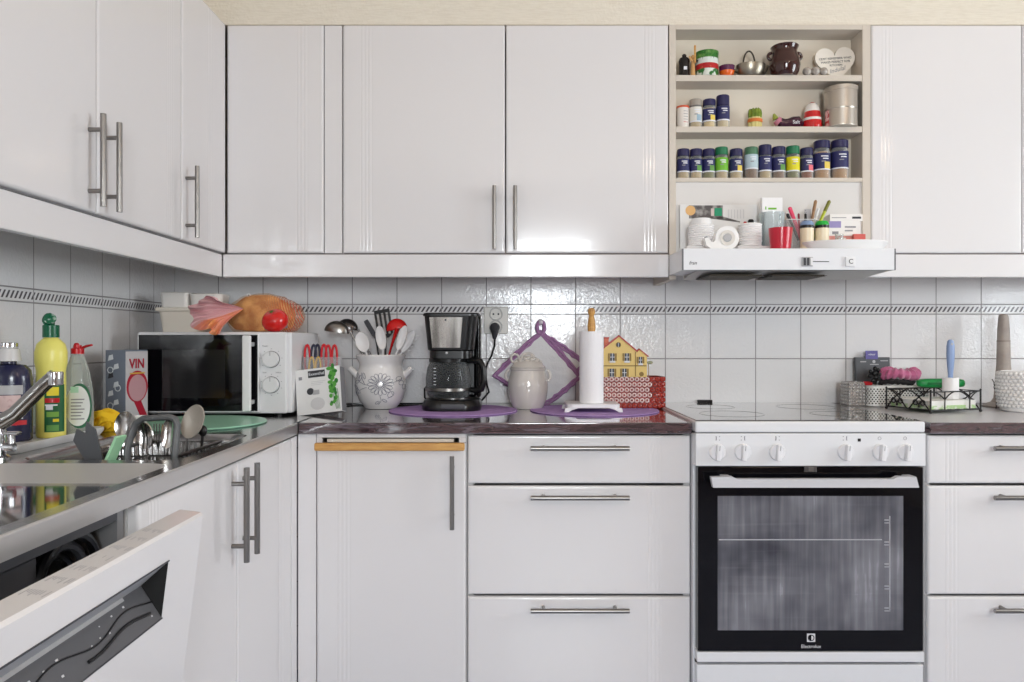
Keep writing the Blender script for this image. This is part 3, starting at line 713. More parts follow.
for u, s_, w_ in ((0.09, 0.012, 0.006), (0.12, 0.014, 0.004), (0.06, 0.011, 0.007), (0.13, 0.026, 0.005), (0.11, 0.028, 0.006), (0.15, 0.028, 0.005), (0.21, 0.018, 0.008), (0.235, 0.02, 0.006), (0.26, 0.02, 0.008), (0.215, 0.036, 0.007), (0.24, 0.037, 0.006), (0.265, 0.038, 0.007), (0.30, 0.03, 0.009), (0.018, 0.043, 0.006)):
    u = uB - u
    w_ *= .62
    b.add([pp(s_ - w_ * .3, u - w_ / 2, 0.0016), pp(s_ - w_ * .3, u + w_ / 2, 0.0016), pp(s_ + w_ * .3, u + w_ / 2, 0.0016), pp(s_ + w_ * .3, u - w_ / 2, 0.0016)], [[0, 1, 2, 3]], WM)
obj('control_panel', b, ddo, recalc=False)
b = MB(); b.T = TD; random.seed(3)     # printed programme table on the top edge
for k in range(7):
    b = MB(); b.T = TD
    u = DWW - 0.12 - k * 0.042
    for j in range(9):
        if random.random() < 0.85: b.box(-0.007 - j * 0.0029 - 0.0009, -0.007 - j * 0.0029, u - 0.012 * random.random(), u + 0.006, HV - 0.0002, HV + 0.0003, M('faint grey print', (158, 157, 162), 0.6))
    obj('printed_line', b, ddo)

# ================================================================= things on the spice shelf
def base_on(zs, px, d): return (X(px, d), -d, zs)
LBLW = M('label white', (225, 226, 232), 0.6)
def spice(label, px, zs, pt, pb, wpx, lidm, labm, spm, extra=None, d=0.232, lid_h=0.24, gap=0.03, lab=(0.22, 0.66), group='spice jars'):
    """glass jar with filling, screw lid and paper label; sized from its outline"""
    r = wpx * S(d) / 2; h = (pb - pt) * S(d)
    t = thing('spice_jar', label, 'spice jar', (X(px, d), -d, zs), 0, group)
    hb = h * (1 - lid_h)
    b = MB(); b.lathe([(0, 0.0005), (r * .9, 0.0005), (r, 0.004), (r, hb * .86), (r * .84, hb * .97), (r * .84, hb * 1.02), (0, hb * 1.02)], GLASS, n=24); obj('glass', b, t)
    b = MB(); b.lathe([(0, 0.002), (r * .86, 0.002), (r * .93, 0.005), (r * .93, hb * (0.9 - gap)), (0, hb * (0.92 - gap))], spm, n=20); obj('spice', b, t)
    b = MB(); b.lathe([(r * .93, hb), (r * .98, hb + .001), (r * .98, h - .002), (r * .9, h), (0, h)], lidm, n=24)
    b.lathe([(r * .6, hb), (r * .93, hb)], lidm, n=24); obj('lid', b, t)
    b = MB(); z0, z1 = h * lab[0], h * lab[1]; R = r + 0.0006
    b.lathe([(r, z0), (R, z0), (R, z1), (r, z1)], labm, n=24)
    # small print lines and a pale lower edge on the label, wrapped round the front
    for (zz, a, wd, mt) in ((0.80, 0, 0.9, LBLW), (0.66, 0.1, 0.7, LBLW), (0.5, -0.15, 0.5, INKG)):
        z_ = z0 + (z1 - z0) * zz; R2 = R + 0.0004
        def fn(u, v, z_=z_, a=a, wd=wd): th = -PI / 2 + a + (u - .5) * wd; return (R2 * math.cos(th), R2 * math.sin(th), z_ + (v - .5) * 0.0032)
        b.sheet(fn, 6, 1, mt)
    def fn(u, v): th = 2 * PI * u; return (R * 1.008 * math.cos(th), R * 1.008 * math.sin(th), z0 + 0.004 * v)
    b.sheet(fn, 24, 1, LBLW)
    if extra:
        def fn(u, v): th = -PI / 2 + 0.35 + (u - .5) * 0.8; return ((R + .0005) * math.cos(th), (R + .0005) * math.sin(th), z0 + 0.004 + (z1 - z0) * 0.4 * v)
        b.sheet(fn, 6, 1, extra)
    obj('label', b, t, recalc=False)
    return t
SPT = M('pale tan spice', (206, 182, 144), 0.9, bump=(400, 0.6)); SPG = M('green herb', (140, 136, 92), 0.9, bump=(400, 0.8)); SPR = M('red brown spice', (150, 92, 66), 0.9, bump=(400, 0.6)); SPB = M('brown spice', (142, 112, 90), 0.9, bump=(400, 0.7)); SPC = M('cinnamon spice', (190, 148, 106), 0.9, bump=(400, 0.5))
NAVYL = M('navy label', (40, 42, 92), 0.5); GRNL = M('light green label', (112, 182, 48), 0.5); BLUL = M('pale blue label', (180, 200, 208), 0.5); YELL = M('yellow label', (222, 214, 28), 0.5)
GRLID = M('green lid', (26, 112, 74), 0.4); GRLID2 = M('dull green lid', (74, 118, 88), 0.4)
LEAFM = M('leaf print', (96, 150, 74), 0.6); PINKM = M('pink print', (226, 110, 120), 0.6); FLOWM = M('flower print', (226, 200, 90), 0.6)
z3 = SHZ[2]
spice('navy-lidded spice jar first on the lowest shelf, against the frame', 683.3, z3, 147.2, 177.5, 12.4, NAVY, NAVYL, SPT)
spice('navy-lidded spice jar second on the lowest shelf', 696, z3, 147.2, 177.5, 12.4, NAVY, NAVYL, SPT, LEAFM)
spice('navy-lidded spice jar on the lowest shelf, left neighbour of the bright green one', 708.6, z3, 147.2, 177.5, 12.4, NAVY, NAVYL, SPG, LEAFM)
spice('spice jar with green lid and bright green label', 721.4, z3, 145.4, 177.5, 12.8, GRLID, GRNL, SPT)
spice('navy-lidded spice jar on the lowest shelf, between green label and pale blue label', 736, z3, 147.2, 177.5, 12.8, NAVY, NAVYL, SPT, FLOWM)
spice('spice jar with dull green lid and pale blue label', 751.2, z3, 145.4, 177.5, 13.2, GRLID2, BLUL, SPB, lab=(0.3, 0.76))
spice('tall navy-lidded spice jar to the right of the pale blue label', 765, z3, 143.2, 177.5, 12.8, NAVY, NAVYL, SPT, lid_h=0.3)
spice('navy-lidded spice jar to the left of the yellow label', 778.6, z3, 145, 177.5, 13.2, NAVY, NAVYL, SPB, LEAFM)
spice('spice jar with green lid and yellow label', 792.7, z3, 144.3, 177.5, 13.2, GRLID, YELL, SPG)
spice('navy-lidded spice jar with pink print to the right of the yellow label', 806.6, z3, 146.2, 177.5, 12.8, NAVY, NAVYL, SPR, PINKM)
spice('large navy-lidded jar with flower print on its label', 821.7, z3, 139, 177.5, 16.0, NAVY, NAVYL, SPC, FLOWM, lid_h=0.2)
spice('large navy-lidded jar at the right end of the lowest shelf', 839.5, z3, 138.5, 177.5, 16.6, NAVY, NAVYL, SPC, lid_h=0.2, lab=(0.25, 0.7))
z2 = SHZ[1]
d = 0.232
t = thing('seasoning_tub', 'white seasoning tub with orange-red lid at the left end of the middle shelf', 'seasoning tub', (X(682.8, d), -d, z2)); r = 6.0 * S(d); h = 22.5 * S(d)
b = MB(); b.lathe([(0, .0005), (r, .0005), (r, h - 0.006), (0, h - .006)], M('tub white', (226, 220, 214), 0.4), n=24); obj('body', b, t)
b = MB(); b.lathe([(r * 1.04, h - 0.0059), (r * 1.04, h), (0, h)], M('orange red lid', (206, 92, 60), 0.4), n=24); b.lathe([(0, h - .0059), (r * 1.04, h - .0059)], MATS['orange red lid'], n=24); obj('lid', b, t)
b = MB()
for k in range(5): b.sheet(lambda u, v, k=k: ((r + .0006) * math.cos(-PI / 2 + .3 + (u - .5) * .8), (r + .0006) * math.sin(-PI / 2 + .3 + (u - .5) * .8), h * (.25 + .12 * k) + .0015 * v), 4, 1, INKG if k else RED)
obj('label', b, t, recalc=False)
spice('spice jar with grey lid and a white and blue label', 695.6, z2, 97, 126.2, 12.6, M('warm grey lid', (160, 152, 142), 0.4), M('white and blue label', (222, 220, 212), 0.5), SPT, M('blue print', (150, 178, 196), 0.5), lid_h=.22, lab=(.2, .72))
spice('navy-lidded jar of pale powder beside the grey-lidded one', 709.2, z2, 97, 126.2, 12.8, NAVY, NAVYL, M('pale powder', (226, 200, 150), .9), FLOWM, lid_h=.22, gap=0.02)
spice('taller navy-lidded spice jar at the right of the four on the middle shelf', 722.8, z2, 93, 126.2, 13, NAVY, NAVYL, M('cream powder', (216, 196, 160), .9), lid_h=.32)
# asparagus bundle
t = thing('asparagus_shaker', 'green ceramic bundle of asparagus on the middle shelf', 'ornament', (X(755, d), -d, z2)); k = S(d)
ASPG = M('asparagus green', (92, 118, 36), .25, mix=((140, 158, 56), 60, .4, .7)); ASPW = M('asparagus pale', (216, 206, 140), .25)
b = MB(); random.seed(5)
for (ax, ay) in [(-5, 0), (-2.6, -2.6), (0, -3.4), (2.6, -2.6), (5, 0), (-3, 2), (3, 2), (0, 1)]:
    hh_ = (19.5 + random.random() * 2) * k; x, y = ax * k * 1.0, ay * k
    b.lathe([(0, .0004), (2 * k, .0004), (2 * k, 6 * k), (1.8 * k, hh_ * .55), (2.1 * k, hh_ * .75), (1.5 * k, hh_ * .92), (0, hh_)], ASPG, (x, y, 0), n=10, mats=[ASPW, ASPW, ASPW, ASPG, ASPG, ASPG])
obj('body', b, t)
b = MB(); b.lathe([(6.9 * k, 6.5 * k), (7.4 * k, 7 * k), (7.4 * k, 9.5 * k), (6.9 * k, 10 * k)], M('orange band', (216, 116, 50), .4), n=24, sy=.8); obj('band', b, t)
# aubergine
t = thing('aubergine_shaker', 'dark purple ceramic aubergine lying on the middle shelf', 'ornament', (X(788, d), -d, z2))
AUB = M('aubergine glaze', (62, 28, 48), .15, coat=.5); AUBP = M('aubergine pink', (190, 120, 140), .2, coat=.4); AUBG = M('aubergine stalk', (150, 160, 70), .4)
path = [(-13.5, 12.5), (-11.6, 9.6), (-8.5, 6.6), (-4, 5.2), (0, 5.4), (5, 6.4), (10, 6.6), (13.5, 5.8)]; rad = [2.2, 4.0, 5.0, 5.1, 5.3, 6.3, 6.4, 3.2]
b = MB(); b.tube([(p[0] * k, 0, p[1] * k) for p in path[2:]], [q * k for q in rad[2:]], AUB, 16); b.ell((13.3 * k, 0, 5.7 * k), 2.6 * k, 3.4 * k, 3.4 * k, AUB); obj('body', b, t)
b = MB(); b.tube([(p[0] * k, 0, p[1] * k) for p in path[1:3]], [4.1 * k, 5.05 * k], AUBP, 16); obj('neck', b, t)
b = MB(); b.tube([(-12.2 * k, 0, 10 * k), (-13.5 * k, 0, 13 * k), (-14.2 * k, 0, 15.5 * k)], [3.2 * k, 2.2 * k, 1.0 * k], AUBG, 10); obj('stalk', b, t)
b = MB(); b.text('Salt', 5 * k, at(6 * k, -6.3 * k, 5.5 * k) @ FRONT, LBLW); obj('lettering', b, t)
# red and white egg-shaped shaker
t = thing('ceramic_shaker', 'red and white egg-shaped ceramic shaker beside the aubergine', 'shaker', (X(812.2, d), -d, z2))
k = S(d); prof = [(0, .0004), (8.6, .3), (9.4, 2), (9.3, 6), (8.9, 8), (9.0, 8.3), (9.0, 10.3), (8.6, 10.6), (8.0, 14), (7.6, 17), (6.8, 20.5), (5.8, 23), (4.2, 25.2), (2, 26.6), (0, 27)]
RG = M('red glaze', (196, 26, 30), .15, coat=.5); WG = M('white glaze', (236, 232, 228), .15, coat=.5)
b = MB(); b.lathe([(p[0] * k, p[1] * k) for p in prof], RG, n=26, mats=[RG, RG, RG, RG, WG, WG, WG, RG, RG, WG, WG, WG, RG, RG]); obj('body', b, t)
# two stacked tins
def tin(label, px, zb, ht, hb, r, lid=True, red=False):
    t = thing('round_tin', label, 'tin', (X(px, 0.241), -0.241, zb), 0, 'round silver tins'); TN = M('tinplate', (196, 190, 182), .3, .85)
    b = MB(); b.lathe([(0, .0003), (r, .0003), (r * 1.01, .002), (r, .004), (r, hb - .003), (r * 1.01, hb - .001), (r * .99, hb), (0, hb)], TN, n=40); obj('body', b, t)
    if lid:
        b = MB(); b.lathe([(r * 1.012, hb - .012), (r * 1.03, hb - .011), (r * 1.03, hb + .001), (r * .97, hb + .003), (r * .95, hb + .0015), (0, hb + .0015)], TN, n=40); b.lathe([(r * 1.005, hb - .012), (r * 1.012, hb - .012)], TN, n=40); obj('lid', b, t)
    if red:
        b = MB(); b.sheet(lambda u, v: ((r + .0006) * math.cos(PI * 1.02 + u * .38), (r + .0006) * math.sin(PI * 1.02 + u * .38), .003 + v * (hb - .006)), 6, 1, M('red checked print', (190, 60, 64), .4, mix=((232, 200, 196), 90, .45, .55)))
        obj('label', b, t, recalc=False)
    return t
k = S(.241); r = 15.8 * k
tin('silver round tin with red print, the lower of two', 840.6, z2, 0, 17.3 * k, r, False, True)
tin('silver round tin with lid, the upper of two', 840.6, z2 + 17.3 * k + .0003, 0, 22.3 * k - .002, r)
# ---- top shelf
z1 = SHZ[0]; d = 0.235; k = S(d)
t = thing('dark_bottle', 'small black glass bottle at the left end of the top shelf', 'bottle', (X(684.2, d), -d, z1)); BK = M('black glazed', (24, 22, 24), .2)
b = MB(); b.lathe([(0, .0003), (6.2 * k, .0003), (6.2 * k, 1.5 * k), (5.2 * k, 5 * k), (5.1 * k, 13 * k), (5.5 * k, 16.5 * k), (4.6 * k, 19.5 * k), (2.4 * k, 21 * k), (0, 21 * k)], BK, n=20); obj('body', b, t)
b = MB(); b.lathe([(2.2 * k, 21.05 * k), (2.2 * k, 23 * k), (1 * k, 24 * k), (0, 24 * k)], BK, n=14); obj('stopper', b, t)
b = MB(); b.box(-1.6 * k, 1.6 * k, -5.7 * k, -5.2 * k, 6.8 * k, 10 * k, LBLW); obj('label', b, t)
t = thing('wooden_figure', 'thin light wooden figure holding a stick, beside the black bottle', 'ornament', (X(693.0, d + .01), -d - .01, z1)); LW = M('light wood', (206, 160, 104), .5)
b = MB(); b.lathe([(0, .0003), (2.6 * k, .0003), (2.2 * k, 6 * k), (1.8 * k, 14 * k), (1.0 * k, 17.5 * k), (0, 18 * k)], LW, n=14); b.ell((0, 0, 19.6 * k), 2.2 * k, 2.2 * k, 2.4 * k, LW, 14, 10); obj('body', b, t)
b = MB(); b.tube([(-1.5 * k, -1.8 * k, 15 * k), (-4.2 * k, -2 * k, 20 * k)], 1.0 * k, LW, 8); obj('arm', b, t)
b = MB(); b.box(.3 * k, 2.2 * k, -3.6 * k, -2.4 * k, 13 * k, 30.5 * k, WOODO, .001); obj('stick', b, t)
b = MB(); b.ell((2.6 * k, -1.5 * k, 15.5 * k), 2.2 * k, 1.6 * k, 1.6 * k, BLACKM, 12, 8); obj('bow', b, t)
# floral tin
t = thing('painted_tin', 'round white tin painted with green leaves and a red band', 'tin', (X(706.8, .232), -.232, z1)); r = 11.2 * k; h = 25.2 * k
pg = [(0, .0003), (r, .0003), (r, 7 * k), (r * 1.02, 7.2 * k), (r * 1.02, 12.2 * k), (r, 12.4 * k), (r, 18 * k), (r, 23 * k), (r * 1.03, 23.2 * k), (r * 1.03, h), (r * .95, h + .0005), (0, h + .0005)]
LG_ = M('leaf painted tin', (216, 222, 214), .3, mix=((40, 110, 46), 55, .50, .56)); LR_ = M('red painted tin', (176, 30, 36), .3, mix=((216, 120, 90), 60, .6, .7)); LGN = M('green painted tin', (44, 112, 42), .3, mix=((120, 168, 84), 60, .45, .7)); LWH = M('white painted tin', (214, 222, 218), .3)
b = MB(); b.lathe(pg[:8], LWH, n=36, mats=[LG_, LG_, LR_, LR_, LR_, LWH, LGN]); b.lathe([(r, 23 * k), (0, 23 * k)], LWH, n=36); obj('body', b, t)
b = MB(); b.lathe([(0, 23.02 * k)] + pg[8:], LGN, n=36)
for q in range(26):
    a = 2 * PI * q / 26; dl_ = (3 + 4.5 * abs(math.sin(q * 2.3))) * k
    b.add([(r * 1.012 * math.cos(a - .10), r * 1.012 * math.sin(a - .10), 23.4 * k), (r * 1.012 * math.cos(a + .10), r * 1.012 * math.sin(a + .10), 23.4 * k), (r * 1.012 * math.cos(a), r * 1.012 * math.sin(a), 23 * k - dl_)], [[0, 1, 2]], LGN)
obj('lid', b, t, recalc=False)
t = thing('small_bowl', 'small orange bowl with purple rim on the top shelf', 'bowl', (X(726.8, d), -d, z1)); OR = M('orange glaze', (226, 100, 24), .25); PU = M('purple glaze', (84, 34, 72), .25)
b = MB(); b.lathe([(0, .0003), (5 * k, .0003), (6.8 * k, 3.5 * k), (7.3 * k, 6.5 * k), (7.7 * k, 11.6 * k), (7.2 * k, 11.8 * k), (6.6 * k, 7 * k), (4.5 * k, 2.5 * k), (0, 2 * k)], OR, n=28, mats=[OR, OR, OR, PU, PU, PU, PU, PU])
obj('body', b, t)
# pewter dish with high handle
t = thing('pewter_pourer', 'low pewter dish with spout and high loop handle on the top shelf', 'pourer', (X(750.5, d), -d, z1)); PEW = M('pewter', (150, 142, 128), .32, .9)
b = MB(); b.lathe([(0, .0003), (9 * k, .0003), (11.5 * k, 2.5 * k), (14 * k, 7.5 * k), (14.6 * k, 12.6 * k), (14.0 * k, 12.4 * k), (13.2 * k, 7.5 * k), (10.8 * k, 3.2 * k), (0, 1 * k)], PEW, n=32, sy=.82); obj('body', b, t)
b = MB(); b.tube([(11.5 * k, 0, 6 * k), (14.5 * k, 0, 9 * k), (17.6 * k, 0, 12.4 * k)], [4.0 * k, 3.0 * k, 1.4 * k], PEW, 12); obj('spout', b, t)
b = MB(); b.tube([(-12.9 * k, 0, 10 * k), (-15.2 * k, 0, 6.5 * k)], [1.2 * k, 2.2 * k], PEW, 10); obj('lip', b, t)
b = MB(); b.tube([((-1.5 + 6 * math.cos(a)) * k, 0, (11.5 + 15.5 * math.sin(a)) * k) for a in [PI * j / 16 for j in range(17)]], .85 * k, M('dark pewter', (74, 68, 60), .35, .8), 8); obj('handle', b, t)
# brown pot
t = thing('bean_pot', 'dark brown glazed pot with two ear handles on the top shelf', 'pot', (X(784.6, .242), -.242, z1)); BRN = M('brown glaze', (56, 24, 22), .12, coat=.6)
k = S(.242)
b = MB(); b.lathe([(0, .0003), (11 * k, .0003), (13.5 * k, 4 * k), (15 * k, 11 * k), (14.6 * k, 16 * k), (12.4 * k, 22 * k), (11.6 * k, 25 * k), (12.6 * k, 28 * k), (13.6 * k, 30 * k), (13 * k, 30.6 * k), (11.4 * k, 28 * k), (10.6 * k, 25 * k), (12 * k, 14 * k), (0, 3 * k)], BRN, n=36); obj('body', b, t)
for sx in (-1, 1):
    b = MB(); b.tube([(sx * (12.5 + 4.2 * math.sin(a)) * k, 0, (20.8 - 3.6 * math.cos(a)) * k) for a in [PI * j / 10 for j in range(11)]], 1.5 * k, BRN, 10); obj('handle', b, t)
# three grey glass pebbles
for px, rr, lb, dd_ in ((807, 5.4, 'grey glass ball at the left of three, next to the brown pot', .255), (815.4, 5.6, 'grey glass ball in the middle of three on the top shelf', .256), (823.6, 5.0, 'grey glass ball at the right of three, partly before the heart', .258)):
    b = MB(); q = S(dd_)
    b.ell((0, 0, rr * q * .8), rr * q * .8, rr * q * .8, rr * q * .8, M('smoky glass', (150, 142, 134), .12, 0, coat=.5, mix=((196, 190, 182), 90, .4, .7)), 20, 12)
    o = obj('glass_ball', b); o.location = (X(px, dd_), -dd_, z1 + .0004); tag(o, lb, 'ornament', 'grey glass balls')
# heart plaque
t = thing('heart_plaque', 'white wooden heart with dark lettering leaning at the right of the top shelf', 'plaque', (X(837, .222), -.222, z1)); k = S(.222)
def heart(w, h, n=44):
    pts = []
    for i in range(n):
        a = 2 * PI * i / n; x = 16 * math.sin(a) ** 3; y = 13 * math.cos(a) - 5 * math.cos(2 * a) - 2 * math.cos(3 * a) - math.cos(4 * a); pts.append((x / 32 * w, (y + 17) / 29.2 * h))
    return pts
b = MB(); b.T = at(0, 0, -.003, -0.10, 0, 0) @ at(0, 0, .0072, 0, math.radians(-4), 0); b.prism([(x, z) for x, z in [(x, max(0, z - 6.5 * k)) for x, z in heart(40 * k, 38.5 * k)]], -.004, .006, M('white painted wood', (232, 226, 216), .6)); obj('body', b, t)
TT = b.T; b = MB(); b.T = TT
for (s_, z_, sz, sh_) in (('I JUST REMEMBER WHO', 20.2, 3.1, 0), ('MAKES PERFECT FOR', 16.6, 3.1, 0), ('KITCHEN', 13.2, 3.0, 0)): b.text(s_, sz * k, at(0, -.0042, z_ * k) @ FRONT, INK, font_shear=sh_)
b.text('Indulal', 6.2 * k, at(.5 * k, -.0042, 8.3 * k, 0, -.2, 0) @ FRONT, INKG, font_shear=.4); obj('lettering', b, t)

# ================================================================= things on the range hood
zh = hz1 + .0004
d = .295; k = S(d)
t = thing('cookbook_page', 'open picture leaflet propped against the panel behind the tape dispenser', 'leaflet', (X(680, .272), -.272, zh)); w = 77 * S(.272); h = Z(204.5, .272) - zh
b = MB(); b.T = at(0, 0, 0, -.03, 0, 0); b.box(0, w, -.003, 0, 0, h, M('glossy page', (222, 222, 222), .3), .0006); obj('page', b, t)
T = b.T; b = MB(); b.T = T; px_ = S(.272)
PH = M('dark photo print', (78, 74, 74), .4, mix=((150, 148, 146), 40, .45, .6))
b.box(9 * px_, 43 * px_, -.0036, -.0031, h - 14 * px_, h - .8 * px_, PH)
b.lathe([(0, 0), (5 * px_, 0), (5 * px_, .0004), (0, .0004)], M('orange print', (216, 170, 110), .5), (10.5 * px_, -.0037, h - 6 * px_), n=20, rot=Matrix.Rotation(PI / 2, 4, 'X'))
b.box(34.5 * px_, 42 * px_, -.0041, -.0037, h - 11.5 * px_, h - 3.5 * px_, M('green print', (20, 140, 100), .5)); b.box(31.0 * px_, 34 * px_, -.0041, -.0037, h - 11.5 * px_, h - 4 * px_, M('pinkish print', (206, 190, 186), .5))
b.prism([(43 * px_, h - 12 * px_), (60 * px_, h - 17 * px_), (60 * px_, h - 18 * px_), (30 * px_, h - 14 * px_)], -.0036, -.0031, PH)
for q in range(6): b.box((48 + q * 3.0) * px_, (49.2 + q * 3.0) * px_, -.0036, -.0032, h - 14 * px_, h - 5 * px_, M('faint print', (204, 204, 206), .6))
obj('picture_print', b, t)
def ribbed(name, label, px, d, rpx, n, pitch, rnd=0.0, group=None, z=None):
    k = S(d); b = MB(); prof = [(0, 0)]; random.seed(px)
    for q in range(n):
        r = rpx * k * (1 + rnd * (random.random() - .5)); z0 = q * pitch
        prof += [(r * .94, z0 + .0002), (r, z0 + pitch * .3), (r, z0 + pitch * .6), (r * .94, z0 + pitch * .95)]
    prof.append((0, n * pitch)); b.lathe(prof, PAPER, n=36); o = obj(name, b); o.location = (X(px, d), -d, z if z is not None else zh); tag(o, label, 'paper stack', group); return o
k = S(.33)
wbx = lambda name, label, x0, x1, y0, y1, z0, z1, cat, group=None: tag(obj(name, MB().box(x0, x1, y0, y1, z0, z1, PAPER, .001)), label, cat, group)
b = MB()
def slabs(b, x0, x1, y0, y1, z, n, t_):
    random.seed(int(x0 * 1000))
    for q in range(n):
        e = .0015 * (random.random() - .5); b.box(x0 + e, x1 + e, y0 + e, y1, z + q * t_, z + (q + .9) * t_, PAPER, .0006)
slabs(b, X(687, .35), X(716, .35), -.35, -.28, zh, 5, 6.2 * k / 5); tag(obj('napkin_stack', b), 'low stack of white paper napkins under a stack of paper cups, behind the tape dispenser', 'napkins')
zst = zh + 6.2 * k + .0002
ribbed('paper_cup_stack', 'stack of white paper cups under a white lid, behind the tape dispenser', 700.8, .315, 13.0, 10, (Z(225.5, .315) - zst) / 10, .05, None, zst)
t = thing('white_tub_lid', 'round white plastic lid on the stack of paper cups', 'lid', (X(701, .315), -.315, Z(225.5, .315) + .0003)); kk = S(.315)
b = MB(); b.lathe([(0, 0), (10.2 * kk, 0), (10.3 * kk, 4 * kk), (9.3 * kk, 6.4 * kk), (0, 6.6 * kk)], WPLAST, n=32); obj('body', b, t)
b = MB(); b.lathe([(10.25 * kk, .2 * kk), (10.7 * kk, .3 * kk), (10.7 * kk, 1.6 * kk), (10.2 * kk, 1.8 * kk)], WPLAST, n=32); obj('rim', b, t)
b = MB(); slabs(b, X(738, .35), X(770, .35), -.35, -.285, zh, 5, 6.4 * k / 5); tag(obj('napkin_stack', b), 'low stack of white paper napkins between the tape dispenser and the red cup', 'napkins')
ribbed('paper_cup_stack', 'stack of white paper cups left of the tumbler, without a lid', 750.2, .32, 11.3, 10, (Z(224, .32) - zh - 6.4 * k - .0002) / 10, .05, None, zh + 6.4 * k + .0002)
for px, rr, mt, lb in ((745, 1.5, RED, 'small red stopper lying on the stack of paper cups'), (750.8, 2.9, BLACK, 'small black stopper lying on the stack of paper cups')):
    b = MB(); kk = S(.32); b.lathe([(0, 0), (rr * kk, .0), (rr * kk, rr * 1.1 * kk), (rr * .7 * kk, rr * 1.5 * kk), (0, rr * 1.6 * kk)], mt, n=16); o = obj('stopper', b); o.location = (X(px, .32), -.32, Z(224, .32) + .0004); tag(o, lb, 'stopper')
# tape dispenser: snail-shaped side profile facing the room
d = .39; k = S(d)
t = thing('tape_dispenser', 'white snail-shaped tape dispenser standing on the hood', 'tape dispenser', (X(721, d), -d, zh))
cx, cz, R = 5.2, 12.2, 11.8
out = []
for a in range(-80, 176, 12): out.append((cx + R * math.cos(math.radians(a)), cz + R * math.sin(math.radians(a))))
out += [(-6.6, 10), (-8.5, 8.0), (-11, 8.6), (-13.6, 12.0), (-15, 13.2), (-17.3, 11.2), (-15.5, 5), (-11.5, 1.6), (-6, .2), (0, .0)]
b = MB(); b.prism([(p[0] * k, p[1] * k) for p in out], -.012, .012, M('white dispenser', (236, 236, 236), .25)); obj('body', b, t)
RX = Matrix.Rotation(PI / 2, 4, 'X')
b = MB(); b.lathe([(4.4 * k, -.0005), (4.4 * k, .002), (7.6 * k, .002), (7.6 * k, -.0005)], M('clear tape', (214, 210, 204), .3), (cx * k, -.0121, cz * k), n=32, rot=RX); obj('tape_roll', b, t)
b = MB(); b.lathe([(0, 0), (4.0 * k, 0), (4.0 * k, .003), (3 * k, .0036), (0, .0036)], LGREY, (cx * k, -.0121, cz * k), n=28, rot=RX); obj('hub', b, t)
b = MB(); b.box(-15.6 * k, -14.4 * k, -.0125, .0125, 12.2 * k, 14.0 * k, LGREY); obj('cutter', b, t)
# glass with small box
d = .315; k = S(d)
t = thing('drinking_glass', 'clear glass tumbler holding a small white box', 'glass', (X(772, d), -d, zh)); h = Z(213.2, d) - zh
b = MB(); b.lathe([(0, .0003), (9.2 * k, .0003), (9.6 * k, 1.5 * k), (12.4 * k, h), (11.8 * k, h), (9.0 * k, 3 * k), (0, 2.6 * k)], thin('tumbler glass', (214, 224, 226), .12), n=36); obj('body', b, t)
t2 = thing('small_carton', 'small white carton with green print standing in the glass tumbler', 'carton', (X(771.4, d), -d, zh + 3.2 * k)); h2 = Z(198, d) - zh - 3.2 * k
b = MB(); b.box(-6.8 * k, 6.8 * k, -.006, .006, 0, h2 - .5 * k, PAPER, .0006); b.box(-10.2 * k, 10.2 * k, -.008, .010, h2 - 14.5 * k, h2, PAPER, .0008); obj('body', b, t2)
b = MB(); b.box(-4 * k, 4.2 * k, -.0085, -.0079, h2 - 12 * k, h2 - 10.2 * k, GRNL); b.box(-7 * k, -6 * k, -.0085, -.0079, h2 - 12 * k, h2 - 9 * k, GRNL); obj('print', b, t2)
# red cup
d = .395; k = S(d)
t = thing('tealight_cup', 'red tapered tealight cup on the hood', 'cup', (X(780.5, d), -d, zh)); RC = M('red frosted glass', (186, 16, 44), .28, coat=.3)
b = MB(); b.lathe([(0, .0003), (9.3 * k, .0003), (9.7 * k, 1 * k), (11.7 * k, 22 * k), (11.1 * k, 22 * k), (9.2 * k, 2 * k), (0, 1.6 * k)], RC, n=36); obj('body', b, t)
t = None
# pen box
d = .315; k = S(d)
t = thing('pen_holder', 'clear plastic box of pens and a ruler on the hood', 'pen holder', (X(800, d), -d, zh)); ph_h = Z(220.5, d) - zh
b = MB(); w2 = 15.5 * k; w1 = 13.5 * k; dp_ = .022
for s_ in (-1, 1):
    b.add([(s_ * w1, -dp_, .0003), (s_ * w1, dp_, .0003), (s_ * w2, dp_, ph_h), (s_ * w2, -dp_, ph_h)], [[0, 1, 2, 3]], PLASTC)
    b.add([(-w1, s_ * dp_, .0003), (w1, s_ * dp_, .0003), (w2, s_ * dp_, ph_h), (-w2, s_ * dp_, ph_h)], [[0, 1, 2, 3]], PLASTC)
b.add([(-w1, -dp_, .0003), (w1, -dp_, .0003), (w1, dp_, .0003), (-w1, dp_, .0003)], [[0, 1, 2, 3]], PLASTC)
obj('body', b, t, recalc=False)
b = MB(); b.tube([(-w2, -dp_, ph_h), (w2, -dp_, ph_h), (w2, dp_, ph_h), (-w2, dp_, ph_h)], .0011, WPLAST, 8, True); obj('rim', b, t)
def pen(name, label, p0, p1, r, mt, tipm, d_=d, dz_=.0, cat='pen', flat=1.0):
    a = Vector((X(p0[0], d_), -d_ + dz_, zh + max(.0035, Z(p0[1], d_) - zh))); c_ = Vector((X(p1[0], d_), -d_ + dz_ * .6, Z(p1[1], d_)))
    t = thing(name, label, cat, a, 0, 'pens in the holder'); v = c_ - a
    b = MB(); b.tube([v * 0, v * .72], r, mt, 10, flat=flat); obj('barrel', b, t)
    b = MB(); b.tube([v * .721, v * .97, v], [r * 1.12, r * 1.12, r * .5], tipm, 10, flat=flat); obj('cap', b, t); return t
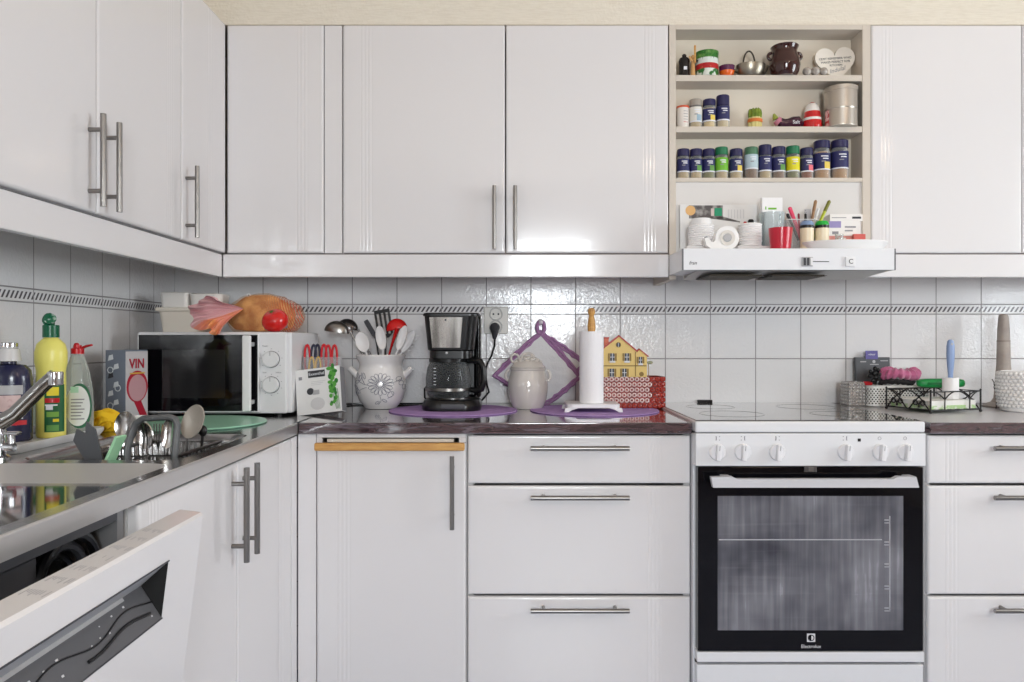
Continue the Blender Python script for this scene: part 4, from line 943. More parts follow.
PKP = M('pink plastic', (226, 60, 98), .35); YGP = M('lime plastic', (176, 186, 40), .35); BRW = M('brown pencil wood', (150, 116, 84), .5)
pen('marker_pen', 'thick pink marker leaning left in the pen holder', (800, 240), (788.5, 207.5), .0052, PKP, PKP, dz_=-.012)
pen('ballpoint_pen', 'black pen leaning left beside the pink marker', (799, 240), (787.5, 213.5), .004, BLACK, BLACK, dz_=.004)
pen('ballpoint_pen', 'red pen with dark cap in the middle of the pen holder', (801, 240), (799.5, 213), .0028, RED, M('maroon plastic', (120, 20, 40), .4), dz_=.012)
pen('pencil', 'brown wooden pencil leaning right in front of the ruler', (807, 240), (815, 200.5), .0044, BRW, BRW, dz_=-.010, cat='pencil')
pen('ballpoint_pen', 'white pen leaning right in the pen holder', (809.5, 240), (819, 208), .0036, WPLAST, WPLAST, dz_=.004)
pen('marker_pen', 'lime green pen leaning far right with dark stripe', (811.5, 240), (829.5, 200.5), .0048, YGP, M('olive plastic', (120, 120, 40), .4), dz_=-.003)
pen('ballpoint_pen', 'black pen with round end, low among the pens', (803.5, 240), (804.3, 214), .0034, BLACK, BLACK, dz_=-.016)
t = thing('ruler', 'clear white ruler standing upright in the pen holder', 'ruler', (X(809.5, d), -d + .015, zh + .001)); k = S(d)
b = MB(); b.box(-3.3 * k, 3.3 * k, -.001, .001, 0, 45 * k, M('ruler plastic', (186, 186, 190), .3)); obj('body', b, t)
b = MB()
for q in range(24): b.box(-3.2 * k, (-1.8 if q % 2 else -.9) * k, -.0014, -.0011, (2 + q * 1.8) * k, (2.35 + q * 1.8) * k, INK)
obj('scale_marking', b, t)
# tray with jars, medicine boxes
dt = .365; k = S(dt)
tx0, tx1 = X(802, dt), X(887, dt)
t = thing('shallow_tray', 'white shallow oval tray at the right end of the hood', 'tray', ((tx0 + tx1) / 2, -dt, zh)); w = (tx1 - tx0) / 2
b = MB(); b.lathe([(0, .0003), (w * .84, .0003), (w * .97, 7 * k), (w, 9 * k), (w * .985, 9.4 * k), (w * .95, 7.4 * k), (w * .82, .0022), (0, .0022)], WPLAST, n=40, sy=.52); obj('body', b, t)
ztray = zh + .0023
def shaker(label, px, lidm, band, d=.352):
    t = thing('spice_jar', label, 'spice jar', (X(px, d), -d, ztray), 0, 'spice jars'); k = S(d); r = 6.6 * k; hb = Z(228.5, d) - ztray - 12.0 * k
    b = MB(); b.lathe([(0, .0005), (r * .95, .0005), (r, .003), (r, hb + 12.0 * k), (0, hb + 12.0 * k)], M('cream jar', (226, 214, 186), .3), n=24, mats=None); obj('glass', b, t)
    b = MB(); b.lathe([(r * .97, hb + 12.05 * k), (r * 1.02, hb + 12.2 * k), (r * 1.02, hb + 14.8 * k), (r * .98, hb + 15 * k)], BLACK, n=24); b.lathe([(0, hb + 12.03 * k), (r * .97, hb + 12.05 * k)], BLACK, n=24); obj('collar', b, t)
    b = MB(); b.lathe([(r * .99, hb + 15.02 * k), (r * .97, hb + 17 * k), (r * .75, hb + 19.2 * k), (0, hb + 20 * k)], lidm, n=24); obj('lid', b, t)
shaker('cream shaker jar with blue-grey domed lid on the tray', 806.9, M('blue grey lid', (124, 148, 184), .35), None)
shaker('cream shaker jar with bright green domed lid on the tray', 822.0, M('bright green lid', (30, 170, 62), .35), None)
MW = M('medicine carton', (232, 230, 228), .55); PURP = M('violet print', (150, 140, 190), .6); REDB = M('red carton', (206, 96, 88), .55); PNK = M('pink carton', (222, 150, 142), .55)
def carton(label, px0, px1, py0, py1, d, dep, mt, prints, z=None):
    k = S(d); x0 = X(px0, d); w = X(px1, d) - x0; h = (py1 - py0) * k
    t = thing('medicine_carton', label, 'carton', (x0, -d, z if z is not None else Z(py1, d)), 0, 'medicine cartons')
    b = MB(); b.box(0, w, 0, dep, 0, h, mt, .0005); obj('body', b, t)
    b = MB()
    for (a0, a1, c0, c1, m2) in prints: b.box(a0 * w, a1 * w, -.0004, 0, c0 * h, c1 * h, m2)
    obj('print', b, t); return t, h
dm = .312
t, h1 = carton('pink and white carton lying flat on the tray, lowest of the pile', 828, 858, 231, 248, dm, .035, PNK, [(.35, .6, .1, .9, MW), (.05, .3, .3, .7, REDB)], ztray + .006)
# tray floor is curved up there: stand the pile on the hood side of the tray
t.location.z = ztray + .0002
t, h2 = carton('white carton with violet corner in the middle of the pile', 829, 860.5, 0, 14.6, dm, .035, MW, [(0, .38, .55, 1, PURP), (.5, .85, .55, .66, INKG), (.5, .75, .3, .4, INKG), (.1, .3, .1, .3, INKG)], ztray + .0004 + h1)
t, h3 = carton('thin white carton topmost of the pile', 830, 862.6, 0, 7.0, dm - .001, .034, MW, [(.68, .95, .35, .65, INK), (.05, .5, .45, .55, INKG)], ztray + .0006 + h1 + h2)
t, _ = carton('small red carton leaning before the white ones', 854, 865.6, 0, 18, .335, .012, REDB, [(.3, .7, .45, .55, PNK)], ztray + 7.0 * S(.335))
t.location.z = ztray + .006
t, _ = carton('flat red and white blister pack under the red carton', 846, 870, 0, 2.6, .36, .02, PNK, [(.5, .95, .2, .8, REDB)], ztray + .0003)
[o for o in bpy.data.objects if o.get('label') == 'small red carton leaning before the white ones'][0].location.z = ztray + .0002
t = thing('shot_glass', 'tiny clear glass cup on the tray beside the green-lidded jar', 'glass', (X(839.2, .352), -.352, ztray)); k = S(.352)
b = MB(); b.lathe([(0, .0003), (3.4 * k, .0003), (4.0 * k, 17 * k), (3.6 * k, 17 * k), (3.1 * k, 1 * k), (0, 1 * k)], GLASS, n=20); obj('body', b, t)
t = thing('lip_balm', 'small red tube at the right rim of the tray', 'tube', (X(868.5, .35), -.35, zh + 9.6 * S(.35))); k = S(.35)
b = MB(); b.cyl((0, 0, 0), (8 * k, 0, .0006), 1.3 * k, RED, 12); obj('body', b, t); b = MB(); b.cyl((8.05 * k, 0, .0006), (10.5 * k, 0, .0008), 1.1 * k, WPLAST, 12); obj('cap', b, t)

# ================================================================= back worktop
zc = CT + .0004
# ---- microwave
mz0, mz1 = Z(413.6, .427), Z(332, .427)
mx0, mx1 = X(138, .427), X(286.5, .427)
mw = thing('microwave_oven', 'white microwave with black glass door, white handle and two dials', 'microwave', (mx0, -.427, CT)); W_ = mx1 - mx0; H0 = mz0 - CT; H1 = mz1 - CT
MWW = M('microwave white', (222, 222, 224), .3); mg = S(.427)
b = MB(); b.box(0.004, W_ + .012, .012, .31, H0, H1, MWW, .006); b.box(0, W_, 0, .013, H0, H1, MWW, .004, 3); obj('case', b, mw)
b = MB(); b.box(.004, W_ * .825, -.012, -.0005, H0 + .004, H1 - .004, MWW, .003); b.box(.008, W_ * .815, -.0135, -.011, H0 + .008, H1 - .008, BLKGL, .001); do = obj('door', b, mw)
b = MB(); b.box(.075, W_ * .60, -.0142, -.0134, H0 + .045, H1 - .05, M('screened window', (30, 29, 31), .08), .0003); obj('window', b, do)
b = MB(); hx = W_ * .625; b.box(hx - 1, hx, 0, 0, 0, 0, MWW) if False else None
b.box(X(242, .47) - mx0, X(250.5, .47) - mx0, -.045, -.033, H0 + .010, H1 - .010, WPLAST, .004, 3)
for zz in (H0 + .035, H1 - .035): b.box(X(247, .45) - mx0, X(253.5, .45) - mx0, -.036, -.013, zz - .006, zz + .006, LGREY, .002)
obj('handle', b, do)
for zz in (359.3, 384.8):
    b = MB(); k0 = X(271.5, .427) - mx0; kz = Z(zz, .427) - CT
    b.lathe([(.0238, 0), (.0238, .001), (.0225, .001), (.0225, .012), (.021, .014), (0, .014)], MWW, (k0, -.0003, kz), n=32, rot=RX, mats=[INK, INK, MWW, MWW, MWW]); b.box(k0 - .0008, k0 + .0008, -.0152, -.0135, kz + .010, kz + .021, INKG)
    obj('dial', b, mw)
b = MB()
for zz, n_ in ((359.3, 7), (384.8, 10)):
    kz = Z(zz, .427) - CT
    for q in range(n_):
        a = math.radians(215 - 250 * q / (n_ - 1)) if n_ == 7 else math.radians(90 - 36 * q)
        b.box(k0 + .030 * math.cos(a) - .0015, k0 + .030 * math.cos(a) + .0015, -.0006, 0, kz + .030 * math.sin(a) - .0007, kz + .030 * math.sin(a) + .0007, INKG)
b.text('Power', .006, at(k0 - .018, -.0005, Z(346, .427) - CT) @ FRONT, INKG); b.text('Timer', .005, at(k0 - .020, -.0005, Z(372.6, .427) - CT) @ FRONT, INKG); b.text('Defrost', .005, at(k0 + .020, -.0005, Z(372.6, .427) - CT) @ FRONT, INKG)
obj('dial_marking', b, mw)
for fx in (.03, W_ - .03):
    for fy in (.03, .27):
        b = MB(); b.lathe([(0, .0003), (.011, .0003), (.012, H0 + .001), (0, H0 + .001)], BLACK, (fx, fy, 0), n=16); obj('foot', b, mw)
b = MB(); 
for q in range(9): b.box(W_ + .0118, W_ + .0126, .06 + q * .014, .066 + q * .014, H0 + .05, H0 + .12, LGREY)
obj('side_vent', b, mw)
ztm = mz1 + .0004
# ---- containers on the microwave
d = .26; k = S(d); IV = M('ivory plastic', (218, 210, 198), .4); IV2 = M('white box plastic', (226, 222, 218), .4)
t = thing('food_container', 'ivory plastic container with lid on the microwave, under two white boxes', 'container', (X(179, d + .058), -d, ztm)); hw_ = 21 * k; hh_ = Z(311.5, d + .05) - ztm
b = MB()
for (x_, z_) in (): pass
lo = [(x, y, 0) for x, y in rrect(-hw_ * .88, hw_ * .88, -.05, .05, .014)]; hi = [(x, y, hh_) for x, y in rrect(-hw_, hw_, -.058, .058, .016)]
loops(b, [lo, hi], IV); b.f.append(list(range(len(lo)))); b.fm.append(IV); obj('body', b, t)
b = MB(); b.box(-hw_ - .006, hw_ + .006, -.063, .063, hh_ + .0003, hh_ + 4 * k, IV, .004, 3); obj('lid', b, t)
zt2 = ztm + hh_ + 4 * k + .0004
for (pa, pb, pt, lb, cut) in ((160, 187.6, 292, 'white square box on the ivory container, the left of two', 0), (188.6, 221, 293.5, 'white rounded box on the ivory container, next to the bread bag', 1)):
    t = thing('food_box', lb, 'container', (X((pa + pb) / 2, d + .04), -d, zt2), 0, 'white boxes on the ivory container'); hw_ = (pb - pa) / 2 * k; hh_ = Z(pt, d + .04) - zt2
    b = MB(); r = .012 if not cut else .022
    lo = [(x, y, 0) for x, y in rrect(-hw_ * .95, hw_ * .95, -.04, .04, r)]; hi = [(x, y, hh_ * .86) for x, y in rrect(-hw_, hw_, -.044, .044, r)]; loops(b, [lo, hi], IV2); b.f.append(list(range(len(lo)))); b.fm.append(IV2); obj('body', b, t)
    b = MB(); lo = [(x, y, hh_ * .86 + .0003) for x, y in rrect(-hw_ - .001, hw_ + .001, -.045, .045, r)]; h3_ = [(x, y, hh_ - .002) for x, y in rrect(-hw_ - .001, hw_ + .001, -.045, .045, r)]; hi = [(x, y, hh_) for x, y in rrect(-hw_ + .002, hw_ - .002, -.042, .042, r)]; loops(b, [lo, h3_, hi], IV2); b.f.append(list(range(len(lo)))); b.fm.append(IV2); obj('lid', b, t)
# ---- bread in a bag
d = .285; k = S(d)
bx_ = X(262, d); t = thing('bread_loaf', 'brown bread loaf in a clear orange-striped bag on the microwave', 'bread', (bx_, -d, ztm)); H_ = Z(293.5, d) - ztm
CRUST = M('bread crust', (170, 112, 68), .8, bump=(40, 1.0), mix=((214, 168, 110), 22, .42, .62))
def lump(s, a): return lambda dv: 1 + a * noise.noise(dv * s + Vector((3, 1, 7)))
b = MB(); b.ell((0, 0, H_ * .40), 33 * k, .055, H_ * .56, CRUST, 40, 24, lump(1.6, .12)); b.v = [Vector((p.x, p.y, max(p.z, .003 + .01 * abs(p.x) * abs(p.x) / .01))) for p in b.v]; obj('loaf', b, t)
BAG = bpy.data.materials.new('striped bag film'); BAG.use_nodes = True; nt = BAG.node_tree; bs = nt.nodes['Principled BSDF']; bs.inputs['Roughness'].default_value = .16
tc = nt.nodes.new('ShaderNodeTexCoord'); sp = nt.nodes.new('ShaderNodeSeparateXYZ'); nt.links.new(tc.outputs['Object'], sp.inputs[0]); n = NX(nt)
st = n.op('MULTIPLY', n.op('LESS_THAN', n.op('FRACT', n.op('ADD', n.op('MULTIPLY', sp.outputs[0], 150.0), n.op('MULTIPLY', sp.outputs[2], 50.0))), 0.36), n.op('MULTIPLY_ADD', sp.outputs[0], 16.0, -0.15, clamp=True))
nt.links.new(n.mixc(st, lin((240, 190, 140)), lin((216, 92, 70))), bs.inputs['Base Color'])
tb = nt.nodes.new('ShaderNodeBsdfTransparent'); tb.inputs[0].default_value = (1, .93, .86, 1); mx = nt.nodes.new('ShaderNodeMixShader')
nt.links.new(n.op('MULTIPLY_ADD', st, .45, .12), mx.inputs[0]); nt.links.new(tb.outputs[0], mx.inputs[1]); nt.links.new(bs.outputs[0], mx.inputs[2]); nt.links.new(mx.outputs[0], nt.nodes['Material Output'].inputs['Surface'])
def bagf(dv): return 1 + .05 * noise.noise(dv * 5) + .035 * noise.noise(Vector((dv.x * 14, dv.y * 9, dv.z * 3))) + (.16 * max(0, dv.x) ** 3 if dv.x > 0 else 0)
b = MB(); b.ell((.002, 0, H_ * .40), 36 * k, .061, H_ * .60, BAG, 56, 30, bagf)
b.v = [Vector((p.x, p.y, max(p.z, .0003))) for p in b.v]; obj('bag', b, t, recalc=False)
PKB = M('pink bag film', (222, 140, 122), .3, mix=((230, 150, 90), 25, .42, .62)); PKB2 = M('lilac bag film', (206, 160, 164), .3)
b = MB()   # gathered neck of the bag: a pleated fan spreading from the twist, drooping over the front edge
nx0 = Vector((-20 * k + .026, -.060, H_ * .52))
def neck(u, v, mt=0):
    ang = math.radians(146 + 108 * v)            # from up-left round to steeply down
    L_ = u * (.050 + .044 * math.sin(PI * min(1, v * 1.25)) ** .8 + .046 * v + .008 * math.sin(v * 23))
    pl = (.010 * math.sin(v * 46) + .006 * math.sin(v * 19 + u * 4)) * u
    return (nx0.x + L_ * math.cos(ang), nx0.y - .098 * min(1, u * 1.6) - .016 * u - pl, nx0.z + .008 + L_ * math.sin(ang) * .92 + .004 * math.sin(u * 9 + v * 12) * u)
b.sheet(lambda u, v: neck(u, v * .62), 14, 36, PKB2, .0008); b.sheet(lambda u, v: neck(u, .60 + v * .40), 14, 26, PKB, .0008); obj('bag_neck', b, t)
b = MB(); b.ell((-12 * k, -.012, H_ * .945), .006, .006, .006, WPLAST, 14, 10); b.box(-12 * k, -10.6 * k, -.0185, -.0165, H_ * .93, H_ * .96, BLACK); obj('bag_clip', b, t)
b = MB(); b.box(26 * k, 31 * k, -.0565, -.0555, .012, .026, M('printed tag', (140, 150, 165), .5), .0004); obj('price_tag', b, t)
# tomato
d = .392; k = S(d)
t = thing('tomato', 'ripe red tomato in front of the bagged bread', 'tomato', (X(275, d), -d, ztm)); r = 13 * k; hT = Z(309.2, d) - ztm
def tomf(dv): a = math.atan2(dv.y, dv.x); return 1 + .018 * math.cos(5 * a) * (1 - abs(dv.z)) - .12 * max(0, dv.z) ** 8
TOM = M('tomato skin', (206, 22, 18), .16, coat=.5)
b = MB(); b.T = at(0, 0, hT * .5, math.radians(32), math.radians(-12), 0); b.ell((0, 0, 0), r, r, hT * .5, TOM, 32, 20, tomf); b.v = [Vector((p.x, p.y, max(p.z, .0002))) for p in b.v]; obj('fruit', b, t)
b = MB(); b.T = at(0, 0, hT * .5, math.radians(32), math.radians(-12), 0); LF_ = M('tomato stalk', (92, 112, 46), .6)
b.cyl((0, 0, hT * .41), (0, 0, hT * .49), .0035, LF_, 8)
for q in range(5):
    a = q * 2 * PI / 5; b.add([(0.003 * math.cos(a + .9), .003 * math.sin(a + .9), hT * .452), (.003 * math.cos(a - .9), .003 * math.sin(a - .9), hT * .452), (.014 * math.cos(a), .014 * math.sin(a), hT * .462)], [[0, 1, 2]], LF_)
obj('stalk', b, t, recalc=False)
# ---- glass board under / before the microwave
cy = 1.962 - DB
t = thing('glass_board', 'round mint green glass board lying before the microwave', 'chopping board', (-.824, cy, CT + .0003)); MINT = M('mint glass', (152, 206, 180), .3)
b = MB(); b.lathe([(0, 0), (.177, 0), (.180, .0025), (.178, .0052), (0, .0055)], MINT, n=64); obj('board', b, t)
b = MB()
for q in range(3): a = q * 2 * PI / 3; b.lathe([(0, -.0002), (.008, -.0002), (.008, 0), (0, 0)], LGREY, (.15 * math.cos(a), .15 * math.sin(a), 0), n=12)
obj('foot', b, t)
# ---- packaging box with scissors behind it
d = .405; k = S(d)
t = thing('cardboard_packaging', 'white cardboard packaging with green herb picture leaning on the worktop', 'packaging box', (X(320, d), -d, zc), math.radians(-8))
cw = 23.5 * k; chh = 46 * k
b = MB(); TL = at(0, 0, .0062, math.radians(-9), math.radians(-7), 0); b.T = TL
b.box(-cw, cw, -.004, .030, 0, chh, M('white carton', (228, 228, 228), .5), .001); obj('box', b, t)
b = MB(); b.T = TL
b.box(-cw * .42, cw * .34, -.0046, -.004, chh * .80, chh * .95, INK); b.text('Exxenthal', .012, at(-cw * .04, -.0048, chh * .875) @ FRONT, LBLW)
b.box(-cw * .85, -cw * .70, -.0046, -.004, chh * .77, chh * .84, INKG)
for q in range(3): b.box(-cw * .3, cw * (.35 - .1 * q), -.0044, -.004, chh * (.70 - .035 * q), chh * (.712 - .035 * q), M('faint print', (200, 200, 204), .6))
b.ell((-cw * .35, -.0043, chh * .50), .011, .0006, .010, DGREY, 16, 8); b.box(-cw * .25, cw * .05, -.0046, -.004, chh * .42, chh * .52, LGREY)
b.ell((-cw * .05, -.0043, chh * .22), .022, .0005, .018, M('pale picture', (206, 206, 208), .5), 18, 8)
random.seed(9); HERB = M('herb picture', (84, 160, 62), .5); HERB2 = M('herb picture dark', (46, 120, 44), .5)
for q in range(26):
    f_ = q / 26; b.ell((cw * (.55 + .32 * random.random()), -.0043 - q * .00002, chh * (.97 - .86 * f_ + .04 * random.random())), .004 + .006 * random.random() * (1.15 - f_), .0005, .005 + .006 * random.random() * (1.15 - f_), HERB if q % 3 else HERB2, 8, 5)
for q in range(4): b.tube([(cw * (.62 + .08 * q), -.0043, chh * .5), (cw * (.78 + .05 * q), -.0043, chh * .06)], .0008, HERB2, 5)
obj('picture_print', b, t)
b = MB(); b.T = TL; b.box(cw + .0005, cw + .002, -.002, .029, .002, chh - .002, M('grey carton side', (120, 120, 124), .5)); obj('side_flap', b, t)
# holder behind with scissors
d = .30; k = S(d)
t = thing('scissor_holder', 'clear plastic holder behind the packaging, full of scissors', 'holder', (X(322.5, d), -d, zc))
b = MB(); hw_ = 17.5 * k; hh_ = Z(357, d) - zc
b.box(-hw_, hw_, -.022, -.0205, 0.0003, hh_, PLASTC); b.box(-hw_, hw_, .0205, .022, .0003, hh_, PLASTC); b.box(-hw_, -hw_ + .0015, -.0205, .0205, .0003, hh_, PLASTC); b.box(hw_ - .0015, hw_, -.0205, .0205, .0003, hh_, PLASTC); b.box(-hw_, hw_, -.022, .022, .0003, .002, PLASTC); obj('body', b, t)
def scissors(label, px, mat1, mat2, dy, tilt, top):
    t = thing('scissors', label, 'scissors', (X(px, d), -d + dy, zc + .003), 0, 'scissors in the holder'); L_ = Z(top, d) - zc - .003; k = S(d)
    b = MB()
    for s_ in (-1, 1): b.prism([(s_ * .001, 0.0), (s_ * .004, L_ * .1), (s_ * .007, L_ * .62), (s_ * -.003, L_ * .62)], -.0012 * (1 if s_ > 0 else 0), .0012 * (0 if s_ > 0 else 1), STEEL)
    obj('blade', b, t)
    for s_, mt in ((-1, mat1), (1, mat2)):
        b = MB(); cx_ = s_ * 3.2 * k; hz__ = L_ * .80
        b.tube([(cx_ + 2.6 * k * math.cos(a), 0, hz__ + L_ * .195 * math.sin(a)) for a in [2 * PI * j / 20 for j in range(20)]], .0036, mt, 8, True); obj('handle', b, t)
    return t
REDH = M('red handle', (196, 28, 40), .35); NVH = M('dark blue handle', (34, 38, 60), .4); YLH = M('yellow handle', (222, 176, 40), .4)
scissors('scissors with red and dark blue loops, first in the clear holder', 311.5, REDH, NVH, -.012, 0, 344.5)
scissors('scissors with dark blue and red loops, second in the clear holder', 321, NVH, REDH, -.004, 0, 344.2)
scissors('scissors with two red loops, third in the clear holder', 331, REDH, REDH, .004, 0, 344.8)
scissors('low scissors with yellow loops in front in the clear holder', 316.5, YLH, YLH, -.0175, 0, 357)
# ---- jug with utensils
d = .155; k = S(d)
jx = X(381, d); t = thing('utensil_jar', 'white ceramic pot with blue-grey flower painting and ear handles, full of utensils', 'pot', (jx, -d, zc)); jh = Z(354.5, d) - zc; u = jh / 53.5
prof = [(0, .0003), (15.8, .3), (16.6, 2), (21.5, 8), (25, 18), (25.4, 25), (24, 34), (21.6, 40), (21, 43), (21.8, 46), (24, 50), (24.8, 52.5), (24.2, 53.5), (22.8, 52.5), (20, 46), (19.4, 43), (22.2, 34), (23.4, 25), (20.5, 10), (0, 5)]
b = MB(); b.lathe([(p[0] * u, p[1] * u if p[1] else .0003) for p in prof], CERAM, n=48); obj('body', b, t)
for s_ in (-1, 1):
    b = MB(); b.tube([(s_ * 21.5 * u, 0, 31 * u), (s_ * 27 * u, -.002, 36 * u), (s_ * 31.0 * u, -.002, 40 * u)], [5.2 * u, 4.6 * u, 4.2 * u], CERAM, 12, flat=.75); obj('handle', b, t)
def rad_at(z):
    z /= u
    for a, c_ in zip(prof, prof[1:]):
        if a[1] <= z <= c_[1] and c_[1] > a[1]: return (a[0] + (c_[0] - a[0]) * (z - a[1]) / (c_[1] - a[1])) * u
    return 22 * u
def onpot(x, z, l=.0007):
    r = rad_at(z) + l; x = max(-r * .98, min(r * .98, x)); return (x, -math.sqrt(r * r - x * x), z)
b = MB(); BLI = M('blue grey glaze line', (104, 106, 124), .3); FLW = M('flower white glaze', (232, 232, 236), .15)
fc = (3.5 * u, 25 * u)
for q in range(16):
    a = 2 * PI * q / 16; pts = []
    for j in range(13):
        s_ = j / 12; aa = a + .19 * math.sin(s_ * PI * 2) * 1.0; rr = (3 + 8.5 * (1 - abs(2 * s_ - 1)) ** .6) * u
        aa = a + (.17 if s_ > .5 else -.17) * (abs(math.sin(s_ * 2 * PI)) ** .6)
        pts.append(onpot(fc[0] + rr * 1.1 * math.cos(aa), fc[1] + rr * .95 * math.sin(aa)))
    b.tube(pts, .00075, BLI, 5)
b.tube([onpot(fc[0] + 3 * u * math.cos(2 * PI * j / 16), fc[1] + 2.6 * u * math.sin(2 * PI * j / 16)) for j in range(16)], .001, BLI, 5, True)
def stem(p): b.tube([onpot(x * u, z * u) for x, z in p], .0008, BLI, 5)
stem([(-8, 24), (-13, 25), (-18, 27), (-22, 31)]); stem([(-12, 25), (-15, 30), (-16, 36)]); stem([(-10, 22), (-16, 20), (-20, 15)]); stem([(12, 20), (15, 14), (10, 11)]); stem([(3, 14), (4, 9), (1, 5)]); stem([(14, 26), (19, 28), (22, 30)])
def leaf(x, z, a, l, w):
    pts = []
    for j in range(14):
        s_ = 2 * PI * j / 14; px_, pz_ = l * math.cos(s_), w * math.sin(s_); pts.append(onpot((x + px_ * math.cos(a) - pz_ * math.sin(a)) * u, (z + px_ * math.sin(a) + pz_ * math.cos(a)) * u))
    b.tube(pts, .00075, BLI, 5, True)
for (x, z, a, l, w) in ((-17, 31, 1.2, 3, 1.3), (-21, 27, .3, 3, 1.3), (-20, 33, 2.2, 3, 1.2), (-13, 33, 1.9, 3, 1.2), (-23, 22, 2.6, 3, 1.3), (-19, 18, 2.2, 2.6, 1.1), (-24, 15, 1.0, 2.6, 1.1), (13, 15, .8, 3.4, 2.2), (7, 9, 2.6, 2.4, 1.1), (0, 7, .6, 2.4, 1.0), (20, 30, .5, 2.4, 2.2), (22, 26, 1.5, 2.2, 1.8), (24, 22, 1.5, 2.4, 1.2)): leaf(x, z, a, l, w)
obj('flower_marking', b, t)
# utensils (all stand in the pot)
def J(px, py, dd=0.0): return Vector((X(px, d + dd), -(d + dd), Z(py, d + dd)))
zin = zc + 11.5 * u
def utensil(name, label, foot, head, cat):
    """foot: (dx, dy) on the pot's inner floor; head: world point where the handle ends"""
    a = Vector((jx + foot[0], -d + foot[1], zin)); t = thing(name, label, cat, a, 0, 'utensils in the flowered pot'); return t, head - a
def shaft(t, v, r, mt, flat=1.0, nm='handle'):
    b = MB(); b.tube([v * 0, v * .5, v], [r, r * .9, r * .8], mt, 10, flat=flat); return obj(nm, b, t)
# ladle heads: bowls
def bowl_part(t, v, rx, ry, rz, mt, tiltx=0, tilty=0, nm='bowl', off=Vector((0, 0, 0)), th=.0015):
    b = MB(); b.T = Matrix.Translation(v + off) @ Euler((tiltx, tilty, 0)).to_matrix().to_4x4()
    n_ = 28; prof = []
    outer = [(math.sin(a), -math.cos(a)) for a in [PI / 2 * j / 9 for j in range(10)]]
    b.lathe([(p[0], p[1]) for p in outer] + [(p[0] * .95, p[1] * .93) for p in outer[::-1]], mt, n=n_)
    o0 = len(b.v)
    T = b.T; Ti = T.inverted(); b.v = [T @ Vector(((Ti @ p).x * rx, (Ti @ p).y * ry, (Ti @ p).z * rz)) for p in b.v]
    return obj(nm, b, t)
t, v = utensil('ladle', 'steel ladle hanging out furthest left of the flowered pot', (.02, -.012), J(350, 331, .012), 'ladle')
shaft(t, v, .0042, STEEL); bowl_part(t, v, 12.5 * k, 7 * k, 11 * k, STEEL, math.radians(185), math.radians(8), off=Vector((-13 * k, -.004, -1 * k)))
t, v = utensil('ladle', 'dark handled steel ladle behind the first ladle in the flowered pot', (.02, .044), J(358, 329, -.044), 'ladle')
shaft(t, v, .0045, STEEL_DK); bowl_part(t, v, 11 * k, 7 * k, 10 * k, M('dark steel', (92, 88, 88), .25, .9), math.radians(180), math.radians(12), off=Vector((-11 * k, .002, .5 * k)))
t, v = utensil('serving_spoon', 'white slotted serving spoon, large and nearest the ladles', (.015, -.034), J(365, 350, .036), 'spoon')
shaft(t, v, .004, WPLAST)
def paddle(t, v, w, h, mt, lean=0.0, nm='head', slots=0, y0=0, thick=.003, shape='oval', slotm=None, dirv=None):
    b = MB(); dv = (dirv or v).normalized(); right = dv.cross(Vector((0, 1, 0))).normalized(); right = right if right.x > 0 else -right; up = dv
    nrm = right.cross(up).normalized()
    R = Matrix(((right.x, nrm.x, up.x, v.x), (right.y, nrm.y, up.y, v.y), (right.z, nrm.z, up.z, v.z), (0, 0, 0, 1))); b.T = R
    if shape == 'oval':
        def fn(a, c_):
            r_ = c_; th = 2 * PI * a; x = w / 2 * r_ * math.cos(th); z = h / 2 + h / 2 * r_ * math.sin(th); return (x, .005 * (r_ ** 2) , z)
        b.sheet(lambda a, c_: fn(a, c_ * .98 + .02), 28, 5, mt, thick)
    else:
        if slots:
            bar = w / (2 * slots + 1)
            for q in range(slots + 1): b.box(-w / 2 + 2 * q * bar, -w / 2 + (2 * q + 1) * bar, -thick / 2, thick / 2, h * .14, h * .88, mt)
            b.box(-w / 2, w / 2, -thick / 2, thick / 2, h * .88, h, mt, .001); b.prism([(-w * .2, 0), (w * .2, 0), (w / 2, h * .14), (-w / 2, h * .14)], -thick / 2, thick / 2, mt)
        else: b.prism([(-w * .25, 0), (w * .25, 0), (w / 2, h * .2), (w / 2, h * .9), (w * .4, h), (-w * .4, h), (-w / 2, h * .9), (-w / 2, h * .2)], -thick / 2, thick / 2, mt)
    return obj(nm, b, t)
bw = Vector((-.3, 0, .95)); paddle(t, v - bw * .006, 13 * k, 20 * k, WPLAST, dirv=bw)
t, v = utensil('spatula', 'narrow dark steel spatula, thin and pointed, left of the slotted turner', (.0, .058), J(376, 338, -.058), 'spatula')
shaft(t, v, .0035, BLACK); paddle(t, v, 5 * k, 21 * k, M('dark blade', (60, 60, 64), .35, .5), shape='rect', dirv=Vector((-.5, 0, .85)))
t, v = utensil('slotted_turner', 'black slotted turner standing tallest in the flowered pot', (.004, .029), J(386, 338, -.029), 'turner')
shaft(t, v, .0038, BLACK); paddle(t, v, 16 * k, 29 * k, BLACK, slots=3, shape='rect', dirv=Vector((-.16, 0, 1)))
t, v = utensil('serving_spoon', 'white oval spoon in the middle of the flowered pot', (.0, -.026), J(383, 350, .028), 'spoon')
shaft(t, v, .004, WPLAST); paddle(t, v, 9.5 * k, 24 * k, WPLAST, dirv=Vector((-.16, 0, 1)))
t, v = utensil('ladle', 'bright red ladle with deep bowl in the flowered pot', (-.012, .004), J(397, 327, -.004), 'ladle')
RDL = M('bright red nylon', (214, 26, 26), .25); shaft(t, v, .0055, RDL, .7); bowl_part(t, v, 10.5 * k, 6 * k, 10.5 * k, RDL, math.radians(180), math.radians(-14), off=Vector((0, 0, -2 * k)))
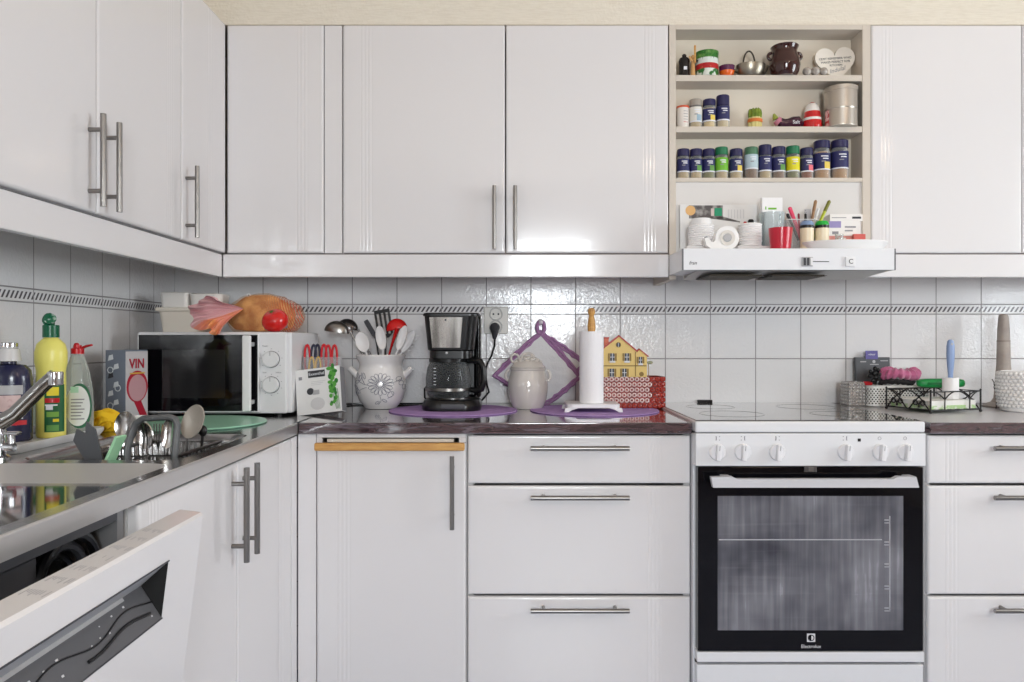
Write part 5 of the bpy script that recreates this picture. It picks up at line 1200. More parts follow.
b = MB(); b.tube([v * .62 + Vector((0, -.004, 0)), v * .8 + Vector((.001, -.006, 0)), v + Vector((.003, -.006, -.004))], [.007, .012, .020], RDL, 12, flat=.4); obj('neck', b, t)
t, v = utensil('serving_spoon', 'white spoon leaning right, just right of the red ladle', (-.012, -.040), J(398, 350, .042), 'spoon')
shaft(t, v, .004, WPLAST); paddle(t, v, 8 * k, 25 * k, WPLAST, dirv=Vector((.3, 0, .95)))
t, v = utensil('pasta_server', 'white pasta server with toothed edge, furthest right in the flowered pot', (-.018, -.016), J(402, 352, .016), 'pasta server')
shaft(t, v, .004, WPLAST); dvp = Vector((.5, 0, .86)); paddle(t, v, 8 * k, 25 * k, WPLAST, dirv=dvp)
b = MB(); rt = Vector((.86, 0, -.5))
for q in range(5): p0 = v + dvp * (4.5 + q * 4.2) * k + rt * 2.8 * k; b.tube([p0, p0 + rt * 3.4 * k + Vector((0, -.002, .6 * k)), p0 + rt * 5.0 * k + Vector((0, -.005, 1.8 * k))], [.0022, .0019, .0012], WPLAST, 8)
obj('teeth', b, t)
# ---- placemats
PUR = M('purple felt', (164, 132, 190), .9, bump=(500, .3), mix=((180, 148, 204), 30, .4, .7))
for px, lb in ((453.5, 'round purple placemat under the coffee maker'), (594, 'round purple placemat under the paper towel holder')):
    b = MB(); r = .198
    b.lathe([(0, 0), (r - .001, 0), (r, .0015), (r - .001, .003), (0, .003)], PUR, n=72); o = obj('placemat', b); o.location = (X(px, .237), -.237 - .004, zc); tag(o, lb, 'placemat', 'purple placemats')
zm = zc + .0034
# ---- coffee maker
d = .225; k = S(d)
t = thing('coffee_maker', 'black drip coffee maker with steel front panel and glass carafe', 'coffee maker', (X(452.5, d), -d, zm)); u = k
yb = lambda py: Z(py, d - 0.0) - zm
b = MB()     # base with warming plate
loops(b, [[(x, y, .0003) for x, y in rrect(-28.5 * u, 28.5 * u, -.088, .11, .05, 8)], [(x, y, .016) for x, y in rrect(-29 * u, 29 * u, -.09, .11, .05, 8)], [(x, y, .030) for x, y in rrect(-27 * u, 27 * u, -.084, .108, .05, 8)], [(x, y, .034) for x, y in rrect(-24 * u, 24 * u, -.076, .10, .045, 8)]], BLACK); b.f.append(list(range(36))); b.fm.append(BLACK)
obj('base', b, t)
b = MB(); b.lathe([(0, .0345), (.058, .0345), (.058, .037), (0, .0375)], STEEL_DK, n=36); b.box(-9 * u, 14 * u, -.0915, -.088, .008, .022, DGREY, .002); obj('warming_plate', b, t)
zt_, zm_, zl_ = yb(315.5), yb(349.5), yb(358)
b = MB()     # rear column / water tank
b.box(-23 * u, 23.5 * u, .055, .112, .031, zt_ - .003, BLACK, .012, 3); b.box(23.5 * u, 28 * u, .03, .10, yb(398), zt_ - .004, M('black gloss', (18, 18, 20), .1), .006); obj('water_tank', b, t)
b = MB(); lo_ = rrect(-21.5 * u, 20 * u, -.066, .056, .03, 8); md_ = rrect(-23 * u, 22 * u, -.075, .056, .03, 8); hi_ = rrect(-26 * u, 25.5 * u, -.085, .056, .03, 8)
loops(b, [[(x, y, zl_) for x, y in lo_], [(x, y, zm_ - .004) for x, y in lo_], [(x, y, zm_) for x, y in md_], [(x, y, zt_ - .004) for x, y in hi_]], BLACK); b.f.append(list(range(len(lo_)))); b.fm.append(BLACK); obj('filter_housing', b, t)
b = MB(); lr = rrect(-27.3 * u, 28 * u, -.089, .112, .03, 8); loops(b, [[(x, y, zt_ - .0035) for x, y in lr], [(x, y, zt_ + .002) for x, y in lr], [(x * .95, y * .95, zt_ + .006) for x, y in lr]], BLACK); b.f.append(list(range(len(lr)))); b.fm.append(BLACK); obj('lid', b, t)
b = MB()     # curved steel plate on the housing's face
PS = M('steel with painted highlights', (200, 196, 190), .24, 1.0, mix=((104, 100, 96), 26, .40, .62, (1, 1, .02)))  # light and dark streaks in the colour imitate highlights on the steel
za_, zb_ = yb(347.5), yb(318)
def plate(a, c_):
    z = za_ + (zb_ - za_) * c_; x = (-1 + 2 * a) * (13.5 + 2.5 * c_) * u - 4.2 * u
    f_ = (z - zm_) / (zt_ - zm_); yy = -.075 - .010 * f_ - .0022; return (x, yy - .003 * (1 - (2 * a - 1) ** 2), z)
b.sheet(plate, 14, 4, PS, .002); b.box(-5.2 * u, -3.6 * u, -.093, -.088, zb_ - .011, zb_ - .006, DGREY); obj('steel_plate', b, t)
b = MB(); b.lathe([(0, 0), (.004, 0), (.004, .004), (0, .005)], LGREY, (-4 * u, -.066, yb(352.5)), n=14, rot=RX); obj('drip_stop', b, t)
# carafe
ca = bpy.data.objects.new('carafe_tmp', None)
zc0 = .0378
gprof = [(0, zc0), (.060, zc0), (.066, zc0 + .008), (.0705, zc0 + .035), (.0705, zc0 + .06), (.066, zc0 + .09), (.058, zc0 + .108), (.0585, zc0 + .112), (.056, zc0 + .112), (.0635, zc0 + .09), (.068, zc0 + .06), (.068, zc0 + .035), (.063, zc0 + .010), (0, zc0 + .003)]
b = MB(); b.lathe(gprof, thin('carafe glass', (150, 154, 156), .05, .03), (-4 * u, 0, 0), n=44); cg = obj('carafe', b, t)
b = MB(); b.lathe([(.0712, zc0 + .020), (.0722, zc0 + .021), (.0722, zc0 + .029), (.0712, zc0 + .030)], STEEL, (-4 * u, 0, 0), n=44); obj('band', b, cg)
b = MB(); b.lathe([(.060, zc0 + .1085), (.0605, zc0 + .1185), (.052, zc0 + .123), (0, zc0 + .124)], BLACK, (-4 * u, 0, 0), n=36); b.lathe([(.0, zc0 + .1125), (.058, zc0 + .1125)], BLACK, (-4 * u, 0, 0), n=36); obj('lid', b, cg)
b = MB(); hx_ = -4 * u
b.tube([(hx_ + .060, -.016, zc0 + .113), (hx_ + .080, -.026, zc0 + .116), (hx_ + .100, -.034, zc0 + .110), (hx_ + .110, -.038, zc0 + .09), (hx_ + .112, -.038, zc0 + .05), (hx_ + .104, -.035, zc0 + .026), (hx_ + .086, -.028, zc0 + .020), (hx_ + .071, -.020, zc0 + .024)], [.008, .009, .009, .0085, .008, .0085, .008, .006], BLACK, 12, flat=1.2); obj('handle', b, cg)
b = MB()
for q in range(6): b.box(hx_ - .040, hx_ - .033, -.0625, -.0615, zc0 + .040 + q * .010, zc0 + .0415 + q * .010, LBLW)
obj('scale_marking', b, cg)
# ---- socket and cords
d = .012
t = thing('wall_socket', 'grey-white double wall socket on the tiles above the ceramic jar', 'socket', (X(496, 0), -.0003, Z(320.5, 0)))
sw = 12 * S(0); sh_ = 13.5 * S(0); SKT = M('socket plastic', (206, 204, 198), .35)
b = MB(); b.box(-sw, sw, -.010, 0, -sh_, sh_, SKT, .003, 3); obj('plate', b, t)
for q in (1, -1):
    b = MB(); b.lathe([(.0225, .0098), (.0222, .0112), (.0212, .0112), (.0208, .0125), (.0195, .0125), (.0185, .0102), (0, .0102)], SKT, (0, 0, q * .0215), n=32, rot=RX, mats=[INKG, INKG, SKT, SKT, INKG, SKT])
    for s_ in (-1, 1): b.lathe([(0, .0102), (.0034, .0102), (.0034, .0108), (0, .0108)], INK, (s_ * .0085, 0, q * .0215), n=10, rot=RX)
    obj('outlet', b, t)
t = thing('power_cord', 'black plug and cord of the coffee maker in the lower outlet', 'cord', (X(495, 0), -.013, Z(327.5, 0))); PLG = M('dark grey rubber', (58, 58, 62), .5)
b = MB(); b.tube([(0, .006, 0), (0, -.028, -.001), (0, -.034, -.012), (0, -.031, -.030), (0, -.030, -.040)], [.017, .0165, .013, .0085, .005], PLG, 16); obj('plug', b, t)
o3 = t.location
def lp(px, py, dd): return Vector((X(px, dd), -dd, Z(py, dd))) - o3
b = MB(); cp = [Vector((0, -.030, -.038)), lp(494.5, 346, .042), lp(491.5, 356, .045), lp(488, 362, .05), lp(485, 372, .06), lp(487, 385, .06), lp(489, 392, .06), lp(483, 399, .07), lp(478, 404.0, .07), lp(474, 404.9, .088)]
b.tube(cp, .0032, BLACK, 8); obj('cable', b, t)
b = MB(); zt0 = zc + .0034
pts = [Vector((X(474, .09), -.05, .95)), Vector((X(430, .06), -.05, .985)), Vector((X(424, .06), -.045, .96)), Vector((X(424, .06), -.04, .93)), Vector((X(430, .05), -.035, zt0 + .004)), Vector((X(418, .03), -.03, zt0)), Vector((X(400, .03), -.026, zt0)), Vector((X(360, .03), -.026, zt0)), Vector((X(340, .06), -.06, zt0)), Vector((X(334, .09), -.10, zt0))]
b.tube(pts, .003, BLACK, 8); o = obj('power_cord', b); tag(o, 'black cord lying along the back of the worktop behind the flowered pot', 'cord')
# ---- ceramic jar
d = .165; k = S(d)
t = thing('lidded_jar', 'white glazed ceramic jar with ornate lid between the purple placemats', 'jar', (X(528, d), -d, zc)); u = (Z(368, d) - zc) / 40
CGR = M('pale grey glaze', (212, 208, 204), .12, coat=.5)
b = MB(); b.lathe([(0, .0003), (14.5 * u, .0003), (15.5 * u, 2 * u), (18.5 * u, 10 * u), (20 * u, 20 * u), (19.6 * u, 28 * u), (17.5 * u, 35 * u), (17 * u, 37.5 * u), (18 * u, 39 * u), (17.8 * u, 40 * u), (16.5 * u, 40 * u), (15.8 * u, 37 * u), (18.4 * u, 22 * u), (0, 4 * u)], CGR, n=44); obj('body', b, t)
for s_ in (-1, 1):
    b = MB(); b.tube([(s_ * (18.6 + 3.6 * math.sin(a)) * u, 0, (32.5 - 5 * math.cos(a)) * u) for a in [PI * j / 10 for j in range(11)]], 1.5 * u, CGR, 10); obj('handle', b, t)
b = MB(); b.lathe([(0, 40.1 * u), (16.8 * u, 40.1 * u), (17.6 * u, 41 * u), (16.5 * u, 42 * u), (13.5 * u, 46.0 * u), (7 * u, 49 * u), (0, 50 * u)], CGR, n=36)
random.seed(2)
for q in range(26):
    a = q * 2.4; r_ = 3 + 10 * (q / 26) ** .7; zz = (50.6 - (r_ / 13.5) ** 2 * 6.0); b.ell((r_ * math.cos(a) * u, r_ * math.sin(a) * .9 * u, zz * u), 2.6 * u, 2.6 * u, 2.0 * u, CGR, 10, 7)
b.tube([(-13 * u + 4 * u * math.cos(a), -2 * u, 49.5 * u + 4.2 * u * math.sin(a)) for a in [2 * PI * j / 14 for j in range(14)]], 1.3 * u, CGR, 8, True)
b.tube([(6 * u * math.cos(a), 0, (50 + 4.6 * math.sin(a)) * u) for a in [PI * j / 10 for j in range(11)]], 1.4 * u, CGR, 8)
obj('lid', b, t)
# ---- potholders on the wall
PCL = M('white quilted cotton', (222, 222, 224), .9, bump=(160, .4)); PCR = M('purple crochet', (164, 122, 164), .9, bump=(300, .8))
def potholder(label, c, dd, ring):
    t = thing('potholder', label, 'potholder', (X(c[0][0], 0), -dd, Z(c[0][1], 0)), 0, 'potholders on the tiles'); o3 = t.location
    P = [Vector((X(x, 0), -dd, Z(y, 0))) - o3 for x, y in c]
    cen = sum(P, Vector()) / len(P)
    b = MB()
    def fn(a, c_):
        p = (P[0] * (1 - a) + P[1] * a) * (1 - c_) + (P[3] * (1 - a) + P[2] * a) * c_; e = min(a, 1 - a, c_, 1 - c_); return (p.x, p.y - .003 * min(1, e * 6) + .0012 * math.sin(a * 24) * math.sin(c_ * 24) * min(1, e * 8), p.z)
    b.sheet(fn, 26, 26, PCL, .003); obj('cloth', b, t)
    b = MB(); pts = []
    for i in range(4):
        a, c_ = P[i], P[(i + 1) % 4]
        for j in range(12): q = j / 12; p = a * (1 - q) + c_ * q; p = p + (p - cen).normalized() * (.0035 * math.sin(PI * q)); p.y -= .0015 ; pts.append(p + (p - cen).normalized() * .0012 * math.sin(j * 2.6))
    for s_ in (-.0046, .0046): b.tube([p + Vector((p.x - cen.x, 0, p.z - cen.z)).normalized() * (s_ + .0016 * math.sin(i_ * 2.1 + s_ * 300)) for i_, p in enumerate(pts)], .0052, PCR, 8, True)
    obj('crochet_edging', b, t)
    if ring:
        b = MB(); p0 = P[0]; b.tube([p0 + Vector((.0125 * math.cos(a), -.002, .018 + .021 * math.sin(a))) for a in [2 * PI * j / 22 for j in range(22)]], .0065, PCR, 8, True); obj('loop', b, t)
        b = MB(); b.lathe([(0, 0), (.011, 0), (.009, .010), (.004, .016), (0, .017)], M('clear hook', (226, 216, 226), .2), (p0.x, .004, p0.z + .036), n=18, rot=RX); obj('wall_hook', b, t)
potholder('white potholder with purple crochet edge hanging in front, behind the jar', [(540.5, 333), (579, 376), (547, 402.5), (495, 375.5)], .021, True)
potholder('white potholder with purple edge, mostly hidden behind the front potholder', [(541.5, 334), (584, 363), (555, 396), (506, 384)], .0068, False)
# ---- paper towel
d = .275; k = S(d)
t = thing('paper_towel_holder', 'white roll of paper towel on a white footed stand with wooden knob', 'paper towel holder', (X(591.5, d), -d, zm)); yz = lambda py: Z(py, d) - zm
WPW = M('white painted stand', (226, 226, 228), .35)
b = MB(); z0 = yz(406.2); z1_ = yz(402.6)
pl_ = [(p[0], p[1]) for p in rrect(-26 * k, 26 * k, -.066, .066, .02, 5)]
b.prism(pl_, z0, z1_, WPW, axis='z'); obj('base_plate', b, t)
for sx in (-1, 1):
    for sy in (-1, 1):
        b = MB(); b.prism([(sx * 15 * k, z0 - .0003), (sx * 27.5 * k, z0 - .0003), (sx * 28.5 * k, .0003), (sx * 24.5 * k, .0003), (sx * 21 * k, z0 * .55)], sy * .058 - .006, sy * .058 + .006, WPW); obj('foot', b, t)
b = MB(); r = 12 * k; b.lathe([(.016, z1_ + .0004), (r, z1_ + .0004), (r, yz(331.5)), (.016, yz(331.5))], M('tissue paper', (238, 237, 240), .95, bump=(220, .25)), n=44); b.lathe([(.016, yz(331.5)), (.016, z1_ + .0004)], MATS['tissue paper'], n=30); obj('paper_roll', b, t)
b = MB(); b.lathe([(.0125, z1_), (.0125, yz(336)), (.0115, yz(331)), (.0125, yz(326)), (.0098, yz(319)), (.0078, yz(316)), (.0078, yz(315.4)), (.0112, yz(312.5)), (.0105, yz(309.5)), (.005, yz(308)), (0, yz(308))], WOODO, n=22); obj('wooden_rod', b, t)
# ---- red basket and house
d = .135; k = S(d)
bx0_, bx1_ = X(587, d), X(662, d); t = thing('red_basket', 'red and white basket with round bumps on the worktop by the hob', 'basket', ((bx0_ + bx1_) / 2, -d, zc)); hw_ = (bx1_ - bx0_) / 2; hh_ = Z(376.2, d) - zc
RBK = M('red basket weave', (140, 36, 30), .35, mix=((112, 24, 24), 40, .4, .6)); RWB = M('pale bump', (222, 196, 190), .2); RBB = M('red bump', (168, 58, 46), .2)
b = MB(); ol = lambda s_, z: [(x, y, z) for x, y in rrect(-hw_ * s_, hw_ * s_, -.06 * s_, .06 * s_, .03)]
loops(b, [ol(.96, .0003), ol(1, .006), ol(1.0, hh_), ol(.95, hh_), ol(.93, .006)], RBK); b.f.append(list(range(28))); b.fm.append(RBK); obj('body', b, t)
b = MB(); per = rrect(-hw_, hw_, -.06, .06, .03, 8)
tot = []; L_ = 0
for a, c_ in zip(per, per[1:] + per[:1]): tot.append((L_, a, c_)); L_ += math.hypot(c_[0] - a[0], c_[1] - a[1])
nb = int(L_ / .0158)
for row in range(6):
    for q in range(nb):
        s_ = ((q + .5 * (row % 2)) / nb) * L_
        for (l0, a, c_) in tot[::-1]:
            if s_ >= l0: break
        ln = math.hypot(c_[0] - a[0], c_[1] - a[1]) or 1; f_ = (s_ - l0) / ln; x = a[0] + (c_[0] - a[0]) * f_; y = a[1] + (c_[1] - a[1]) * f_
        if y > .02: continue
        nx_, ny_ = (c_[1] - a[1]) / ln, -(c_[0] - a[0]) / ln
        if nx_ * x + ny_ * y < 0: nx_, ny_ = -nx_, -ny_
        zz = .011 + row * (hh_ - .018) / 5
        R = Vector((nx_, ny_, 0)).to_track_quat('Z', 'Y').to_matrix().to_4x4()
        mid = abs(x - .0) < hw_ * .62 and y < -.05 and row > 0
        b.lathe([(.0078, 0), (.0072, .003), (.0046, .0044), (.0034, .003), (0, .0026)], RWB if mid else RBB, (x, y, zz), n=10, rot=R, mats=[RWB if mid else RBB, RWB if mid else RBB, RWB if mid else RBB, RBK])
obj('bump_pattern', b, t)
d2 = .125; k = S(d2)
t = thing('house_ornament', 'flat yellow wooden house with red roof standing in the red basket', 'ornament', (X(618.5, d2), -d2, zc + .0085)); hz = lambda py: Z(py, d2) - zc - .0085; hx = lambda px: (px - 618.5) * k
YH = M('yellow house paint', (228, 198, 122), .5); RRF = M('red roof paint', (176, 44, 44), .4)
b = MB(); b.prism([(hx(600), 0), (hx(646.5), 0), (hx(646.5), hz(356)), (hx(638.7), hz(349.5)), (hx(636), hz(351.5)), (hx(636), hz(350)), (hx(618.5), hz(336.5)), (hx(601), hz(350))], -.009, .009, YH); obj('facade', b, t)
b = MB()
def bar(p, q, w, y0, y1, mt):
    a = Vector((hx(p[0]), 0, hz(p[1]))); c_ = Vector((hx(q[0]), 0, hz(q[1]))); v_ = (c_ - a).normalized(); n_ = Vector((-v_.z, 0, v_.x)) * w / 2
    b.prism([((a + n_).x, (a + n_).z), ((c_ + n_).x, (c_ + n_).z), ((c_ - n_).x, (c_ - n_).z), ((a - n_).x, (a - n_).z)], y0, y1, mt)
bar((599.5, 351), (618.8, 335.6), .004, -.012, .010, RRF); bar((618.2, 335.6), (637, 351.5), .004, -.012, .010, RRF); bar((636, 352), (639, 348.8), .003, -.012, .010, RRF); bar((638.5, 348.8), (648, 356.5), .003, -.012, .010, RRF); obj('roof', b, t)
b = MB(); b.box(hx(604), hx(608.5), -.006, .006, hz(346), hz(338.5), M('chimney brick', (214, 116, 92), .6)); b.box(hx(603.6), hx(609), -.007, .007, hz(338.5), hz(337.2), RRF); obj('chimney', b, t)
SHU = M('brown shutter', (140, 112, 52), .5); WNP = M('dark window paint', (60, 62, 70), .4)
for (px, py, w, h) in ((612, 357, 4.6, 7.5), (626.5, 357, 4.6, 7.5), (611.5, 372.5, 4.6, 8), (624, 372.5, 4.4, 8), (640, 360, 3.6, 6.5)):
    b = MB(); b.box(hx(px - w / 2), hx(px + w / 2), -.0098, -.009, hz(py + h / 2), hz(py - h / 2), WNP); b.box(hx(px - .3), hx(px + .3), -.0102, -.0096, hz(py + h / 2), hz(py - h / 2), LBLW)
    b.box(hx(px - w / 2), hx(px + w / 2), -.0102, -.0096, hz(py + .3), hz(py - .3), LBLW)
    for s_ in (-1, 1): b.box(hx(px + s_ * (w / 2 + .4)), hx(px + s_ * (w / 2 + 2.0)), -.0105, -.009, hz(py + h / 2), hz(py - h / 2), SHU)
    b.box(hx(px - w / 2 - .5), hx(px + w / 2 + .5), -.013, -.009, hz(py + h / 2 + 1.8), hz(py + h / 2), LBLW, .0004)
    obj('window', b, t)
b = MB(); b.lathe([(0, 0), (.007, 0), (.007, .0012), (0, .0012)], WNP, (hx(618), -.0092, hz(344.8)), n=20, rot=RX); b.tube([(hx(618) + .0075 * math.cos(2 * PI * j / 18), -.0098, hz(344.8) + .0075 * math.sin(2 * PI * j / 18)) for j in range(18)], .0012, SHU, 6, True); b.box(hx(618) - .0006, hx(618) + .0006, -.0112, -.0098, hz(344.8) - .007, hz(344.8) + .007, LBLW); obj('round_window', b, t)
b = MB(); b.box(hx(600.5), hx(646), -.0100, -.009, hz(366.2), hz(365.2), SHU); b.box(hx(634.6), hx(635.4), -.0100, -.009, hz(376), hz(352), SHU); b.lathe([(0, 0), (.0075, 0), (.0075, .001), (0, .001)], SHU, (hx(641), -.0092, hz(374)), n=20, rot=RX); obj('timber_trim', b, t)
b = MB(); b.cyl((hx(648.6), 0, hz(376)), (hx(648.6), 0, hz(364)), .0012, SHU, 8); b.ell((hx(650), 0, hz(362.5)), .0095, .005, .0055, M('grey green tree', (150, 156, 130), .6), 14, 8); obj('tree', b, t)

# ================================================================= around the sink
def A(px, py, Zd): return Vector(((px - 512) * Zd / FPX, Zd - DB, CZ - (py - 341) * Zd / FPX))
zs = CT + .0004
# white tray for bottles
t = thing('bottle_tray', 'white plastic tray along the wall behind the sink bowl', 'tray', (-1.03, ly(1.585), zs))
b = MB(); rr_ = lambda i, z: [(x, y, z) for x, y in rrect(-.095 + i, .095 - i, -.17 + i, .17 - i, .03)]
loops(b, [rr_(.006, 0), rr_(0, .010), rr_(0, .017), rr_(.004, .017), rr_(.008, .0035)], WPLAST); b.f.append(list(range(28))); b.fm.append(WPLAST); obj('body', b, t)
ztr = zs + .0039
# faucet
t = thing('faucet', 'chrome mixer faucet with slanting spout over the sink bowl', 'faucet', (-.940, ly(1.372), zs))
b = MB(); b.lathe([(0, 0), (.026, 0), (.026, .004), (.020, .008), (.019, .05), (.017, .058), (.017, .066), (0, .070)], CHROME, n=28); obj('base', b, t)
b = MB(); ft = A(53, 377.5, 1.385) - t.location
b.tube([Vector((-.006, 0, .056)), ft * .35 + Vector((0, 0, .030)), ft * .85 + Vector((0, 0, .009)), ft + Vector((.004, 0, .004))], [.0155, .0135, .0125, .0125], M('dull chrome', (150, 148, 146), .16, 1.0), 16); obj('spout', b, t)
b = MB(); b.lathe([(0, -.014), (.0125, -.014), (.0135, -.011), (.0135, .008), (.012, .011), (0, .012)], CHROME, ft + Vector((.004, 0, 0)), n=24); obj('aerator', b, t)
b = MB(); b.tube([(.018, 0, .022), (.036, .002, .022)], .008, CHROME, 14); b.tube([(.030, .002, .022), (.030, .002, .044)], .006, CHROME, 12); b.box(.018, .046, -.006, .010, .044, .050, CHROME, .003); obj('valve', b, t)
b = MB(); b.tube([(-.004, 0, .07), (-.012, -.01, .085), (-.07, -.05, .10)], [.012, .009, .006], CHROME, 12); obj('lever', b, t)
def bottle(name, label, px, Zd, prof, mt, cat='bottle', n=32, sy=1.0, rz=0):
    t = thing(name, label, cat, ((px - 512) * Zd / FPX, ly(Zd), ztr), rz, 'cleaning bottles by the sink')
    b = MB(); b.lathe(prof, mt, n=n, sy=sy); obj('body', b, t); return t
def wrap(b, r, z0, z1, a0, a1, mt, sy=1.0, n=10, lift=.0006, rf=None):
    def fn(u, v):
        th = a0 + (a1 - a0) * u; z = z0 + (z1 - z0) * v; R = (rf(z) if rf else r) + lift; return (R * math.cos(th), R * sy * math.sin(th), z)
    b.sheet(fn, n, 6, mt)
# dark blue bottle
DB_ = M('dark blue bottle', (34, 36, 66), .22, coat=.3)
H_ = .160
t = bottle('detergent_bottle', 'dark blue detergent bottle with clear cap at the left edge, behind the faucet', 8.5, 1.60, [(0, .0003), (.044, .0003), (.047, .004), (.047, H_ * .80), (.044, H_ * .93), (.034, H_), (.016, H_ + .003), (.016, H_ + .008), (0, H_ + .008)], DB_, sy=.75)
b = MB(); b.lathe([(.018, H_ + .0085), (.024, H_ + .0085), (.020, H_ + .034), (.016, H_ + .036), (.015, H_ + .047), (0, H_ + .047)], M('clear cap', (206, 204, 204), .2, coat=.4), n=28); b.lathe([(0, H_ + .0085), (.018, H_ + .0085)], MATS['clear cap'], n=28); b.lathe([(.0165, H_ + .038), (.0175, H_ + .039), (.0175, H_ + .046), (.0165, H_ + .047)], CHROME, n=28); obj('cap', b, t)
b = MB(); rfb = lambda z: .047
wrap(b, .047, H_ * .62, H_ * .74, -2.6, -.5, LGREY, .75); wrap(b, .047, H_ * .40, H_ * .61, -2.5, -.6, M('pink flower label', (206, 180, 178), .5, mix=((140, 50, 60), 45, .55, .68)), .75); wrap(b, .047, H_ * .16, H_ * .385, -2.5, -1.35, M('silver label', (170, 168, 166), .4, mix=((110, 108, 108), 60, .45, .6)), .75); wrap(b, .047, H_ * .30, H_ * .39, -1.2, -.5, LBLW, .75); wrap(b, .047, H_ * .22, H_ * .28, -1.2, -.3, M('red label stripe', (196, 40, 48), .5), .75)
obj('label', b, t, recalc=False)
# clear bottle with green label
t = bottle('detergent_bottle', 'small clear bottle with green label, hidden behind the yellow bottle', 33.5, 1.725, [(0, .0003), (.024, .0003), (.026, .003), (.026, .10), (.018, .118), (.010, .122), (.010, .135), (0, .135)], PLASTC, sy=.8)
b = MB(); wrap(b, .026, .09, .112, -3, 0, M('green label', (40, 130, 84), .5), .8, rf=lambda z: .026 - max(0, z - .10) * .44); wrap(b, .026, .02, .085, -3, 0, M('pale green label', (214, 226, 214), .5), .8); obj('label', b, t, recalc=False)
# yellow bottle
YB = M('yellow bottle', (234, 226, 118), .32); GC = M('dark green cap', (0, 92, 60), .3)
k = 1.66 / FPX; z_ = lambda py: CZ - (py - 341) * k - ztr
ypf = [(0, .0003), (.028, .0003), (.0305, .004), (.0305, z_(378)), (.0300, z_(371)), (.0335, z_(362)), (.0335, z_(352)), (.029, z_(344)), (.018, z_(339)), (.015, z_(338)), (.015, z_(337.5)), (0, z_(337.5))]
t = bottle('detergent_bottle', 'yellow bottle with green flip cap on the tray behind the faucet', 51, 1.66, ypf, YB, sy=.8)
b = MB(); b.lathe([(0, z_(337.4)), (.0165, z_(337.4)), (.0165, z_(326)), (.0155, z_(325)), (0, z_(325))], GC, n=28); obj('cap', b, t)
b = MB(); b.lathe([(0, 0), (.014, .0), (.0145, .004), (.011, .009), (0, .010)], GC, (-.004, 0, z_(319.5)), n=24, rot=Euler((1.2, 0, -.5)).to_matrix().to_4x4()); b.lathe([(0, 0), (.012, 0), (.012, .002), (0, .002)], M('green and white', (200, 214, 204), .3, mix=((30, 100, 70), 60, .45, .55)), (.004, -.009, z_(319)), n=20, rot=Euler((1.3, 0, .35)).to_matrix().to_4x4()); b.box(-.006, .006, -.004, .004, z_(325), z_(321), GC); obj('flip_lid', b, t)
b = MB(); GL_ = M('green bottle label', (24, 92, 50), .5)
wrap(b, .0305, z_(431), z_(384), -1.55, -.1, GL_, .8); L2 = lambda z0, z1, a0, a1, m2, li=.001: wrap(b, .0305, z_(z0), z_(z1), a0, a1, m2, .8, 6, li)
L2(395, 386.5, -1.4, -.6, M('yellow label print', (226, 206, 40), .5)); L2(402, 397.5, -1.5, -.55, RED); L2(409, 405, -1.45, -1.0, LBLW); L2(416, 411, -1.4, -.6, M('lime print', (120, 170, 70), .5)); L2(421, 418, -1.0, -.6, MATS['yellow label print']); L2(430, 424, -1.4, -.6, M('leaf print', (96, 150, 74), .6)); L2(405, 403.6, -1.5, -.7, LBLW)
obj('label', b, t, recalc=False)
# clear dish soap bottle with red cap
k = 1.72 / FPX; z_ = lambda py: CZ - (py - 341) * k - ztr
cpf = [(0, .0003), (.032, .0003), (.035, .004), (.0355, z_(405)), (.033, z_(388)), (.026, z_(371)), (.016, z_(357)), (.0125, z_(354)), (0, z_(354))]
t = bottle('dish_soap_bottle', 'clear dish soap bottle with red flip cap, right of the yellow bottle', 77.5, 1.715, cpf, thin('clear soap bottle', (206, 212, 206), .24, .06), sy=.62)
b = MB(); b.lathe([(0, z_(353.8)), (.0135, z_(353.8)), (.0135, z_(348.5)), (.009, z_(347.5)), (.0085, z_(345)), (0, z_(345))], RED, n=24); b.tube([(.008, 0, z_(348.5)), (.022, -.002, z_(346)), (.034, -.004, z_(345))], [.006, .0055, .0045], RED, 10, flat=.5); b.ell((-.002, 0, z_(344.5)), .006, .005, .004, RED, 12, 8); obj('cap', b, t)
def crf(z):
    for a, c_ in zip(cpf, cpf[1:]):
        if a[1] <= z <= c_[1] and c_[1] > a[1]: return a[0] + (c_[0] - a[0]) * (z - a[1]) / (c_[1] - a[1])
    return .03
b = MB(); WLB = M('white soap label', (222, 226, 224), .5)
def ovl(u, v, s_=1.0, dx=-.25, l=.0008):
    a = 2 * PI * u; z = z_(405) + .045 * s_ * v * math.sin(a); th = -PI / 2 + dx + .80 * s_ * v * math.cos(a); R = crf(max(.001, z)) + l; return (R * math.cos(th), R * .62 * math.sin(th), z)
b.sheet(lambda u, v: ovl(u, v, 1.12, .48, .0004), 30, 5, M('green label ring', (18, 92, 58), .5)); b.sheet(lambda u, v: ovl(u, v, 1.0, .36, .0012), 30, 5, WLB)
for q in range(7): wrap(b, 0, z_(398 + q * 3.2), z_(399.2 + q * 3.2), -PI / 2 - .05, -PI / 2 + .75 - .1 * (q % 3), INKG, .62, 8, .0018, crf)
wrap(b, 0, z_(392), z_(386), -PI / 2 - .1, -PI / 2 + .4, M('mint print', (170, 214, 190), .5), .62, 8, .0018, crf); obj('label', b, t, recalc=False)
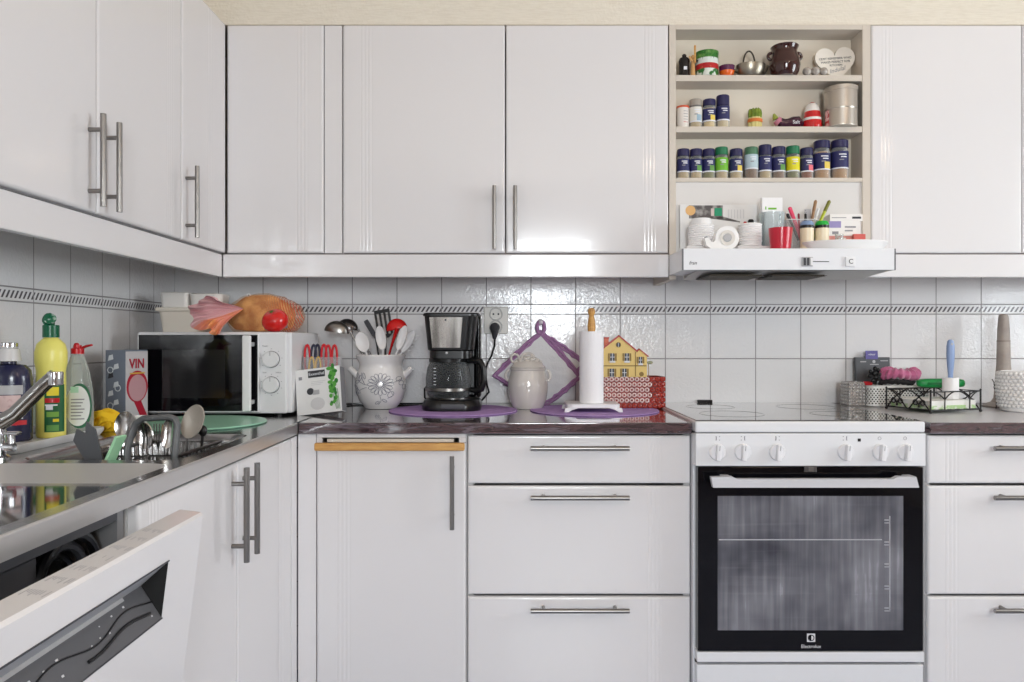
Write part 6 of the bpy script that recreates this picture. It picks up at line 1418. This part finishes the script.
# grey box with red label
t = thing('cleaning_pad_box', 'grey cardboard box with white icons and a red round label, left of the microwave', 'box', (-1.047, ly(2.055), zs), math.radians(-10)); bh = CZ - 9.0 * 2.03 / FPX - zs
b = MB(); b.box(-.03, .03, -.045, .045, 0, bh, M('grey blue carton', (112, 120, 134), .5), .001); obj('body', b, t)
b = MB(); random.seed(4); WI = M('white icon', (214, 218, 222), .5)
for q in range(7):
    z0 = bh * (.10 + .125 * q); x0 = -.022 + .016 * (q % 2)
    b.prism([(x0, z0), (x0 + .016, z0 + .004), (x0 + .014, z0 + .017), (x0 + .003, z0 + .014)], -.0456, -.045, WI if q != 4 else INK)
for q in range(3): b.lathe([(.007, 0), (.007, .0006), (.009, .0006), (.009, 0)], WI, (-.015 + .022 * (q % 2), -.045, bh * (.22 + .25 * q)), n=18, rot=RX)
obj('icon_print', b, t)
b = MB(); RY = Matrix.Rotation(PI / 2, 4, 'Y')
b.box(.03, .0306, -.045, .045, 0, bh * .98, M('pale carton face', (196, 192, 196), .5)); b.lathe([(0, 0), (.043, 0), (.043, .0006), (0, .0006)], M('crimson print', (176, 34, 56), .4), (.0306, .001, bh * .48), n=36, rot=RY); b.sheet(lambda u, v: (.0308, -.040 + .030 * u + .054 * v, bh * .04 + bh * .46 * (1 - v)), 4, 4, M('crimson print', (176, 34, 56), .4)); b.lathe([(0, 0), (.036, 0), (.036, .0005), (0, .0005)], M('pale rosy print', (196, 150, 158), .4), (.0314, .001, bh * .46), n=30, rot=RY)
b.text('VIN', .038, at(.0326, -.002, bh * .80) @ Matrix.Rotation(PI / 2, 4, 'Z') @ FRONT, M('crimson print', (176, 34, 56), .4), ext=.0006); b.box(.0318, .0326, -.03, .03, bh * .66, bh * .68, M('gold print', (214, 176, 80), .4)); obj('label', b, t)
# yellow cloth
YC = M('yellow cloth', (236, 190, 32), .85, bump=(90, .3))
t = thing('cleaning_cloth', 'crumpled yellow cloth beside the dish soap bottle', 'cloth', (-.972, ly(1.80), zs))
def crumple(seed, a=.22):
    return lambda dv: 1 + a * noise.noise(dv * 1.7 + Vector((seed, 0, 0))) + a * .7 * abs(noise.noise(dv * 3.4 + Vector((0, seed, 0))))
b = MB(); b.ell((0, 0, .022), .042, .026, .027, YC, 56, 32, crumple(3.3, .30))
for q in range(3): b.sheet(lambda u, v, q=q: (-.035 + .07 * u + .006 * q, -.022 - .006 * q + .012 * math.sin(u * 5 + q), .010 + .012 * q + .014 * v + .006 * math.sin(u * 7 + q * 2)), 18, 5, YC, .002)
b.v = [Vector((p.x, p.y, max(p.z, .0003))) for p in b.v]; obj('fabric', b, t)
t = thing('egg_cup', 'small white cup on the edge of the mint glass board', 'cup', (-.918, ly(1.87), CT + .0062))
b = MB(); b.lathe([(0, .0003), (.009, .0003), (.010, .003), (.016, .014), (.017, .024), (.0155, .024), (.014, .014), (0, .008)], CERAM, n=24); obj('body', b, t)
# drainer basket in the bowl
FLR = CT - .165 + .0004
t = thing('cutlery_drainer', 'grey wire cutlery drainer with arched handles standing in the sink bowl', 'drainer', (-.722, ly(1.555), FLR)); HB_ = CT - FLR - .006
b = MB(); hx_, hy_ = .082, .105
def ring(z, r):
    f = z / HB_; fx = hx_ * (.76 + .24 * f); fy = hy_ * (.84 + .16 * f); b.tube([(-fx, -fy, z), (fx, -fy, z), (fx, fy, z), (-fx, fy, z)], r, STEEL_DK, 8, True)
ring(HB_, .004); ring(HB_ - .03, .002); ring(HB_ * .45, .002); ring(.003, .003)
for q in range(13):
    x = -hx_ + 2 * hx_ * q / 12
    b.tube([(x, -hy_, HB_), (x * .76, -hy_ * .84, .003), (x * .76, hy_ * .84, .003), (x, hy_, HB_)], .0017, STEEL_DK, 6)
for q in range(1, 12):
    y = -hy_ + 2 * hy_ * q / 12
    for s_ in (-1, 1): b.tube([(s_ * hx_, y, HB_), (s_ * hx_ * .76, y * .84, .003)], .0017, STEEL_DK, 6)
obj('basket', b, t)
HG = M('grey drainer handle', (92, 94, 96), .35)
for yy, lb in ((-hy_ + .006, 1), ):
    b = MB(); zt0 = A(150, 417, 1.456).z - FLR; xa = A(132, 0, 1.456).x + .722; xb = A(176, 0, 1.456).x + .722
    pts = [(xa - .004, yy - .012, HB_ - .05), (xa - .003, yy - .012, HB_ + .015), (xa, yy, zt0 - .030), (xa + .008, yy, zt0 - .012), (xa + .022, yy, zt0 - .003), (xb - .012, yy, zt0), (xb - .002, yy, zt0 - .004), (xb + .003, yy, zt0 - .016), (xb + .003, yy - .012, HB_ + .01), (xb + .002, yy - .012, HB_ - .05)]
    b.tube(pts, .0085, HG, 10, flat=.75); obj('handle', b, t)
def cut(name, label, foot, tip, cat, r, mt, hd=None):
    """one utensil standing in the drainer: foot on the basket's bottom, head at the tip"""
    a = Vector((foot[0], foot[1], FLR + .0072)); t = thing(name, label, cat, a, 0, 'washed utensils in the sink'); v = tip - a
    b = MB(); b.tube([v * 0, v * .6, v * .985], [r, r * .8, r * .7], mt, 10, flat=.6); obj('handle', b, t); return t, v
STM = M('polished cutlery', (190, 188, 186), .15, 1.0)
t, v = cut('cheese_slicer', 'steel cheese slicer with broad pale blade, right end of the drainer', (-.665, ly(1.53)), A(187, 436, 1.53), 'cheese slicer', .005, STEEL_DK)
paddle(t, v * .98, .041, .070, M('brushed pale steel', (176, 168, 158), .4, .5), shape='oval', nm='blade', dirv=Vector((.35, .05, .95)))
t, v = cut('spoon', 'steel tablespoon with bowl upwards under the drainer handle', (-.705, ly(1.50)), A(147, 447, 1.50), 'spoon', .004, STM); paddle(t, v * .98, .030, .052, STM, nm='bowl', dirv=Vector((-.1, 0, 1)))
t, v = cut('spoon', 'steel serving spoon beside the right leg of the drainer handle', (-.68, ly(1.47)), A(168, 446, 1.47), 'spoon', .004, STM); paddle(t, v * .98, .028, .058, STM, nm='bowl', dirv=Vector((.12, 0, 1)))
t, v = cut('ladle', 'round steel ladle left of the drainer handle', (-.755, ly(1.55)), A(128, 440, 1.55), 'ladle', .004, STM); paddle(t, v * .98, .046, .062, STM, nm='bowl', dirv=Vector((-.15, .1, 1)))
t, v = cut('kitchen_knife', 'knife with black rounded handle end, right of the cheese slicer', (-.655, ly(1.565)), A(203, 430, 1.565), 'knife', .006, BLACK)
b = MB(); b.ell(v * .99, .009, .007, .012, BLACK, 14, 10); obj('pommel', b, t)
t, v = cut('fork', 'steel fork with tines upwards in the middle of the drainer', (-.715, ly(1.56)), A(158, 446, 1.56), 'fork', .003, STM)
b = MB(); b.tube([v * .97, v + Vector((0, 0, .012))], [.004, .010], STM, 10, flat=.3)
for q in range(4): b.tube([v + Vector((-.008 + q * .0053, 0, .012)), v + Vector((-.0085 + q * .0057, 0, .046))], .0012, STM, 6)
obj('tines', b, t)
for lb, dxx in (('grey spatula with notched blade leaning in the sink bowl, left of the drainer', 0),):
    a = Vector((-.842, ly(1.422), FLR + .004)); t = thing('spatula', lb, 'spatula', a, 0, 'washed utensils in the sink'); v = A(95, 462, 1.415) - a
    b = MB(); b.tube([v * 0, v], [.006, .007], DGREY, 10, flat=.6); obj('handle', b, t)
    b = MB(); SG = M('slate grey nylon', (84, 86, 90), .4)
    T0 = Matrix.Translation(v) @ Euler((0, math.radians(-22), 0)).to_matrix().to_4x4(); b.T = T0
    b.prism([(-.012, -.012), (.014, -.012), (.024, .056), (.014, .076), (.004, .056), (-.008, .070), (-.022, .052)], -.002, .002, SG); obj('blade', b, t)
a = Vector((-.826, ly(1.426), FLR + .004)); t = thing('scraper', 'mint green plastic scraper leaning beside the grey spatula', 'scraper', a, 0, 'washed utensils in the sink'); v = A(109, 462, 1.418) - a
b = MB(); b.T = Matrix.Translation(v * .5) @ (v.to_track_quat('Z', 'Y')).to_matrix().to_4x4(); L_ = v.length
b.box(-.015, .017, -.003, .003, -L_ / 2, L_ / 2 + .055, M('mint plastic', (168, 220, 178), .4), .0025); obj('body', b, t)

# ================================================================= worktop right of the hob
# perforated basket
d = .085; k = S(d)
PW = bpy.data.materials.new('perforated white metal'); PW.use_nodes = True; nt = PW.node_tree; bs = nt.nodes['Principled BSDF']; bs.inputs['Roughness'].default_value = .35
px0, px1 = X(863, d), X(925, d); t = thing('perforated_basket', 'white perforated metal basket beside the hob, full of small things', 'basket', ((px0 + px1) / 2, -d, zc)); hw_ = (px1 - px0) / 2; hh_ = Z(385.5, d) - zc
PWH = M('white perforated metal', (230, 229, 226), .35); HOLE = M('hole shade', (70, 68, 66), .7)
b = MB(); pr = lambda i, z: [(x, y, z) for x, y in rrect(-hw_ + i, hw_ - i, -.042 + i, .042 - i, .03, 8)]
loops(b, [pr(.004, .0003), pr(0, .004), pr(0, hh_), pr(.002, hh_), pr(.002, .004)], PWH); b.f.append(list(range(36))); b.fm.append(PWH); obj('body', b, t)
b = MB(); per = rrect(-hw_, hw_, -.042, .042, .03, 8); per = per[per.index(min(per)):] + per[:per.index(min(per))]
tot = []; L_ = 0
for a, c_ in zip(per, per[1:] + per[:1]): tot.append((L_, a, c_)); L_ += math.hypot(c_[0] - a[0], c_[1] - a[1])
nb = int(L_ / .0098)
for row in range(8):
    for q in range(nb):
        s_ = ((q + .5 * (row % 2)) / nb) * L_
        for (l0, a, c_) in tot[::-1]:
            if s_ >= l0: break
        ln = math.hypot(c_[0] - a[0], c_[1] - a[1]) or 1; f_ = (s_ - l0) / ln; x = a[0] + (c_[0] - a[0]) * f_; y = a[1] + (c_[1] - a[1]) * f_
        if y > .0: continue
        nx_, ny_ = (c_[1] - a[1]) / ln, -(c_[0] - a[0]) / ln
        if nx_ * x + ny_ * y < 0: nx_, ny_ = -nx_, -ny_
        R = Vector((nx_, ny_, 0)).to_track_quat('Z', 'Y').to_matrix().to_4x4()
        b.lathe([(0, .0003), (.0026, .0003), (.0026, 0)], HOLE, (x, y, .012 + row * (hh_ - .022) / 7), n=8, rot=R)
obj('perforation_pattern', b, t)
b = MB(); b.tube(pr(.001, hh_), .0022, PWH, 8, True); obj('rim', b, t)
# studded silver cup
d3 = .088; k3 = S(d3)
t = thing('candle_cup', 'square silver cup with pointed studs, left of the perforated basket', 'cup', (X(853, d3), -d3, zc)); q_ = .0285; ch = Z(381.5, d3) - zc
b = MB(); SLV = M('silver studs', (188, 186, 184), .22, .8); sq = lambda i, z: [(x, y, z) for x, y in rrect(-q_ + i, q_ - i, -q_ + i, q_ - i, .006, 4)]
loops(b, [sq(.001, .0003), sq(0, .003), sq(0, ch), sq(.003, ch), sq(.004, .006)], SLV); b.f.append(list(range(20))); b.fm.append(SLV); obj('body', b, t)
b = MB()
for row in range(7):
    for q in range(5):
        zz = ch * (row + .7) / 7.4; c_ = -q_ + q_ * 2 * (q + .5) / 5
        for (pp_, nn_) in (((c_, -q_, zz), (0, -1, 0)), ((-q_, c_, zz), (-1, 0, 0)), ((q_, c_, zz), (1, 0, 0))):
            b.lathe([(.0048, 0), (.0035, .0022), (0, .0042)], SLV, pp_, n=8, rot=Vector(nn_).to_track_quat('Z', 'Y').to_matrix().to_4x4())
obj('stud_pattern', b, t)
# things in the perforated basket
zb = zc + .0052
t = thing('gift_card_box', 'dark grey flat carton with violet tag standing behind the perforated basket', 'carton', (X(873, .024), -.027, zc + .001)); k = S(.024); gh = Z(357.5, .024) - zc
b = MB(); b.T = at(0, 0, 0, math.radians(-4), 0, math.radians(5)); b.box(-18 * k, 18 * k, -.006, .006, .001, gh, M('charcoal carton', (84, 86, 90), .6), .0008); obj('body', b, t)
T = b.T; b = MB(); b.T = T; b.box(-7.5 * k, 5.5 * k, -.0075, -.006, gh - 2 * k, gh + 6.5 * k, M('violet tag', (92, 84, 150), .5), .001); b.text('velour', .010, at(-1 * k, -.0079, gh + 2.8 * k) @ FRONT, LBLW); obj('tag', b, t)
b = MB(); b.T = T; b.box(-13 * k, -7 * k, -.0064, -.006, gh - 5 * k, gh - 4 * k, LGREY); b.box(8 * k, 16 * k, -.0064, -.006, gh - 4 * k, gh - 3.2 * k, LGREY); b.box(-3 * k, 6 * k, -.0064, -.006, gh - 7.6 * k, gh - 6.8 * k, LGREY); b.ell((1.2 * k, -.0063, gh - 4.5 * k), 1.6 * k, .0004, 1.6 * k, LGREY, 12, 6); obj('print', b, t)
# fill: scrunchies and clip
dS = .175; k = S(dS)
def scrunchie(label, cpx, cpy, rx, rz_, mt, dd, tilt, lift=0):
    kk = S(dd); t = thing('scrunchie', label, 'hair tie', (X(cpx, dd), -dd, Z(cpy, dd)), 0, 'hair ties in the perforated basket')
    b = MB(); n1, n2 = 72, 14; R1 = rx * kk
    def fn(u, v):
        a = 2 * PI * u; c_ = 2 * PI * v; rr = rz_ * kk * (1 + .28 * math.sin(a * 17) * .6 + .25 * noise.noise(Vector((math.cos(a) * 3, math.sin(a) * 3, v * 2 + cpx))))
        x = (R1 + rr * math.cos(c_)) * math.cos(a); y = (R1 * .52 + rr * math.cos(c_)) * math.sin(a); z = rr * math.sin(c_) + .003 * math.sin(3 * a + 1)
        return (x, y * math.cos(tilt) - z * math.sin(tilt), y * math.sin(tilt) + z * math.cos(tilt))
    b.sheet(fn, n1, n2, mt); obj('fabric', b, t); return t
PKV = M('pink velvet', (196, 108, 146), .8, sheen=.6, mix=((170, 76, 118), 40, .4, .65))
scrunchie('pink velvet scrunchie lying on top of the perforated basket', 899.5, 373.6, 15.0, 5.0, PKV, .10, .08)
scrunchie('black scrunchie under the pink one in the perforated basket', 896, 381.6, 16.0, 2.5, M('black velvet', (36, 34, 36), .9), .10, .0)
t = thing('hair_clip', 'black hair claw with round beads in front of the dark carton', 'hair clip', (X(875.0, .135), -.135, Z(376.5, .135))); k = S(.135)
b = MB(); random.seed(6)
for (x, z, r) in ((0, 8, 2.4), (-4.5, 5, 2.2), (3.2, 6.4, 2.2), (-1, 3.2, 2.6), (4, 2.2, 2.2), (-5.5, .5, 2.2), (.5, -.8, 2.4), (-2.5, -4, 2.2), (3.5, -2.5, 2.2)): b.ell((x * k, -.002 * r + .004, z * k), r * k, r * k, r * k, BLACK, 12, 8)
obj('beads', b, t); b = MB(); b.tube([(-6 * k, 0, 0), (0, .002, 4 * k), (5 * k, .002, 1 * k), (2 * k, 0, -8 * k)], .0035, BLACK, 8); obj('claw', b, t)
t = thing('hair_grip', 'small red plastic piece at the left rim of the perforated basket', 'hair clip', (X(868.0, .112), -.112, Z(385.2, .112))); k = S(.112)
b = MB(); b.box(-5 * k, 4 * k, -.005, .005, 0, 3.8 * k, RED, .0025); obj('body', b, t); b = MB(); b.box(-6.5 * k, -5.1 * k, -.004, .004, .3 * k, 3.2 * k, CHROME, .001); obj('cap', b, t)
# wire tray with napkins
pa, pb_, pc = A(888.4, 409.6, 2.356), A(930.6, 414, 2.227), A(982.4, 413, 2.262)
WA = math.radians(17); LA = 0.19; LB = 0.17
t = thing('wire_tray', 'black wrought wire napkin tray with scrolls, on the worktop right of the hob', 'tray', (pb_.x, pb_.y, zc), WA)
WIRE = M('black wire', (26, 24, 24), .45); TZ = .064; B0 = .009
b = MB(); c4 = [(0, 0), (LA, 0), (LA, LB), (0, LB)]
for (x, y) in c4: b.tube([(x, y, .006), (x, y, TZ + .004)], .0026, WIRE, 10); b.ell((x, y, .0047), .0047, .0047, .0046, WIRE, 12, 8); b.ell((x, y, TZ + .004), .0033, .0033, .0033, WIRE, 10, 6)
for z in (B0, TZ): b.tube([(x, y, z) for x, y in c4], .0021, WIRE, 8, True)
for q in range(1, 6): b.tube([(LA * q / 6, 0, B0), (LA * q / 6, LB, B0)], .0014, WIRE, 6)
obj('frame', b, t)
b = MB()
def side(o_, u_, L_):
    o_ = Vector(o_); u_ = Vector(u_)
    def pt(s_, z): return o_ + u_ * s_ * L_ + Vector((0, 0, z))
    h = TZ - B0
    for (a0, a1) in ((.03, .47), (.47, .03), (.53, .97), (.97, .53)):
        b.tube([pt(a0 + (a1 - a0) * j / 10, TZ - h * (j / 10) ** 1.7) for j in range(11)], .0021, WIRE, 8)
    for c0, sg in ((.19, -1), (.31, 1), (.69, -1), (.81, 1)):
        pts = []
        for j in range(22):
            a = 2.3 * PI * j / 21; r = .085 * (1 - .7 * j / 21)
            pts.append(pt(c0 - sg * .06 + sg * (.07 - r * math.cos(a)) , B0 + h * (.10 + .26 * (j > 0) * min(1, j / 5) + r * 2.4 * math.sin(a))))
        b.tube(pts, .0019, WIRE, 8)
def arcs(o_, u_, L_):
    o_ = Vector(o_); u_ = Vector(u_)
    def pt(s_, z): return o_ + u_ * s_ * L_ + Vector((0, 0, z))
    h = TZ - B0
    for c0 in (.28, .78): b.tube([pt(c0, B0), pt(c0, TZ)], .002, WIRE, 6)
    for (s0, s1) in ((.02, .27), (.5, .29), (.54, .77), (.98, .79)):
        b.tube([pt(s0 + (s1 - s0) * j / 8, TZ - h * .40 * (j / 8) ** 2) for j in range(9)], .0019, WIRE, 6)
side((0, 0, 0), (0, 1, 0), LB); side((LA, 0, 0), (0, 1, 0), LB); arcs((0, 0, 0), (1, 0, 0), LA); arcs((0, LB, 0), (1, 0, 0), LA)
obj('scrollwork', b, t)
Rw = Matrix.Rotation(WA, 4, 'Z'); OW_ = Vector((pb_.x, pb_.y, zc))
def inw(x, y, z): return OW_ + (Rw @ Vector((x, y, z)))
NP = M('napkin paper', (232, 232, 228), .85); NPG = M('napkin green print', (176, 206, 150), .85, mix=((232, 232, 226), 60, .45, .6))
p = inw(.008, .008, B0 + .0025); t = thing('napkin_pack', 'stack of white paper napkins with pale green print in the wire tray', 'napkins', p, WA)
b = MB(); nw, nd = LA - .016, LB - .016
for q in range(7): b.box(.001 * (q % 2), nw - .001 * (q % 3), .001 * (q % 2), nd, q * .0036, q * .0036 + .0034, NPG if q in (0, 1, 2) else NP, .0008)
obj('napkin', b, t)
ztn = B0 + .0025 + 7 * .0036 + .0003
# lint roller standing up
t = thing('lint_roller', 'white lint roller with light blue handle standing in the wire tray', 'lint roller', inw(LA * .71, LB * .33, ztn)); dL = -(t.location.y); k = S(dL)
zr = lambda py: Z(py, dL) - t.location.z
b = MB(); r = 7.4 * k; b.lathe([(0, .0003), (r, .0003), (r, zr(377.5)), (.014, zr(377.5)), (.014, zr(378.5)), (0, zr(378.5))], PAPER, n=32); obj('paper_roll', b, t)
b = MB(); BLH = M('light blue plastic', (134, 156, 196), .35)
b.lathe([(0, zr(378)), (.0075, zr(378)), (.0075, zr(374)), (.0100, zr(366)), (.0122, zr(356)), (.0120, zr(346)), (.0090, zr(341)), (.004, zr(339.6)), (0, zr(339.5))], BLH, n=22, sy=.75)
b.lathe([(0, 0), (.0035, 0), (.0035, .001), (0, .001)], LGREY, (0, -.0078, zr(344)), n=14, rot=RX); obj('handle', b, t)
# green packet
t = thing('tissue_packet', 'bright green packet lying on the rim of the wire tray, behind the lint roller', 'packet', inw(.172, .128, TZ + .0030), 0); dL = -(t.location.y); k = S(dL); gh = Z(378.5, dL) - t.location.z
b = MB(); GP = M('green foil packet', (16, 138, 66), .35, bump=(40, .4))
b.ell((0, 0, gh * .5), .074, .022, gh * .5, GP, 30, 14, lambda dv: 1 / max(1e-3, (abs(dv.x) ** 5 + abs(dv.y) ** 3 + abs(dv.z) ** 5) ** (1 / 5)) * (1 + .02 * noise.noise(dv * 6)))
b.v = [Vector((p.x, p.y, max(p.z, .0003))) for p in b.v]; obj('body', b, t)
b = MB(); b.box(-.05, .01, -.0238, -.0222, gh * .35, gh * .6, M('dark green print', (8, 104, 48), .4)); obj('print', b, t)
# tower, twig and studded pot
d = .12; k = S(d)
TWR = M('beige stone', (176, 166, 158), .6, mix=((150, 140, 134), 14, .4, .7))
t = thing('table_ornament', 'tall tapered beige column ornament with flared foot behind the studded pot', 'ornament', (X(1003.5, d), -d, zc)); zz = lambda py: Z(py, d) - zc
b = MB(); b.lathe([(0, .0003), (.060, .0003), (.062, .004), (.055, .009), (.036, .016), (.028, .03), (.0205, zz(365)), (.0190, zz(341)), (.0186, zz(340.6)), (.0184, zz(340.2)), (.0172, zz(328)), (.0150, zz(318)), (.0128, zz(315)), (.007, zz(314)), (0, zz(314))], TWR, n=32); obj('body', b, t)
b = MB(); b.lathe([(.0188, zz(342)), (.0194, zz(341.6)), (.0194, zz(340.6)), (.0186, zz(340.2))], M('darker stone ring', (150, 140, 132), .6), n=32); obj('ring', b, t)
d = .265; k = S(d)
t = thing('studded_pot', 'white ceramic pot covered in round studs at the right edge', 'pot', (X(1024.5, d), -d, zc)); ph_ = Z(371, d) - zc
pf = [(0, .0003), (.060, .0003), (.064, .004), (.068, ph_ * .25), (.0715, ph_ * .6), (.0695, ph_ * .95), (.068, ph_), (.063, ph_), (.065, ph_ * .6), (0, .008)]
b = MB(); b.lathe(pf, CERAM, n=48); obj('body', b, t)
b = MB()
def rp(z):
    for a, c_ in zip(pf, pf[1:]):
        if a[1] <= z <= c_[1] and c_[1] > a[1]: return a[0] + (c_[0] - a[0]) * (z - a[1]) / (c_[1] - a[1])
    return .07
for row in range(10):
    z = .018 + row * (ph_ - .026) / 9; R_ = rp(z)
    for q in range(34):
        a = 2 * PI * (q + .5 * (row % 2)) / 34
        b.lathe([(.0064, 0), (.0054, .0040), (.0026, .0062), (0, .0066)], CERAM, (R_ * math.cos(a), R_ * math.sin(a), z), n=8, rot=Vector((math.cos(a), math.sin(a), 0)).to_track_quat('Z', 'Y').to_matrix().to_4x4())
obj('stud_pattern', b, t)
d = .195
b = MB(); TWG = M('dark twig', (40, 34, 32), .7)
t = thing('dried_twig', 'small dark twig standing between the beige column and the wire tray', 'twig', (X(996, d), -d, zc)); k = S(d); zz = lambda py: Z(py, d) - zc
b = MB(); b.tube([(0, 0, .002), (1 * k, 0, zz(398)), (0, 0, zz(389)), (1.5 * k, 0, zz(380))], .0016, TWG, 6); b.tube([(0, 0, zz(386)), (-4 * k, 0, zz(379))], .0013, TWG, 6); b.tube([(0.5 * k, 0, zz(386)), (4 * k, 0, zz(381))], .0013, TWG, 6); obj('stem', b, t)
b = MB(); b.ell((0, 0, zz(387)), 2.2 * k, 2 * k, 3.2 * k, TWG, 10, 8); b.ell((-.5 * k, 0, zz(384.0)), 1.8 * k, 1.8 * k, 2.0 * k, TWG, 10, 8); obj('bud', b, t)

# ---------------------------------------------------------------- light and view
sc = bpy.context.scene
w = bpy.data.worlds.new('World'); sc.world = w; w.use_nodes = True
w.node_tree.nodes['Background'].inputs[0].default_value = (0.85, 0.92, 1.0, 1); w.node_tree.nodes['Background'].inputs[1].default_value = 1.0
sc.view_settings.view_transform = 'Standard'; sc.view_settings.look = 'None'; sc.view_settings.gamma = 1.0; sc.view_settings.use_curve_mapping = False
sc.view_settings.exposure = 0.64
sc.cycles.max_bounces = 14; sc.cycles.diffuse_bounces = 6; sc.cycles.glossy_bounces = 6; sc.cycles.transparent_max_bounces = 16
sc.cycles.use_denoising = True; sc.cycles.caustics_reflective = False; sc.cycles.caustics_refractive = False
